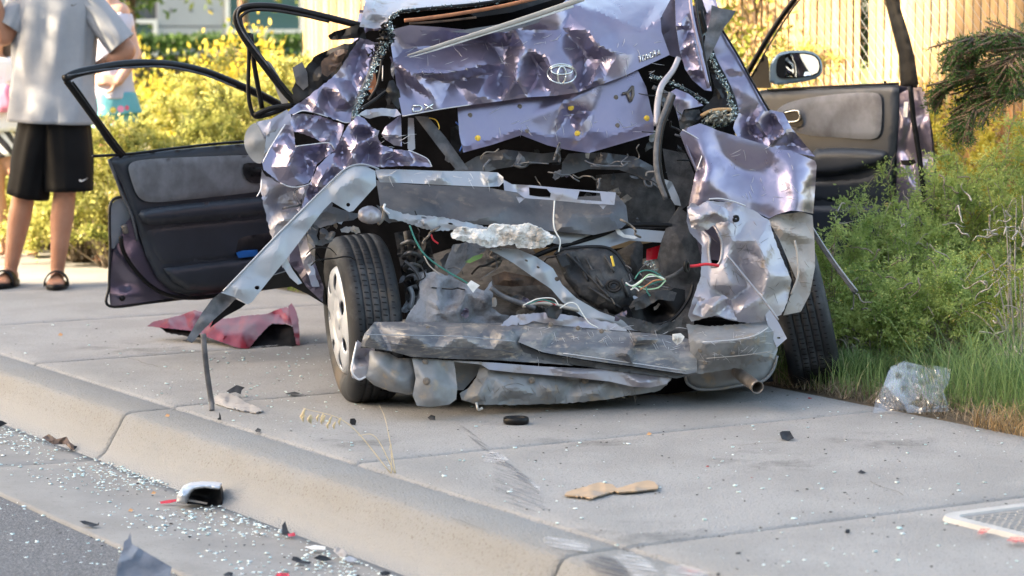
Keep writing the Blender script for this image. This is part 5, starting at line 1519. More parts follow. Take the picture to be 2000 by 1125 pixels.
tube('bulb_contact', [P(1194, 500, 8.6), P(1197, 512, 8.6), P(1199, 520, 8.6)], .004, yellow_p, hs)
sh('lamp_cup', [(1232, 604), (1250, 592), (1285, 578), (1318, 562), (1338, 566), (1338, 590), (1322, 618), (1300, 628), (1262, 634), (1240, 628)], rubber, [(1280, 600, .12)], dy=-.1, step=6, seed=72)
sh('lamp_cup', [(1238, 585), (1262, 572), (1300, 566), (1322, 572), (1316, 588), (1285, 585), (1262, 600), (1240, 606)], plast_dusty, dy=-.15, step=5, crum=(.02, 16), jag=1, seed=73)
sh('housing_scrap', [(1200, 615), (1240, 622), (1290, 636), (1318, 626), (1336, 615), (1330, 640), (1290, 655), (1240, 645)], plast_dusty, dy=-.16, step=5, crum=(.02, 16), jag=1.4, seed=74)
ptube('wiring_loom', [(1040, 502), (1085, 484), (1130, 472), (1180, 456), (1215, 442), (1260, 439), (1312, 441)], .009, rubber, car, dy=.0)
ptube('wiring_loom', [(1240, 640), (1290, 636), (1322, 616), (1346, 582), (1354, 555)], .006, rubber, car, dy=-.14)
ptube('red_wire', [(1404, 519), (1380, 516), (1360, 519), (1344, 520)], .0052, red_w, car, dy=-.3)
tube('grommet', [P(1341, 521, 8.62) + Vector((math.sin(t) * .006, 0 + math.sin(t) * .006, math.cos(t) * .016)) * 1 for t in np.linspace(0, 5.6, 8)], .006, rubber, car, closed=True, sub=3)
ptube('wiring_loom', [(1336, 523), (1318, 536), (1300, 544)], .006, plast_dusty, car, dy=-.26)
for i, (m_, pts) in enumerate([(green_w, [(1300, 546), (1275, 530), (1252, 530), (1240, 545)]), (green_w, [(1300, 547), (1280, 552), (1255, 560), (1222, 556)]), (white_w, [(1300, 546), (1285, 540), (1262, 542), (1236, 558), (1222, 552)]),
                               (green_pale, [(1300, 548), (1285, 562), (1262, 565), (1248, 560)]), (orange_f, [(1300, 546), (1278, 548), (1265, 556), (1250, 566)]), (green_w, [(1262, 560), (1264, 570), (1270, 578)]), (white_w, [(1248, 568), (1240, 562), (1232, 566)]), (green_pale, [(1300, 548), (1270, 536), (1250, 552), (1235, 562)])]):
    ptube('lamp_wire', pts, .0024, m_, car, dy=-.25 - .004 * i)
ptube('trailer_wire', [(800, 440), (812, 470), (832, 500), (870, 528), (905, 548), (922, 560)], .003, green_w, car, dy=-.16)
ptube('trailer_wire', [(828, 500), (840, 520), (862, 538)], .002, beige_pl, car, dy=-.16)
ptube('trailer_wire', [(842, 458), (846, 468), (856, 476)], .003, red_w, car, dy=-.1)
sh('wire_connector', [(912, 556), (920, 548), (937, 558), (930, 564), (924, 572), (918, 564)], white_pl, dy=-.2, step=4, thick=.012)
sh('leaf_scrap', [(908, 512), (925, 500), (944, 496), (940, 504), (918, 514)], mat('leaf_green', (.12, .22, .06), .6), dy=-.1, step=4)
ptube('white_wire', [(1083, 392), (1081, 430), (1084, 450), (1094, 470), (1091, 492)], .0024, white_w, car, dy=-.13)
ptube('cable_pipe', [(958, 562), (985, 580), (1045, 602)], .009, rubber_gr, car, dy=-.12)
ptube('cable_pipe', [(1020, 598), (1060, 592), (1130, 606)], .007, beige_pl, car, dy=-.12)
for i, (m_, pts) in enumerate([(white_w, [(1022, 596), (1050, 584), (1080, 583), (1092, 597)]), (red_w, [(1045, 590), (1070, 588), (1085, 596)]), (green_w, [(1030, 594), (1060, 586), (1084, 592)]), (white_w, [(1094, 602), (1110, 592), (1125, 594), (1136, 610), (1150, 630), (1168, 640)])]):
    ptube('lamp_wire', pts, .002, m_, car, dy=-.2 - .004 * i)
sh('wire_connector', [(1064, 604), (1080, 596), (1096, 600), (1098, 608), (1088, 624), (1070, 620)], plast, dy=-.2, step=4, thick=.02, crum=(.01, 10))
sh('broken_lens', [(1263, 487), (1292, 478), (1292, 504), (1262, 509)], red_lens, dy=.05, step=6, label='red lens fragment in the trunk')
sh('lens_rim', [(1201, 447), (1210, 448), (1220, 458), (1248, 462), (1240, 467), (1218, 464), (1206, 457)], white_pl, dy=-.02, step=4)
crumbs('glass_crumbs', [P(a, b, yc(a, b) + .0) for a, b in ((1265, 515), (1275, 522), (1283, 530))], 60, .008, car, .006, 9)

# ---- crushed rear beam and valance
sh('bumper_beam', [(731, 629, 0.105), (800, 628, 0.105), (900, 631, 0.105), (985, 632, 0.105), (1034, 625, 0.090), (1030, 645, 0.000), (1013, 667), (1022, 688), (1080, 704), (1120, 714), (1040, 708), (960, 703), (882, 701, -0.015), (804, 697, -0.015), (760, 685), (704, 677), (712, 652, 0.000)],
   beam_m, [(722, 652, -0.090), (800, 654, -0.090), (900, 657, -0.090), (1000, 667, -0.075), (850, 680, -0.068), (960, 684, -0.060), (960, 640, 0.030), (980, 650, -0.075), (940, 650, 0.000), (1000, 640, 0.000)], dy=-.2, step=6, smooth=2, crum=(.005, 36), jag=.4, seed=80, thick=.002, fine=.004)
sh('bumper_beam', [(1034, 625, 0.105), (1100, 636, 0.090), (1180, 643, 0.075), (1235, 648, 0.075), (1300, 654, 0.075), (1346, 662, 0.060), (1362, 690), (1361, 727), (1342, 731), (1240, 716), (1140, 702), (1060, 688), (1012, 668)],
   beam_m, [(1060, 660, 0.000), (1140, 670, 0.000), (1240, 660, -0.075), (1292, 668, 0.015), (1226, 688, -0.075), (1284, 699, 0.015), (1236, 676, 0.030), (1330, 700, 0.000), (1200, 690, 0.000)], dy=-.24, step=5, smooth=2, crum=(.003, 34), seed=81, thick=.002, fine=.003)
sh('bumper_beam', [(1012, 670), (1060, 690), (1140, 704), (1240, 718), (1346, 733), (1322, 739), (1200, 724), (1080, 707), (1016, 694)], steel_dk, [(1150, 712, 0.045)], dy=-.2, step=5, seed=82)
sh('beam_end', [(1341, 633, 0.075), (1382, 637, 0.075), (1440, 634, 0.075), (1494, 627, 0.090), (1506, 634, 0.075), (1514, 655, 0.045), (1519, 682, 0.045), (1512, 702, 0.030), (1460, 716), (1362, 731), (1350, 700), (1345, 664, 0.000)],
   [valance_m, edge_m], [(1372, 668, -0.105), (1430, 664, -0.120), (1474, 655, -0.120), (1498, 640, -0.030), (1350, 660, -0.015), (1400, 700, -0.075), (1470, 690, -0.075), (1500, 680, 0.000), (1345, 650, 0.045)], dy=-.22, step=5, smooth=2, crum=(.004, 28), jag=1.2, seed=83, thick=.002, fine=.003)
for i, (pts, mm) in enumerate([([(716, 653), (800, 655), (900, 657), (1006, 667)], steel), ([(1372, 668), (1430, 664), (1474, 655), (1500, 640)], edge_m), ([(1040, 628), (1100, 637), (1235, 649), (1340, 662)], steel_dk), ([(722, 668), (820, 676), (960, 682), (1010, 690)], steel_dk), ([(1100, 690), (1200, 704), (1340, 724)], edge_m), ([(1380, 700), (1450, 694), (1508, 686)], liner_m)]):
    key = 'beam_end' if pts[0][0] > 1350 else 'bumper_beam'
    ptube('beam_crease', pts, .0016, mm, car, dy=(-.292, -.345, -.17, -.262, -.245, -.30)[i], seg=5)
scratches('bumper_beam', car, 1030, 1330, 640, 700, 60, 8)
scratches('beam_end', car, 1360, 1500, 645, 705, 34, 9)
sh('beam_flange', [(975, 637), (1000, 616), (1050, 611), (1100, 614), (1150, 622), (1205, 633), (1232, 650), (1180, 644), (1100, 638), (1040, 627), (1025, 634)], [paint_dull, edge_m], [(1080, 622, -.01)], dy=-.16, step=4, jag=1.5, crum=(.008, 18), seed=84)
for a, b in ((780, 638), (836, 641), (1076, 634), (1129, 641), (1175, 647)): bolt(a, b, 'bumper_beam', .0055, bolt_m, car, .02)
SH['be'] = SH['beam_end']
for a, b in ((1368, 684), (1431, 688), (1378, 708)): bolt(a, b, 'beam_end', .006, bolt_m, car, .0)
sh('foam_scrap', [(1314, 654), (1330, 652), (1337, 658), (1332, 668), (1322, 674), (1314, 666)], foam, dy=-.3, step=4, thick=.02, fine=.006)
sh('end_bracket', [(690, 700), (698, 664), (706, 670), (704, 680), (732, 681), (724, 712), (714, 736), (700, 742), (688, 738), (684, 722)], [paint_dull, edge_m], [(700, 700, .04), (695, 720, -.02), (712, 700, .04)], dy=-.16, step=4, crum=(.008, 16), jag=.8, seed=85)
ptube('bracket_edge', [(697, 668), (690, 700), (687, 725), (700, 741), (714, 736)], .0032, edge_m, car, dy=-.19)
sh('valance', [(722, 684), (760, 690), (778, 700), (806, 700), (812, 730), (811, 770), (798, 771), (760, 764), (730, 752), (712, 736), (720, 714)], valance_m, [(742, 712, -.04), (768, 700, .03), (775, 740, -.05), (745, 742, .0), (795, 720, .03)], dy=-.16, step=5, smooth=4, bulge=(.02, 20), seed=86)
sh('valance', [(886, 704), (940, 706), (938, 724), (905, 762), (892, 762)], valance_m, dy=-.08, step=6)
sh('valance', [(940, 706), (962, 713), (1060, 722), (1200, 727), (1312, 738), (1303, 752), (1284, 764), (1240, 771), (1180, 781), (1100, 788), (1000, 791), (930, 790), (902, 781), (898, 769), (916, 757), (930, 738)],
   valance_m, [(960, 735, -.03), (1000, 760, -.06), (1040, 745, -.02), (1080, 765, -.05), (1120, 745, .02), (1160, 765, -.04), (1200, 750, .0), (1240, 758, -.03), (930, 775, -.04), (1000, 780, .0), (1100, 780, .0)], dy=-.14, step=6, smooth=4, crum=(.010, 24), jag=1.2, seed=87, thick=.002)
sh('valance_lip', [(806, 699), (880, 704), (960, 708), (1060, 716), (1200, 722), (1312, 737), (1302, 750), (1270, 757), (1240, 756), (1190, 745), (1100, 735), (1000, 727), (955, 722), (940, 712), (880, 706)], [paint_dull, edge_m], [(1100, 724, -.02), (1250, 748, -.03)], dy=-.19, step=5, smooth=2, crum=(.006, 24), seed=88)
vb = sh('tow_bracket', [(805, 700), (850, 702), (886, 706), (889, 722), (893, 758), (891, 780), (878, 790), (850, 794), (838, 795), (814, 792), (806, 772), (812, 740)], [valance_m, edge_m], [(850, 745, -.035), (848, 780, -.03), (875, 730, .02), (828, 740, -.03)], dy=-.2, step=5, smooth=1, seed=89)
bolt(830, 708, 'tow_bracket', .008, bolt_m, vb); bolt(833, 745, 'tow_bracket', .009, bolt_m, vb)
bolt(741, 720, 'valance', .007, bolt_m, car, .02); bolt(1039, 743, 'valance', .008, bolt_m, car, .02); bolt(1141, 746, 'valance', .010, bolt_m, car, .0)
scratches('valance', car, 930, 1280, 730, 775, 46, 10, m=bolt_m)
muf = sh('muffler', smoothpoly([(1338, 730), (1342, 748), (1362, 760), (1402, 760), (1450, 752), (1490, 744), (1510, 722), (1518, 695), (1510, 670), (1400, 690), (1345, 705)], 1), [valance_m, steel_dk], dy=-.06, step=7, bulge=(.02, 14), thick=.3, depthvec=(0, 1, 0), seed=90)
tube('muffler_rim', [P(a, b, yc(a, b) - .075) for a, b in ((1338, 736), (1344, 750), (1364, 760), (1402, 760), (1450, 752), (1490, 744), (1510, 722), (1518, 695))], .005, valance_m, muf)
pp = [P(1436, 722, 8.85), P(1446, 732, 8.72), P(1462, 744, 8.60), P(1480, 757, 8.52)]
pth = catmull(pp, 5)
prof = [(math.cos(2 * math.pi * k / 18), math.sin(2 * math.pi * k / 18)) for k in range(18)]
V, F = tube_vf(pth, [.021] * (len(pth) - 1) + [.0225], 18)
F = F[:-1]                                            # open mouth
n0 = len(V); V2, F2 = tube_vf(pth[-6:], .0195, 18); F2 = F2[:-2]
F += [tuple(i + n0 for i in f[::-1]) for f in F2]; V += V2
base_i = n0 - 18; in_i = n0 + len(V2) - 18
F += [(base_i + k, base_i + (k + 1) % 18, in_i + (k + 1) % 18, in_i + k) for k in range(18)]
F.append(tuple(n0 + k for k in range(18)))
mesh_np('exhaust_pipe', V, F, mat('exhaust_metal', (.25, .225, .20), .45, metal=.5, c2=(.13, .105, .085), ns=20), muf)
ptube('underbody_hook', [(930, 786), (934, 800), (942, 797)], .004, foam, car, dy=-.15)
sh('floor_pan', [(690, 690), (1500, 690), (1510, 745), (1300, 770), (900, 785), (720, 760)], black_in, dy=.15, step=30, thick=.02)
box('underbody_shade_block', (-.38, 8.62, .075), (.48, 12.6, .24), black_in, car, .01)  # black blocks added under the car to deepen the shade on the ground
box('underbody_shade_block', (.48, 9.25, .075), (.88, 12.6, .24), black_in, car, .01)

# ---- wheels
tyre_m = mat('tyre_rubber', (.022, .024, .028), .65, spec=.3, c2=(.085, .088, .095), ns=9, lo=.5, hi=.75, c3=(.11, .085, .06), ns3=4, lo3=.58, hi3=.75, bump=.25, bs=120, bdist=.002)
side_m = mat('tyre_side', (.05, .045, .04), .7, c2=(.14, .115, .09), ns=8, lo=.45, hi=.65)
cap_m = mat('hubcap_silver', (.52, .55, .59), .36, metal=.35, c2=(.38, .40, .43), ns=6)
def revolve(prof, n=96):
    V = []; F = []
    k = len(prof)
    for i in range(n):
        a = 2 * math.pi * i / n
        for (x, r) in prof: V.append((x, r * math.cos(a), r * math.sin(a)))
    for i in range(n):
        j = (i + 1) % n
        for q in range(k - 1): F.append((i * k + q, i * k + q + 1, j * k + q + 1, j * k + q))
    return V, F
def wheel(name, loc, yaw, camber, parent, label=None, cap=True):
    M = Matrix.Translation(loc) @ Matrix.Rotation(yaw, 4, 'Z') @ Matrix.Rotation(camber, 4, 'Y')
    root = empty(name, loc, parent=parent)
    if label: root['label'] = label
    def put(nm, V, F, m, smooth=True, par=None):
        o = mesh_np(nm, [tuple(M @ Vector(v)) for v in V], F, m, par or root, smooth, origin=loc); return o
    pr = [(-.066, .186), (-.082, .196), (-.092, .222), (-.093, .245), (-.088, .266), (-.078, .281), (-.064, .2885)]
    for g in (-.042, -.014, .014, .042):
        pr += [(g - .0028, .2912), (g - .0018, .286), (g + .0018, .286), (g + .0028, .2912)]
    pr += [(.064, .2885), (.078, .281), (.088, .266), (.093, .245), (.092, .222), (.082, .196), (.066, .186)]
    V, F = revolve(pr); put('tyre', V, F, tyre_m)
    t = bpy.data.objects[[o.name for o in root.children][-1]]
    V = []; F = []
    rs = random.Random(3)
    for g in (-.056, -.028, 0, .028, .056):
        for i in range(84):
            a = 2 * math.pi * (i + rs.uniform(0, .3)) / 84
            w = .008; da = .0045 / .29; r = .2915 if abs(g) < .05 else .2895
            b = len(V)
            for (x, aa) in ((g - w, a), (g + w, a + da * .6), (g + w, a + da * 1.6), (g - w, a + da)): V.append((x, r * math.cos(aa) * 1.001, r * math.sin(aa) * 1.001))
            F.append((b, b + 1, b + 2, b + 3))
    o = put('tread_sipes', V, F, rubber, False, t); o['kind'] = 'stuff'
    V, F = revolve([(-.05, .005), (-.05, .10), (-.04, .16), (-.055, .185), (-.068, .190), (-.055, .182), (.06, .182), (.068, .19)], 48); put('rim', V, F, steel_dk)
    if cap:
        hol = []
        for i in range(7):
            a = 2 * math.pi * (i + .3) / 7
            hol.append([(200 * 0 + math.cos(a) * rr + -math.sin(a) * tt, math.sin(a) * rr + math.cos(a) * tt) for rr, tt in ((108, -9), (122, -19), (150, -25), (166, -15), (170, 0), (166, 15), (150, 25), (122, 19), (108, 9))])
        ol = [(196 * math.cos(2 * math.pi * i / 60), 196 * math.sin(2 * math.pi * i / 60)) for i in range(60)]
        VV, FF = fillmesh(ol, 9, 0, hol, 3)
        r_ = np.hypot(VV[:, 0], VV[:, 1])
        x = -.078 - .018 * np.exp(-((r_ - 130) / 60) ** 2) + .03 * np.clip((r_ - 175) / 21, 0, 1) ** 2 - .006 * (np.clip((74 - r_) / 8, 0, 1)) + .004 * np.exp(-((r_ - 82) / 5) ** 2)
        an = np.arctan2(VV[:, 1], VV[:, 0])
        W = np.stack([x, VV[:, 1] / 1000 * -1, VV[:, 0] / 1000], 1)
        n = len(W); back = W + np.array([.006, 0, 0])
        faces = [tuple(f) for f in FF] + [tuple(int(i) + n for i in f[::-1]) for f in FF]
        faces += [(b, a, a + n, b + n) for a, b in boundary_loops(FF)]
        put('hubcap', np.concatenate([W, back]), faces, cap_m)
        V, F = revolve([(-.090, .0), (-.0895, .03), (-.086, .034)], 32); put('hub_emblem', V, F, cap_m)
    return root
lw = wheel('left_rear_wheel', P(708, 621, 8.84), R(14), R(-4), car)
rw = wheel('right_rear_wheel', P(1562, 602, 9.28), R(-3), R(-13), car, cap=False)
wheel('front_wheel', Vector((-.70, 12.2, .29)), 0, 0, car); wheel('front_wheel', Vector((.90, 12.2, .29)), R(180), 0, car)

# ---- open left front door
dl = empty('left_front_door', P(400, 560, 10.2), parent=car, label='open left front door with grey fabric trim')
def dsh(name, ol, m, feats=(), **k): return sheet(name, ol, m if isinstance(m, list) else [m, m], dl, feats, base=yL, **k)
dsh('door_skin', [(211, 312), (222, 306), (300, 298), (400, 290), (480, 284), (540, 287), (590, 300), (602, 400), (602, 546), (540, 557), (380, 583), (216, 601), (212, 545), (214, 470), (216, 420), (240, 400), (225, 350)], paint, dy=.06, step=12, thick=.05)
dsh('trim_panel', [(212, 312), (250, 302), (330, 294), (400, 287), (480, 281), (590, 290), (602, 540), (520, 556), (430, 571), (372, 578), (335, 568), (308, 545), (285, 500), (270, 450), (262, 425), (252, 400), (238, 360)], doorpl, dy=.02, step=8, bulge=(.025, 16), thick=.03)
dsh('fabric_insert', smoothpoly([(248, 320), (275, 312), (350, 308), (480, 303), (560, 303), (560, 368), (460, 380), (360, 391), (290, 397), (268, 385), (256, 352)], 2), doorfab, dy=-.018, step=8, bulge=(.012, 12), thick=.012)
dsh('armrest', smoothpoly([(266, 414), (300, 405), (400, 395), (470, 388), (560, 380), (560, 412), (450, 428), (330, 438), (280, 440)], 1), doorpl, dy=-.02, step=6, bulge=(.045, 16), thick=.02)
dsh('lower_trim', [(282, 446), (330, 440), (450, 430), (560, 420), (560, 490), (440, 508), (318, 520), (300, 495)], doorpl, dy=.0, step=8, bulge=(.012, 10), thick=.012)
dsh('door_pocket', [(318, 524), (440, 510), (560, 494), (565, 545), (500, 556), (420, 567), (365, 566), (338, 550)], doorpl, dy=-.015, step=7, bulge=(.03, 14), thick=.012)
dsh('pocket_wall', [(458, 500), (466, 468), (478, 462), (560, 448), (560, 490)], plast, dy=-.012, step=8, bulge=(.012, 10))
dsh('door_edge_panel', [(240, 442), (250, 430), (262, 432), (272, 470), (290, 515), (318, 552), (352, 578), (300, 588), (218, 598), (215, 560), (218, 520), (222, 490), (234, 470)], [paint, edge_m], [(240, 560, .03), (240, 575, -.03), (262, 500, -.02), (280, 560, .0)], dy=.035, step=6, smooth=4)
dsh('edge_recess', [(217, 400), (226, 390), (238, 386), (256, 420), (246, 440), (234, 470), (222, 486), (216, 484)], steel, dy=.045, step=6)
dtube([(236, 462), (240, 488), (258, 520), (290, 555), (325, 575), (370, 582), (430, 577), (560, 556)], .0085, rubber, 'door_seal', -.0, dl, yL)
dtube([(240, 384), (224, 388), (215, 402), (214, 440), (215, 484), (214, 520), (213, 560), (214, 598), (300, 590), (400, 578)], .0055, plast, 'door_seal', .035, dl, yL)
dtube([(212, 312), (225, 345), (240, 382), (258, 424), (268, 470)], .0055, rubber_gr, 'trim_edge_seal', .0, dl, yL)
dtube([(242, 440), (246, 455)], .012, bolt_m, 'latch', .0, dl, yL)
bolt_p = P(240, 582, 9.87)
V, F = tube_vf([np.array(bolt_p), np.array(bolt_p) + np.array((0, -.02, 0))], .011, 10, up=(0, 0, 1)); mesh_np('door_check', V, F, rubber, dl)
hr_ = dsh('handle_recess', smoothpoly([(472, 322), (486, 317), (530, 320), (530, 356), (492, 359), (477, 348)], 1), plast, dy=-.042, step=5)
sheet('handle', [(486, 326), (520, 328), (520, 346), (490, 344)], [rubber, rubber], dl, base=yL, dy=-.065, step=5, bulge=(.012, 6))
dtube([(126, 154), (150, 143), (200, 132), (250, 125), (300, 124), (350, 129), (405, 142), (460, 164), (510, 186), (552, 208)], .0165, rubber, 'window_frame', .0, dl, yL, flat=.8)
dtube([(132, 148), (200, 136), (300, 130), (350, 134), (405, 148), (460, 170)], .004, rubber_gr, 'frame_seal', -.014, dl, yL)
dtube([(130, 158), (148, 182), (190, 240), (216, 278), (238, 304)], .0135, rubber, 'window_frame', .0, dl, yL, flat=.8)
dtube([(142, 160), (160, 184), (200, 242), (244, 300)], .004, plast, 'frame_seal', -.01, dl, yL)
dtube([(181, 305), (250, 301), (330, 291), (420, 281), (486, 276)], .0055, rubber, 'belt_seal', -.0, dl, yL)

# ---- open right front door with its mirror
dr = empty('right_front_door', P(1640, 540, 10.8), parent=car, label='open right front door with door mirror and grey trim')
def rsh(name, ol, m, feats=(), **k): return sheet(name, ol, m if isinstance(m, list) else [m, m], k.pop('parent', dr), feats, base=k.pop('base', yR), **k)
rsh('door_skin', [(1480, 192), (1500, 182), (1620, 172), (1750, 166), (1800, 170), (1812, 205), (1822, 262), (1829, 330), (1827, 440), (1806, 562), (1500, 562), (1480, 400)], paint, dy=.06, step=14, thick=.05)
rsh('trim_panel', [(1470, 182), (1490, 176), (1560, 172), (1650, 167), (1756, 164), (1756, 230), (1750, 300), (1738, 400), (1716, 560), (1490, 560), (1480, 400)], doorpl, dy=.02, step=9, bulge=(.03, 16), thick=.03)
rsh('fabric_insert', smoothpoly([(1512, 222), (1530, 204), (1570, 192), (1640, 183), (1700, 180), (1722, 184), (1723, 225), (1720, 266), (1700, 274), (1640, 269), (1575, 266), (1530, 248)], 2), doorfab, dy=-.022, step=8, bulge=(.012, 12), thick=.012)
rsh('armrest', smoothpoly([(1580, 292), (1640, 288), (1722, 292), (1734, 300), (1730, 318), (1680, 335), (1620, 345), (1580, 345)], 1), doorpl, dy=-.02, step=6, bulge=(.05, 16), thick=.02)
rsh('lower_trim', [(1580, 352), (1680, 345), (1728, 330), (1722, 396), (1580, 398)], doorpl, dy=.0, step=8, bulge=(.02, 14), thick=.012)
rsh('door_pocket', [(1560, 402), (1720, 402), (1706, 540), (1560, 540)], doorpl, dy=-.01, step=9, bulge=(.03, 14), thick=.012)
rsh('handle_recess', smoothpoly([(1527, 220), (1538, 214), (1562, 213), (1571, 247), (1545, 249), (1534, 238)], 1), rubber, dy=-.05, step=5)
dtube([(1532, 220), (1550, 216), (1560, 218), (1560, 234), (1542, 238), (1534, 234)], .003, silver, 'handle', -.06, dr, yR)
rsh('door_edge_panel', [(1758, 182), (1772, 176), (1806, 178), (1814, 220), (1822, 300), (1824, 440), (1805, 520), (1748, 520), (1752, 300)], [paint, paint], [(1768, 240, -.02), (1778, 240, .03), (1800, 240, -.03), (1768, 330, -.02), (1780, 330, .03), (1808, 330, -.03), (1765, 290, .03)], dy=.02, step=6, smooth=2)
rsh('door_latch', [(1759, 313), (1786, 312), (1790, 318), (1776, 324), (1762, 322)], rubber, dy=-.02, step=5)
rsh('door_sticker', [(1766, 199), (1774, 199), (1772, 229), (1764, 228)], white_pl, dy=-.015, step=5)
dtube([(1778, 168), (1784, 230), (1790, 270), (1800, 340), (1806, 420), (1800, 520)], .011, rubber, 'door_seal', -.01, dr, yR, flat=.6)
dtube([(1456, 150), (1480, 108), (1510, 58), (1545, 8), (1575, -26), (1620, -48), (1690, -56), (1725, -45), (1740, -20)], .0125, rubber, 'window_frame', .0, dr, yR)
dtube([(1468, 150), (1492, 106), (1522, 56), (1556, 6), (1584, -20)], .004, plast, 'frame_seal', -.01, dr, yR)
rsh('window_frame', [(1722, -40), (1750, -40), (1760, 20), (1776, 70), (1786, 110), (1794, 164), (1790, 172), (1760, 168), (1757, 110), (1742, 50), (1732, 10)], rubber, dy=-.0, step=8, bulge=(.012, 8), thick=.03)
dtube([(1500, 176), (1600, 170), (1755, 163)], .005, rubber, 'belt_seal', .0, dr, yR)
dtube([(1729, 166), (1729, 158)], .006, rubber, 'lock_knob', .0, dr, yR)
mi = empty('door_mirror', P(1555, 150, 11.05), parent=dr)
def msh(name, ol, m, **k): return sheet(name, ol, [m, m], mi, (), base=lambda a, b: 11.02 + 0 * a, **k)
rsh('mirror_foot', [(1494, 106), (1500, 112), (1506, 172), (1458, 172), (1466, 150)], rubber, dy=-.01, step=6, thick=.03)
shell = smoothpoly([(1506, 120), (1520, 103), (1545, 98), (1585, 99), (1602, 112), (1608, 135), (1600, 152), (1570, 160), (1504, 168), (1502, 140)], 1)
V1, F1 = fillmesh(shell, 6, 0, (), 2)
d_ = segdist(V1[:, 0], V1[:, 1], shell); t_ = np.clip(d_ / 24, 0, 1)
Wf = Pn(V1[:, 0], V1[:, 1], 11.02 + .0 * V1[:, 0]); Wb = Pn(V1[:, 0], V1[:, 1], 11.05 + .10 * np.sqrt(1 - (1 - t_) ** 2))
n = len(Wf)
mesh_np('mirror_housing', np.concatenate([Wf, Wb]), [tuple(f) for f in F1] + [tuple(int(i) + n for i in f[::-1]) for f in F1] + [(b, a, a + n, b + n) for a, b in boundary_loops(F1)], mat('mirror_shell', (.20, .27, .32), .3, metal=.3, coat=.5), mi)
glass_ol = smoothpoly([(1517, 120), (1524, 108), (1545, 103), (1582, 103), (1600, 113), (1604, 133), (1597, 147), (1560, 152), (1524, 154), (1516, 145)], 1)
msh('mirror_rim', glass_ol, rubber, dy=-.012, step=6, thick=.02)
inner = [(1560 + (a - 1560) * .93, 129 + (b - 129) * .90) for a, b in glass_ol]
sheet('mirror_glass', inner, [mat('mirror_glass', (.85, .88, .88), .01, metal=1.), rubber], mi, [(1520, 130, .004), (1600, 130, -.012)], base=lambda a, b: 11.02 + (a - 1560) * -.00035, dy=-.022, step=8, thick=.004)
# ------------------------------------------------------------------ unseen objects added for the light: building to shade the pavement, dark trees
shop_m = mat('far_wall', (.42, .38, .33), .8, c2=(.36, .33, .29), ns=1.2)
sb = empty('shade_building', (-27, -5, 0), 'three storey tan building across the street whose shade covers the pavement', 'building')
bz0 = -.15
SBX1 = -22.0; SBY1 = 5.6; SBH = 13.2
box('wall', (-34, -40, bz0), (SBX1, SBY1, SBH), shop_m, sb)
box('roof_parapet', (-34.2, -40.2, SBH + .01), (SBX1 + .2, SBY1 + .2, SBH + .5), wall_m, sb)
for k in range(10):
    for fl in range(3):
        y = SBY1 - 2.6 - k * 4.2
        w = empty('window', (SBX1, y, 2 + fl * 4), parent=sb)
        box('frame', (SBX1 + .001, y - 1.3, 1.2 + fl * 4), (SBX1 + .06, y + 1.3, 3.2 + fl * 4), white_fr, w)
        box('pane', (SBX1 + .061, y - 1.2, 1.3 + fl * 4), (SBX1 + .075, y + 1.2, 3.1 + fl * 4), glassdark, w)
TL = ['farthest left in the row behind the camera', 'second from the left behind the camera', 'just left of the middle behind the camera', 'just right of the middle behind the camera', 'second from the right behind the camera', 'farthest right behind the camera', 'tallest, standing in the back row behind the camera', 'nearest to the right of the camera, on its own']
park_leaf = leafmat('foliage_park', (.02, .045, .012), (.06, .10, .02), None, .25)
for i, (x, y, zc, r) in enumerate([(-15, -13, 4.6, 3.4), (-8.5, -15, 5.2, 3.8), (-2, -14, 4.4, 3.5), (4.5, -15.5, 5.4, 3.9), (11, -14, 4.8, 3.6), (17.5, -12, 5.0, 3.6), (1, -20, 6.5, 4.2), (14, -6, 4.2, 3.0)]):  # unseen trees, added to darken what the car paint reflects
    rs = np.random.default_rng(500 + i)
    root = empty('backdrop_tree', (x, y, -.15), 'dark green street tree ' + TL[i], 'tree', 'trees across the road behind the camera')
    n = 3000
    d = unit(rs.normal(size=(60, 3))); cc = np.array([x, y, zc]) + d * (rs.uniform(.3, 1, 60) ** .5)[:, None] * np.array([r, r, 3.4])
    ci = rs.integers(0, 60, n)
    pos = cc[ci] + rs.normal(size=(n, 3)) * .6
    pos[:, 2] = np.maximum(pos[:, 2], .5)
    V, F, T = leaves(pos, rs.normal(size=(n, 3)), .55, .38, np.clip(rs.uniform(0, 1, 60)[ci] * .7 + rs.uniform(0, .3, n), 0, 1), rs)
    o = mesh_np('crown', V, F, park_leaf, root, False); setattr_f(o, 'tone', T)
    tp = catmull([np.array([x, y, -.2]), np.array([x + .1, y, zc * .5]), np.array([x, y, zc])], 5)
    V, F = tube_vf(tp, [.22 * (1 - .06 * k) for k in range(len(tp))], 10, up=(0, 1, .1)); mesh_np('trunk', V, F, bark_m, root)
    stems_mesh('limbs', [catmull([tp[6], (tp[8] + q_) / 2, q_], 4) for q_ in cc[:12]], .07, bark_m, root)
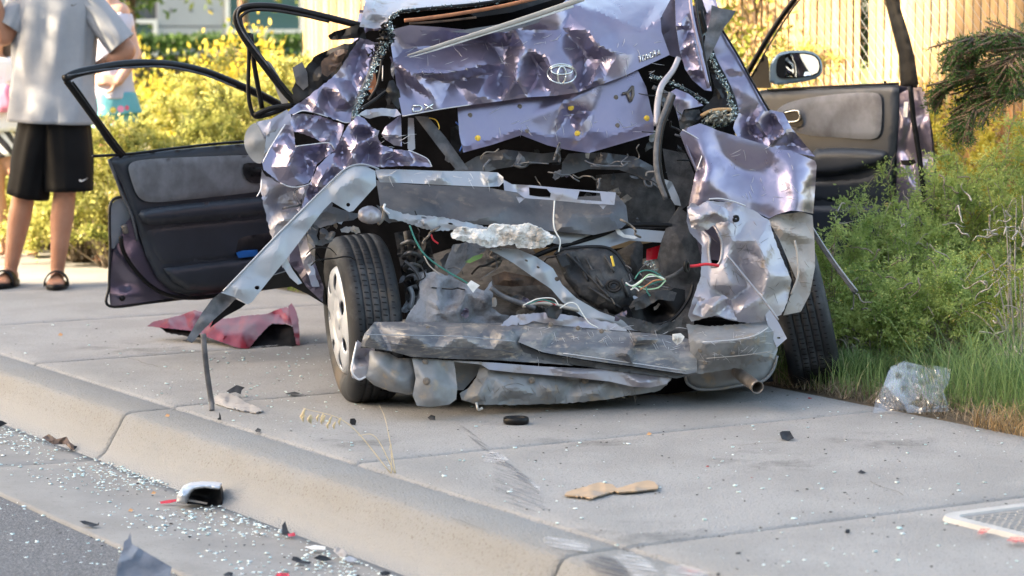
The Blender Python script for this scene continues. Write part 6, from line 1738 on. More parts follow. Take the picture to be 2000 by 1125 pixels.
# ------------------------------------------------------------------ people
skin = mat('skin', (.42, .22, .14), .5, c2=(.36, .17, .10), ns=9, spec=.4)
skin2 = mat('skin_fair', (.58, .36, .27), .5, c2=(.50, .27, .19), ns=9, spec=.4)
skin3 = mat('skin_tan', (.40, .22, .14), .5)
hair_m = mat('brown_hair', (.05, .03, .02), .5, c2=(.10, .06, .035), ns=40, aniso=(6, 6, 1))
tee = mat('grey_cotton', (.30, .31, .33), .9, c2=(.27, .28, .30), ns=20, bump=.3, bs=300, bdist=.001)
shorts_m = mat('black_polyester', (.0035, .0035, .004), .7, spec=.15, c2=(.006, .006, .0065), ns=12)
tank_m = mat('lavender_cotton', (.48, .47, .55), .9)
white_cot = mat('white_cotton', (.78, .77, .75), .9)
logo_m = mat('pale_print', (.6, .6, .6), .6); logo_d = mat('dark_print', (.02, .02, .02), .6)
def floral():
    m = bpy.data.materials.new('floral_cotton'); m.use_nodes = True
    t = m.node_tree; N = t.nodes; b = N['Principled BSDF']; b.inputs['Roughness'].default_value = .85
    tc = N.new('ShaderNodeTexCoord'); v = N.new('ShaderNodeTexVoronoi'); v.inputs['Scale'].default_value = 17
    lnk(t, tc.outputs['Object'], v.inputs['Vector'])
    mr = N.new('ShaderNodeMapRange'); mr.inputs[1].default_value = .30; mr.inputs[2].default_value = .36; mr.inputs[3].default_value = 1; mr.inputs[4].default_value = 0
    lnk(t, v.outputs['Distance'], mr.inputs[0])
    cr = N.new('ShaderNodeValToRGB'); cr.color_ramp.interpolation = 'CONSTANT'
    E_ = cr.color_ramp.elements; E_[0].color = (.62, .10, .16, 1); E_[1].position = .3; E_[1].color = (.12, .36, .42, 1)
    e = E_.new(.55); e.color = (.55, .45, .08, 1); e = E_.new(.75); e.color = (.7, .25, .4, 1)
    lnk(t, v.outputs['Color'], cr.inputs[0])
    mx = N.new('ShaderNodeMixRGB'); mx.inputs[1].default_value = (.12, .36, .42, 1)
    lnk(t, mr.outputs[0], mx.inputs[0]); lnk(t, cr.outputs[0], mx.inputs[2]); lnk(t, mx.outputs[0], b.inputs['Base Color'])
    return m
def stripes():
    m = bpy.data.materials.new('striped_cotton'); m.use_nodes = True
    t = m.node_tree; N = t.nodes; b = N['Principled BSDF']
    tc = N.new('ShaderNodeTexCoord'); w = N.new('ShaderNodeTexWave'); w.inputs['Scale'].default_value = 7; w.bands_direction = 'DIAGONAL'
    lnk(t, tc.outputs['Object'], w.inputs['Vector'])
    cr = N.new('ShaderNodeValToRGB'); cr.color_ramp.interpolation = 'CONSTANT'; cr.color_ramp.elements[0].color = (.02, .02, .025, 1)
    cr.color_ramp.elements[1].position = .6; cr.color_ramp.elements[1].color = (.7, .7, .7, 1)
    lnk(t, w.outputs[0], cr.inputs[0]); lnk(t, cr.outputs[0], b.inputs['Base Color'])
    return m

def loft(name, secs, m, parent, seg=44, folds=(.006, 9.), seed=0, sub=5, axis=None):
    """cloth tube through elliptical sections [(centre, rx, ry)]; folds run down the cloth"""
    arr = [np.array([*s[0], s[1], s[2]]) for s in secs]
    sm = catmull(arr, sub)
    sm = sm + [np.array([*sm[-1][:3], sm[-1][3] * .94, sm[-1][4] * .94]), np.array([*(sm[-2][:3]), sm[-2][3] * .9, sm[-2][4] * .9])]
    V = []; F = []
    n = len(sm)
    for i, s in enumerate(sm):
        a_ = Vector(sm[max(i - 1, 0)][:3]); b_ = Vector(sm[min(i + 1, n - 3)][:3])
        t = (b_ - a_)
        t = t.normalized() if t.length > 1e-5 else Vector((0, 0, -1))
        if i >= n - 2: t = (Vector(sm[n - 3][:3]) - Vector(sm[n - 5][:3])).normalized()
        X = Vector((1, 0, 0)); X = (X - t * X.dot(t)); X = X.normalized() if X.length > .2 else Vector((0, 0, 1)); Yv = t.cross(X)
        for k in range(seg):
            a = 2 * math.pi * k / seg
            f = min(1., i / 6.)
            w = folds[0] * (noise.noise(Vector((math.cos(a) * 3.2, math.sin(a) * 3.2, i * .07 * folds[1] / 9 + seed * 7))) * 1.6 + .8 * noise.noise(Vector((math.cos(a) * 7, math.sin(a) * 7, i * .16 + seed * 5))))
            c, sn = math.cos(a), math.sin(a)
            p = Vector(s[:3]) + X * (c * (s[3] + w)) + Yv * (sn * (s[4] + w))
            V.append(tuple(p))
    for i in range(n - 1):
        for k in range(seg):
            l = (k + 1) % seg
            F.append((i * seg + k, (i + 1) * seg + k, (i + 1) * seg + l, i * seg + l))
    F.append(tuple(range(seg)))
    return mesh_np(name, V, F, m, parent)

def hand(wrist, dirv, side, up, s=1.):
    """palm, four unequal bent fingers and a thumb as limb list"""
    d = Vector(dirv).normalized(); sd = Vector(side).normalized(); u = Vector(up).normalized(); w = Vector(wrist)
    caps = []
    for k in (-1.2, -.4, .4, 1.2):
        caps.append((w + sd * k * .012 * s, .015 * s, w + d * .085 * s + sd * k * .018 * s, .0125 * s))
    for k, L in zip((-1.5, -.5, .5, 1.5), (.062, .075, .08, .07)):
        a = w + d * .085 * s + sd * k * .017 * s
        b = a + (d + sd * k * .12 - u * .25).normalized() * L * .5 * s
        c = b + (d + sd * k * .12 - u * .9).normalized() * L * .5 * s
        caps += [(a, .0095 * s, b, .0085 * s), (b, .0085 * s, c, .007 * s)]
    a = w + d * .02 * s + sd * .022 * s; b = a + (d * .5 + sd).normalized() * .04 * s; c = b + (d * .9 + sd * .5 - u * .3).normalized() * .035 * s
    caps += [(a, .013 * s, b, .011 * s), (b, .011 * s, c, .009 * s)]
    return caps

def foot(ank, toe_dir, s=1.):
    d = Vector(toe_dir).normalized(); a = Vector(ank); sd = Vector((-d.y, d.x, 0))
    z = Vector((0, 0, 1))
    heel = Vector((a.x, a.y, .045 * s)) - d * .03
    caps = [(a, .036 * s, heel, .034 * s), (heel, .034 * s, heel + d * .12 * s, .03 * s)]
    ball = Vector((a.x, a.y, .03)) + d * .13 * s
    caps += [(heel + d * .05, .032 * s, ball - sd * .02, .024 * s), (heel + d * .05, .032 * s, ball + sd * .02, .024 * s)]
    for k, L in zip((-2, -1, 0, 1, 2), (.045, .05, .05, .045, .035)):
        b = ball + sd * k * .017 * s
        caps.append((b, .014 * s, b + d * L * s, .010 * s))
    return caps

def head(c, face, s=1.):
    f = Vector(face).normalized(); r = Vector((-f.y, f.x, 0)); c = Vector(c)
    z = Vector((0, 0, 1))
    caps = [(c + z * .03 * s, .088 * s, c + z * .05 * s - f * .02, .086 * s), (c - z * .02 * s + f * .01, .07 * s, c - z * .075 * s + f * .035, .042 * s), (c + f * .02, .078 * s, c - f * .03, .08 * s),
            (c - z * .005 * s + f * .09 * s, .009, c - z * .03 * s + f * .105 * s, .014 * s), (c - z * .16 * s - f * .01, .055 * s, c - z * .05 * s - f * .01, .058 * s),
            (c + r * .082 * s, .012, c + r * .086 * s - z * .035, .01), (c - r * .082 * s, .012, c - r * .086 * s - z * .035, .01),
            (c - z * .058 * s + f * .075 * s - r * .02, .008, c - z * .058 * s + f * .075 * s + r * .02, .008)]
    return caps
def eyes(c, face, parent, s=1.):
    f = Vector(face).normalized(); r = Vector((-f.y, f.x, 0)); c = Vector(c)
    for k in (-1, 1):
        p = c + f * .083 * s + r * k * .031 * s + Vector((0, 0, .012))
        V, F = tube_vf([np.array(p - f * .006), np.array(p), np.array(p + f * .004)], [.011, .010, .004], 10, up=(0, 0, 1))
        mesh_np('eye', V, F, logo_d, parent)

# --- the man in grey T-shirt and black shorts
MY = 12.7
def Q(x, y, d=0., Y=MY): return P(x, y, Y + d)
man = empty('person', (Q(75, 560).x, MY, 0), 'man in grey T-shirt, black knee-length shorts and black slides standing behind the open left door', 'person')
cap = []
for hx, kx, ky, ax, ay, dd in ((78, 46, 388, 20, 533, .05), (132, 126, 386, 112, 533, .0)):
    cap += [(Q(hx, 215, dd), .095, Q(kx, ky, dd), .056), (Q(kx, ky - 4, dd), .057, Q(kx * .7 + ax * .3 - 1, ky + 42, dd + .02), .060), (Q(kx * .7 + ax * .3 - 1, ky + 42, dd + .02), .059, Q(ax, ay - 4, dd + .03), .034)]
cap += foot(Q(20, 535, .08), (-.15, -1, 0)) + foot(Q(112, 535, .03), (.12, -1, 0))
cap += [(Q(85, 200, .02), .095, Q(125, 200, .02), .095), (Q(90, 120, .02), .09, Q(120, 120, .02), .09), (Q(80, 25, .02), .075, Q(135, 25, .02), .075), (Q(90, 200, .02), .09, Q(90, 30, .02), .09), (Q(122, 200, .02), .09, Q(122, 30, .02), .09)]
cap += [(Q(172, 8), .062, Q(247, 98, -.02), .047), (Q(247, 98, -.02), .048, Q(225, 115, -.01), .047), (Q(247, 102, -.02), .046, Q(186, 134, .08), .030)]
cap += hand(Q(186, 134, .08), (-1, .3, -.4), (0, -.3, 1), (0, 1, .2))
cap += [(Q(45, 5), .060, Q(8, 72, -.05), .046), (Q(8, 72, -.05), .047, Q(-14, -10, -.12), .032)]
cap += hand(Q(-14, -12, -.12), (.1, 0, 1), (1, 0, 0), (0, 1, 0))
hc = Q(108, -115)
cap += head(hc, (.1, -1, 0)) + [(Q(108, -40), .06, Q(108, -80), .055)]
capsules_mesh('body', cap, skin, man, .010, 3)
eyes(hc, (.1, -1, 0), man)
capsules_mesh('hair', [(hc + Vector((0, .012, .05)), .092, hc + Vector((0, .03, .02)), .092)], hair_m, man, .012, 3)
loft('t_shirt', [(Q(108, -52), .07, .07), (Q(108, -34), .115, .085), (Q(108, -14), .185, .105), (Q(107, 25), .208, .13), (Q(107, 90), .200, .132), (Q(105, 150), .202, .135), (Q(103, 200), .212, .165), (Q(102, 240), .220, .175)], tee, man, seed=1, folds=(.015, 14))
loft('sleeve', [(Q(165, -2), .075, .075), (Q(182, 18), .078, .078), (Q(205, 46, -.01), .076, .08), (Q(228, 74, -.02), .074, .085), (Q(238, 86, -.02), .075, .086)], tee, man, seed=2, folds=(.006, 9))
loft('sleeve', [(Q(48, -2), .075, .075), (Q(40, 15), .078, .078), (Q(28, 38, -.03), .074, .08), (Q(18, 54, -.04), .075, .082)], tee, man, seed=3, folds=(.006, 9))
loft('shorts_leg', [(Q(88, 215, .02), .12, .13), (Q(78, 260, .03), .115, .13), (Q(66, 320, .04), .108, .125), (Q(55, 383, .05), .104, .12)], shorts_m, man, seed=4, folds=(.008, 7))
loft('shorts_leg', [(Q(122, 215, .0), .125, .13), (Q(128, 260, .0), .125, .13), (Q(132, 320, .0), .124, .125), (Q(134, 373, .0), .120, .12)], shorts_m, man, seed=5, folds=(.008, 7))
def swoosh(cx, cy, s, Y, m, parent, name='logo'):
    ol = [(cx - s, cy + s * .15), (cx - s * .75, cy - s * .1), (cx - s * .55, cy + s * .12), (cx - s * .2, cy + s * .12), (cx + s, cy - s * .4), (cx - s * .2, cy + s * .38), (cx - s * .7, cy + s * .42)]
    sheet(name, ol, [m, m], parent, (), base=lambda a, b: Y + 0 * a, step=3, thick=.002)
swoosh(145, 9, 7, MY - .138, logo_d, man); swoosh(163, 351, 9, MY - .128, logo_pale if False else logo_m, man)
for ax, d in ((20, (-.15, -1, 0)), (112, (.12, -1, 0))):
    a = Q(ax, 535, .08 if ax == 20 else .03); dv = Vector(d).normalized(); sd = Vector((-dv.y, dv.x, 0))
    o2 = Vector((a.x, a.y, 0)) + dv * .065
    V = []; n = 28
    ring = [(math.cos(t), math.sin(t)) for t in np.linspace(0, 2 * math.pi, n, endpoint=False)]
    for z, k in ((.0, 1.), (.02, 1.04), (.028, 1.0)):
        for c, s in ring: V.append(tuple(o2 + dv * (c * .15 * k) + sd * (s * .052 * k * (1 + .12 * c)) + Vector((0, 0, z))))
    F = [(q * n + k, q * n + (k + 1) % n, (q + 1) * n + (k + 1) % n, (q + 1) * n + k) for q in range(2) for k in range(n)] + [tuple(range(n))[::-1], tuple(2 * n + k for k in range(n))]
    sl = mesh_np('slide_sole', V, F, rubber, man)
    c0 = o2 + dv * .03
    path = [c0 + sd * (.056 * math.cos(t)) + Vector((0, 0, .02 + .062 * math.sin(t))) for t in np.linspace(-.1, math.pi + .1, 9)]
    V, F = tube_vf(catmull(path, 3), .034, 8, flat=.16, up=(0, 0, 1), profile=[(1, .0), (.9, 1), (0, 1.1), (-.9, 1), (-1, 0), (-.9, -1), (0, -1), (.9, -1)])
    path2 = catmull(path, 3)
    V = []; F = []
    for p in path2:
        r0 = (Vector(p) - (c0 + Vector((0, 0, .02)))).normalized()
        for (k, h) in ((-.035, .0), (-.035, .006), (.035, .006), (.035, .0)): V.append(tuple(Vector(p) + dv * k + r0 * h))
    for i in range(len(path2) - 1):
        for k in range(4): F.append((i * 4 + k, i * 4 + (k + 1) % 4, (i + 1) * 4 + (k + 1) % 4, (i + 1) * 4 + k))
    mesh_np('slide_strap', V, F, rubber, man)

# --- the woman behind him
WY = 14.0
wom = empty('person', (Q(215, 500, 0, WY).x, WY, 0), 'woman in pale tank top and blue floral shorts, hand on hip, behind the man', 'person')
q = lambda x, y, d=0.: P(x, y, WY + d)
cap = [(q(213, 170), .11, q(213, 60), .10), (q(190, 25), .06, q(232, 25), .06), (q(212, 20), .05, q(212, -20), .045),
       (q(238, 28), .046, q(264, 108, -.02), .038), (q(264, 108, -.02), .038, q(232, 158, -.12), .026),
       (q(186, 28), .046, q(172, 110), .038), (q(172, 110), .036, q(180, 190, -.05), .026)]
cap += hand(q(232, 158, -.12), (-1, -.15, .1), (0, -.2, -1), (0, -1, 0), .95) + hand(q(180, 190, -.05), (0, 0, -1), (0, -1, 0), (1, 0, 0), .95)
for hx, ax in ((200, 200), (232, 236)):
    cap += [(q(hx, 210), .085, q(hx, 335), .05), (q(hx, 335), .05, q(ax, 375), .053), (q(ax, 375), .052, q(ax, 490), .03)]
    cap += foot(q(ax, 492), (.1, -1, 0), .9)
hc = q(212, -62)
cap += head(hc, (-.2, -1, 0), .95)
capsules_mesh('body', cap, skin2, wom, .008, 3)
eyes(hc, (-.2, -1, 0), wom, .95)
capsules_mesh('hair', [(hc + Vector((0, .015, .045)), .095, hc + Vector((0, .035, .0)), .09), (hc + Vector((0, .07, 0)), .06, hc + Vector((.0, .09, -.22)), .035)], hair_m, wom, .012, 3)
loft('tank_top', [(q(212, 26), .12, .08), (q(212, 48), .135, .105), (q(213, 90), .130, .11), (q(213, 135), .125, .11), (q(213, 175), .140, .12), (q(213, 192), .146, .125)], tank_m, wom, seed=6, folds=(.007, 9))
for a in (192, 232): tube('shoulder_strap', [q(a, 40, -.085), q(a + (2 if a > 200 else -2), 16, -.02), q(a, 34, .07)], .014, tank_m, wom, flat=.3)
fl = floral()
loft('shorts', [(q(214, 182), .142, .12), (q(216, 205), .155, .13), (q(218, 225), .165, .135)], fl, wom, seed=7)
loft('shorts_leg', [(q(202, 205), .092, .11), (q(200, 232), .095, .115), (q(199, 262), .098, .115)], fl, wom, seed=8)
loft('shorts_leg', [(q(232, 205), .092, .11), (q(234, 232), .095, .115), (q(236, 262), .098, .115)], fl, wom, seed=9)

# --- the child at the picture edge
CY = 14.4
chd = empty('person', (P(-5, 500, CY).x, CY, 0), 'child with brown hair in white top holding a pink bag at the left picture edge', 'person')
q = lambda x, y, d=0.: P(x, y, CY + d)
cap = [(q(-8, 215), .09, q(-8, 135), .085), (q(-25, 125), .045, q(8, 125), .045), (q(-8, 125), .04, q(-8, 100), .04), (q(10, 128), .037, q(20, 170, -.02), .032), (q(20, 170, -.02), .031, q(6, 200, -.13), .022),
       (q(-27, 128), .036, q(-36, 170), .03), (q(-36, 170), .03, q(-30, 215, -.08), .022)]
cap += hand(q(6, 200, -.13), (-1, -.2, -.2), (0, 0, -1), (0, -1, 0), .75) + hand(q(-30, 215, -.08), (.2, -.2, -1), (0, -1, 0), (1, 0, 0), .75)
cap += [(q(2, 260), .065, q(46, 372), .043), (q(46, 372), .043, q(56, 405), .045), (q(56, 405), .044, q(62, 484), .026), (q(-14, 260), .065, q(-4, 380), .042), (q(-4, 380), .042, q(0, 410), .044), (q(0, 410), .043, q(4, 488), .026)]
cap += foot(q(62, 486), (.2, -1, 0), .75) + foot(q(4, 489), (0, -1, 0), .75)
hc = q(-10, 72)
cap += head(hc, (.3, -1, 0), .86)
capsules_mesh('body', cap, skin3, chd, .009, 3)
eyes(hc, (.3, -1, 0), chd, .86)
capsules_mesh('hair', [(hc + Vector((0, .015, .04)), .085, hc + Vector((.0, .03, .0)), .085), (hc + Vector((.05, .03, -.02)), .045, hc + Vector((.065, .03, -.13)), .035), (hc + Vector((-.05, .03, -.02)), .045, hc + Vector((-.065, .03, -.13)), .035)], hair_m, chd, .010, 3)
loft('white_top', [(q(-8, 112), .07, .06), (q(-8, 122), .115, .08), (q(-8, 160), .112, .09), (q(-8, 205), .12, .1), (q(-8, 255), .145, .12)], white_cot, chd, seed=11, folds=(.007, 9))
loft('sleeve', [(q(5, 118), .05, .05), (q(13, 135), .055, .055), (q(19, 160), .058, .06)], white_cot, chd, seed=12, folds=(.004, 9))
st = stripes()
loft('shorts_leg', [(q(2, 235), .075, .09), (q(8, 270), .078, .09), (q(16, 305), .08, .09)], st, chd, seed=13)
loft('shorts_leg', [(q(-18, 235), .075, .09), (q(-18, 270), .078, .09), (q(-18, 305), .08, .09)], st, chd, seed=14)
bag = capsules_mesh('shoulder_bag', [(q(10, 178, -.13), .04, q(16, 204, -.13), .045), (q(2, 184, -.13), .04, q(6, 205, -.13), .045)], mat('pink_cloth', (.62, .22, .33), .8), None, .01, 4)
props(bag, 'pink bag held against the chest of the child at the left edge', 'bag')

# ------------------------------------------------------------------ debris
def gy(z0=0.):
    def f(a, b):
        v = (562.5 - b) / FPX
        return (z0 - CAMH) / (v * math.cos(PITCH) - math.sin(PITCH)) * (v * math.sin(PITCH) + math.cos(PITCH))
    return f
def piece(name, label, cat, ol, m, feats=(), z0=.004, lift=None, edge=None, base=None, kind=None, group=None, **k):
    """lift>0 raises a lying piece; standing pieces pass base"""
    o = sheet(name, ol, [m, edge or m], None, feats, base=base or gy(z0), thick=k.pop('thick', .004), depthvec=k.pop('dv', (0, .3, -1)) if base is None else (0, 1, 0), **k)
    props(o, label, cat, group, kind); return o
red_p = mat('red_bumper_paint', (.17, .004, .014), .35, c2=(.10, .003, .008), ns=7, coat=.12, crough=.08, spec=.25)
lean = lambda Y0, y0, k=.003: (lambda a, b: Y0 + (y0 - b) * k + 0 * a)
rb = empty('bumper_fragment', G(440, 680), 'torn red painted bumper fragment lying on the sidewalk under the open left door', 'car part')
bf = lean(10.28, 680, .006)
def rsheet(ol, m, feats=(), **k): return sheet(k.pop('name', 'skin'), ol, [m, k.pop('edge', m)], rb, feats, base=bf, **k)
rsheet([(287, 637), (300, 628), (330, 621), (360, 613), (380, 605), (396, 610), (414, 619), (442, 622), (482, 616), (520, 613), (545, 603), (560, 600), (575, 611), (583, 622), (584, 642), (562, 633), (530, 632), (506, 656), (486, 681), (466, 680), (420, 664), (396, 655), (372, 646), (345, 643), (312, 640)],
       red_p, [(382, 612, -.05), (365, 630, .02), (420, 640, -.05), (450, 640, -.02), (470, 650, -.08), (500, 630, -.02), (330, 630, -.03), (440, 655, -.03), (540, 612, .04), (560, 615, -.04), (410, 630, .03)], edge=edge_m, step=4, crum=(.022, 26), smooth=2, jag=.6, dy=-.02, seed=5)
rsheet([(486, 680), (506, 655), (532, 630), (562, 634), (584, 645), (585, 674), (572, 677)], black_in, [(540, 660, .1)], name='underside', dy=.03, step=6, crum=(.02, 20), jag=1)
rsheet([(563, 598), (570, 592), (580, 612), (585, 650), (585, 675), (578, 672), (572, 640), (566, 618)], red_p, name='end_flange', dy=-.05, step=4, crum=(.02, 14), jag=.8)
rsheet([(312, 640), (345, 641), (372, 645), (396, 654), (394, 660), (350, 655), (325, 650)], black_in, name='underside', dy=.02, step=5, crum=(.02, 14), jag=1)
ts = tube('trim_strip', [P(397, 652, 8.58), P(400, 690, 8.57), P(406, 740, 8.58), P(412, 780, 8.60), G(414, 802, .002)], .0095, rubber_gr, None, flat=.35)
props(ts, 'narrow dark trim strip standing upright below the end of the bent rail', 'trim strip')
piece('metal_scrap', 'crumpled brown and grey metal scrap on the sidewalk left of the wheel', 'scrap', [(418, 775), (428, 768), (445, 768), (462, 774), (480, 786), (505, 795), (513, 801), (500, 805), (470, 800), (440, 793), (420, 786)],
      liner_m, [(440, 780, -.06), (465, 785, -.03), (425, 775, -.04)], crum=(.02, 12), step=3.5, jag=.8, edge=edge_m, dy=-.03)
piece('plastic_scrap', 'small black plastic shard propped on the brown metal scrap', 'scrap', [(442, 764), (462, 752), (472, 755), (478, 757), (472, 762), (470, 770), (460, 766), (448, 768)], plast, base=lean(8.85, 790, .002), step=3.5, crum=(.008, 12), dy=-.02)
# mirror shell in the gutter
ms = empty('mirror_shell', G(390, 985, -.15), 'broken silver door mirror shell lying open in the gutter against the kerb', 'car part')
mb = lean(gy(-.15)(0, 985), 985, .0006)
sheet('shell', [(344, 982), (346, 968), (354, 955), (368, 949), (390, 947), (416, 948), (430, 950), (428, 956), (400, 953), (380, 956), (370, 966), (364, 984), (354, 984)], [mat('mirror_silver', (.55, .57, .60), .3, metal=.6, coat=.6), edge_m], ms, [(356, 965, -.03), (400, 950, .0)], base=mb, dy=-.05, step=3.5, bulge=(.02, 6), thick=.06)
sheet('shell_inside', [(362, 984), (368, 966), (380, 955), (400, 952), (430, 954), (433, 968), (434, 986), (400, 987)], [rubber, rubber], ms, [(400, 970, .04)], base=mb, dy=-.02, step=4, thick=.05)
sheet('bulb_wires', [(364, 975), (380, 977), (405, 982), (404, 985), (380, 981), (364, 979)], [bolt_m, bolt_m], ms, (), base=mb, dy=-.05, step=3)
def small(nm, label, ol, m, z0=-.148, crum_=(.006, 9), group=None, dy=-.01, cat='debris', **k):
    yb = max(p[1] for p in ol)
    return piece(nm, label, cat, ol, m, base=lean(float(gy(z0)(0, yb)), yb, .0022), crum=crum_, step=3, dy=dy, group=group, **k)
small('plastic_shard', 'flat red plastic sliver beside the silver mirror shell', [(312, 980), (325, 977), (345, 975), (346, 979), (330, 983), (314, 984)], red_lens)
small('plastic_shard', 'upright black shard with red foot standing at the kerb base', [(551, 1044), (551, 1026), (557, 1018), (558, 1022), (563, 1038), (570, 1046), (560, 1046)], plast)
small('plastic_shard', 'small dark red shard touching the upright black shard', [(561, 1043), (576, 1040), (577, 1047), (564, 1048)], red_lens)
small('plastic_shard', 'long dark strip lying on the edge of the asphalt', [(155, 1018), (165, 1017), (190, 1024), (193, 1020), (193, 1026), (180, 1029), (164, 1024)], plast, z0=-.14)
dsh_ = small('body_shard', 'large dark grey body panel shard standing at the bottom picture edge', [(226, 1140), (230, 1100), (240, 1072), (242, 1058), (250, 1052), (254, 1040), (257, 1062), (290, 1082), (335, 1108), (330, 1140), (300, 1155)], mat('primer_grey', (.07, .08, .10), .4, c2=(.13, .14, .165), ns=14, metal=.4, coat=.3), crum_=(.02, 26), z0=-.12)
small('plastic_shard', 'black curled shard, left one of the cluster at the kerb base', [(569, 1094), (572, 1087), (580, 1088), (592, 1095), (608, 1098), (604, 1102), (585, 1100)], plast)
small('plastic_shard', 'flat black shard in the middle of the cluster at the kerb base', [(612, 1090), (624, 1084), (638, 1087), (648, 1094), (630, 1096)], rubber)
small('plastic_shard', 'brown and white lens shard at the top of the cluster at the kerb base', [(650, 1076), (658, 1068), (672, 1074), (679, 1080), (672, 1090), (662, 1086)], liner_m)
small('plastic_shard', 'shiny pale grey shard at the right of the cluster at the kerb base', [(672, 1092), (682, 1086), (698, 1092), (694, 1097), (680, 1097)], steel)
small('plastic_shard', 'short black shard cut by the bottom edge of the picture', [(436, 1122), (446, 1117), (455, 1119), (453, 1126), (440, 1127)], plast)
small('plastic_shard', 'bright red lens shard cut by the bottom edge of the picture', [(538, 1124), (542, 1119), (564, 1120), (566, 1132), (540, 1134)], red_lens)
small('plastic_shard', 'small black and red shard at the kerb base below the cluster', [(742, 1119), (752, 1115), (764, 1119), (758, 1124), (746, 1124)], rubber)
small('plastic_shard', 'white plastic strip among the glass crumbs at the kerb base', [(596, 1069), (615, 1065), (636, 1068), (634, 1074), (610, 1073)], white_pl)
small('plastic_shard', 'black corner of debris cut by the left picture edge at the kerb base', [(-10, 838), (-10, 820), (4, 822), (14, 827), (4, 832)], rubber)
small('leaf_litter', 'heap of dead leaves and dirt in the gutter at the left', [(82, 855), (95, 848), (110, 858), (130, 853), (136, 864), (150, 874), (142, 880), (128, 868), (104, 868)], brown_pl, crum_=(.02, 10))
small('plastic_shard', 'black twisted crumb at the end of the dead leaves in the gutter', [(136, 876), (142, 870), (151, 872), (146, 878), (140, 880)], rubber)
# things on the sidewalk
ring = [P(1008, 826, 8.36) + Vector((.022 * 1 * math.cos(t) * 1.7, .03 * math.sin(t), -.0)) for t in np.linspace(0, 2 * math.pi, 14, endpoint=False)]
gz = G(1008, 828)
o = tube('rubber_ring', [Vector((gz.x + .037 * math.cos(t), gz.y + .03 * math.sin(t), .012)) for t in np.linspace(0, 2 * math.pi, 14, endpoint=False)], .006, rubber, None, closed=True, sub=2, flat=2.0, up=(0, 0, 1))
props(o, 'black rubber ring lying on the concrete in front of the car', 'rubber ring')
small('plastic_shard', 'black round clip near the left tyre on the sidewalk', [(683, 826), (684, 818), (692, 817), (696, 822), (694, 830), (687, 830)], rubber, z0=.0)
small('plastic_shard', 'small grey nut-like crumb left of the black rubber ring', [(835, 816), (842, 810), (850, 813), (850, 820), (840, 820)], plast_dusty, z0=.0)
small('plastic_shard', 'folded black plastic cap alone on the right half of the sidewalk', [(1523, 845), (1528, 842), (1543, 842), (1551, 856), (1540, 861), (1527, 858), (1524, 850)], plast, z0=.0)
small('plastic_shard', 'tiny flat black chip between the folded cap and the utility cover', [(1675, 923), (1682, 918), (1692, 923), (1684, 925)], plast, z0=.0)
small('plastic_shard', 'tiny round black chip just left of the utility cover', [(1650, 1040), (1653, 1034), (1660, 1034), (1660, 1041), (1654, 1042)], rubber, z0=.0)
small('plastic_shard', 'small dark chip at the bottom edge right of the kerb corner', [(1399, 1122), (1404, 1118), (1407, 1123), (1401, 1126)], rubber, z0=.0)
small('plastic_shard', 'thin dark chip on the slab left of the utility cover', [(1437, 1080), (1447, 1078), (1446, 1081), (1438, 1082)], rubber, z0=.0)
small('plastic_shard', 'dark pebble-like crumb sitting in the joint beside the kerb', [(498, 841), (503, 836), (510, 839), (508, 844), (500, 844)], plast_dusty, z0=.0)
small('plastic_shard', 'black hooked clip on the joint below the upright trim strip', [(424, 818), (428, 816), (428, 805), (431, 812), (432, 820), (426, 820)], rubber, z0=.0)
small('plastic_shard', 'dark twig-like scrap on the concrete left of the wheel', [(557, 769), (575, 765), (588, 769), (570, 772)], plast_dusty, z0=.0)
cb = empty('cardboard', G(1195, 965), 'torn piece of brown cardboard lying flat on the sidewalk', 'cardboard')
cardm = mat('cardboard', (.40, .29, .19), .9, c2=(.33, .24, .155), ns=14, c3=(.25, .22, .19), ns3=7, lo3=.55, hi3=.65)
sheet('flap', [(1103, 966), (1108, 960), (1140, 951), (1162, 944), (1172, 942), (1196, 946), (1207, 954), (1206, 958), (1175, 966), (1154, 973), (1145, 970), (1120, 968)], [cardm, cardm], cb, [(1150, 957, -.02), (1185, 952, -.03)], base=gy(.003), dy=-.03, step=4, jag=.8, thick=.004, crum=(.010, 22), depthvec=(0, .4, -1))
sheet('flap', [(1195, 956), (1215, 951), (1240, 943), (1265, 938), (1278, 941), (1286, 950), (1284, 954), (1240, 959), (1208, 961)], [cardm, cardm], cb, [(1240, 950, -.03)], base=gy(.003), dy=-.035, step=4, jag=.3, thick=.004, crum=(.006, 26), depthvec=(0, .4, -1))
# plastic bag
pm = bpy.data.materials.new('clear_plastic'); pm.use_nodes = True
t = pm.node_tree; N = t.nodes; b = N['Principled BSDF']; b.inputs['Base Color'].default_value = (.80, .84, .90, 1); b.inputs['Roughness'].default_value = .12; b.inputs['Specular IOR Level'].default_value = 1.
tr = N.new('ShaderNodeBsdfTransparent'); mx = N.new('ShaderNodeMixShader'); lw_ = N.new('ShaderNodeLayerWeight'); lw_.inputs[0].default_value = .35
mr = N.new('ShaderNodeMapRange'); mr.inputs[3].default_value = .04; mr.inputs[4].default_value = .34
gl = N.new('ShaderNodeBsdfGlossy'); gl.inputs['Roughness'].default_value = .14; mg = N.new('ShaderNodeMixShader'); mg.inputs[0].default_value = .72; lnk(t, b.outputs[0], mg.inputs[1]); lnk(t, gl.outputs[0], mg.inputs[2])
lnk(t, lw_.outputs['Facing'], mr.inputs[0]); lnk(t, mr.outputs[0], mx.inputs[0]); lnk(t, tr.outputs[0], mx.inputs[1]); lnk(t, mg.outputs[0], mx.inputs[2]); lnk(t, mx.outputs[0], N['Material Output'].inputs[0])
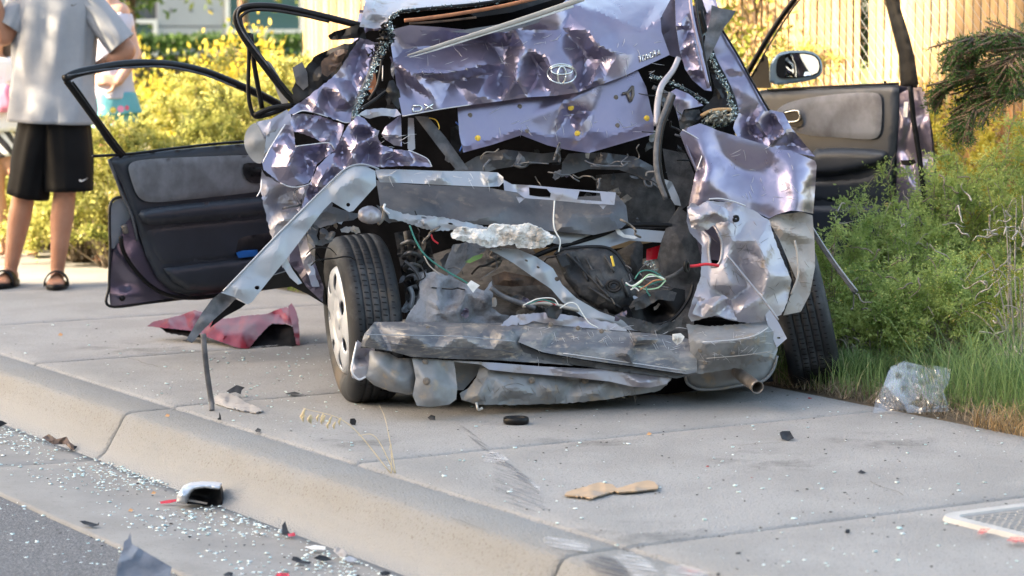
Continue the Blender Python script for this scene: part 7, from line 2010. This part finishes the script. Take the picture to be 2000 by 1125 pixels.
pb = empty('plastic_bag', G(1785, 800), 'crumpled clear plastic bag on the sidewalk at the edge of the grass', 'plastic bag')
bb = lean(float(gy(0)(0, 808)), 808, .0022)
sheet('bag_front', [(1705, 808), (1710, 782), (1726, 752), (1735, 724), (1765, 706), (1790, 711), (1822, 722), (1850, 718), (1856, 740), (1842, 765), (1852, 790), (1855, 802), (1795, 808), (1740, 803)], [pm, pm], pb, [(1740, 770, -.08), (1770, 730, -.04), (1800, 760, -.10), (1830, 740, -.02), (1770, 790, -.10), (1820, 790, -.08)], base=bb, dy=-.01, step=4, crum=(.03, 24), smooth=1, thick=.0008, seed=4)
sheet('bag_back', [(1715, 800), (1722, 760), (1740, 716), (1768, 704), (1800, 712), (1840, 716), (1858, 722), (1850, 760), (1856, 796), (1790, 800)], [pm, pm], pb, [(1780, 740, .1), (1800, 770, .12)], base=bb, dy=.08, step=5, crum=(.035, 22), smooth=1, thick=.0008, seed=6)
sheet('bag_fold', [(1750, 762), (1760, 760), (1775, 790), (1800, 796), (1850, 792), (1852, 804), (1772, 806), (1765, 785)], [pm, pm], pb, (), base=bb, dy=-.09, step=4, crum=(.02, 14), smooth=1, thick=.0008, seed=7)
blue = sheet('blue_package', [(461, 494), (472, 490), (502, 488), (504, 500), (466, 504)], [mat('blue_wrapper', (.02, .16, .55), .4)] * 2, None, (), base=yL, dy=-.035, step=4, crum=(.01, 12), thick=.02)
props(blue, 'blue wrapped package tucked in the pocket of the left front door', 'package')

# glass crumbs and specks, uncountable
def scatter(name, n, px0, px1, py0, py1, z, size, m, seed, dens=None, kind='stuff', squash=.6):
    rs = np.random.default_rng(seed)
    x = rs.uniform(px0, px1, n * 3); y = rs.uniform(py0, py1, n * 3)
    if dens is not None:
        k = rs.uniform(0, 1, n * 3) < dens(x, y); x, y = x[k], y[k]
    x, y = x[:n], y[:n]; n = len(x)
    v = (562.5 - y) / FPX; dz = v * math.cos(PITCH) - math.sin(PITCH); dyv = v * math.sin(PITCH) + math.cos(PITCH)
    t = (z - CAMH) / dz
    c = np.stack([(x - 1000) / FPX * t, dyv * t, np.full(n, z)], 1)
    s = size * (.28 + 1.1 * rs.uniform(0, 1, n) ** 2.2)
    base = np.array([[-1, -1, 0], [1, -1, 0], [1, 1, 0], [-1, 1, 0], [-1, -1, 1], [1, -1, 1], [1, 1, 1], [-1, 1, 1]]) * .5
    J = base[None] * s[:, None, None] * (1 + rs.uniform(-.45, .45, (n, 8, 3))); J[:, :, 2] = np.abs(J[:, :, 2]) * squash + .0008
    a = rs.uniform(0, 6.28, n); ca, sa = np.cos(a)[:, None], np.sin(a)[:, None]
    X = J[:, :, 0] * ca - J[:, :, 1] * sa; Yv = J[:, :, 0] * sa + J[:, :, 1] * ca
    V = np.stack([X, Yv, J[:, :, 2]], 2) + c[:, None, :]
    f = np.array([[0, 3, 2, 1], [4, 5, 6, 7], [0, 1, 5, 4], [1, 2, 6, 5], [2, 3, 7, 6], [3, 0, 4, 7]])
    F = (np.arange(n)[:, None, None] * 8 + f[None]).reshape(-1, 4)
    o = mesh_np(name, V.reshape(-1, 3), F, m, None, False); o['kind'] = kind; return o
shard_m = mat('shattered_glass', (.45, .70, .72), .08, c2=(.92, .96, .96), ns=60, spec=.9)
def kerb_y(x): return np.interp(x, [0, 240, 350, 560, 750, 1000], [822, 905, 950, 1035, 1110, 1215])
def asph_y(x): return np.interp(x, [0, 130, 230, 340, 600], [945, 1010, 1075, 1125, 1270])
def dg(x, y):
    k = kerb_y(x) + 6
    d = (y - k) / 60.
    nn = np.array([noise.noise(Vector((a * .011, b * .022, 5))) for a, b in zip(x, y)])
    return np.where(y > k, .22 + 1.1 * np.exp(-np.abs(d) * 2.2), 0) * np.clip(.55 + 1.4 * nn, .08, 1)
scatter('glass_crumbs', 5200, -20, 900, 822, 1135, -.149, .0078, shard_m, 1, dg)
def dw(x, y):
    top = np.interp(x, [0, 400, 900, 1400, 2000], [640, 610, 700, 760, 820])
    kb = np.interp(x, [0, 360, 720, 1190, 1400], [690, 793, 905, 1065, 1130])
    near = np.exp(-(((x - 540) / 190) ** 2 + ((y - 720) / 70) ** 2))
    return np.where((y > top) & (y < kb), .10 + .95 * near, 0)
scatter('glass_crumbs', 2200, 0, 2000, 620, 1120, .001, .0075, shard_m, 2, dw)
scatter('dark_specks', 700, 0, 2000, 640, 1120, .001, .0045, rubber, 3, lambda x, y: np.where(y < np.interp(x, [0, 360, 720, 1190, 1400], [690, 793, 905, 1065, 1130]), 1, 0), squash=.5)
scatter('dark_specks', 220, -20, 700, 830, 1130, -.149, .006, rubber, 5, lambda x, y: np.where(y > kerb_y(x) + 5, 1, 0), squash=.5)
scatter('red_specks', 40, 150, 1600, 640, 1100, .001, .008, red_lens, 6, dw, squash=.4)
leafm = mat('dead_leaf', (.35, .17, .07), .8, c2=(.5, .3, .14), ns=20)
for i, (a, b, z, lab) in enumerate([(327, 811, 0, 'orange dead leaf on top of the kerb beside its joint'), (255, 996, -.148, 'orange dead leaf in the gutter near the asphalt'), (1268, 847, 0, 'tan leaf crumb in front of the car'), (118, 653, 0, 'tan leaf on the sidewalk at the far left'), (300, 962, -.148, 'small leaf in the gutter left of the mirror shell')]):
    small('dead_leaf', lab, [(a - 5, b + 2), (a - 1, b - 3), (a + 5, b), (a + 2, b + 3)], leafm, z0=z, cat='leaf')

# plain names without position words
for o in list(bpy.data.objects):
    for a, b in (('left_rear_wheel', 'wheel'), ('right_rear_wheel', 'wheel'), ('front_wheel', 'wheel'), ('left_rear_door', 'car_door'), ('left_front_door', 'car_door'), ('right_front_door', 'car_door'), ('quarter_panel_left', 'quarter_panel'), ('quarter_panel_right', 'quarter_panel')):
        if o.name.split('.')[0] == a:
            o.name = b
            break
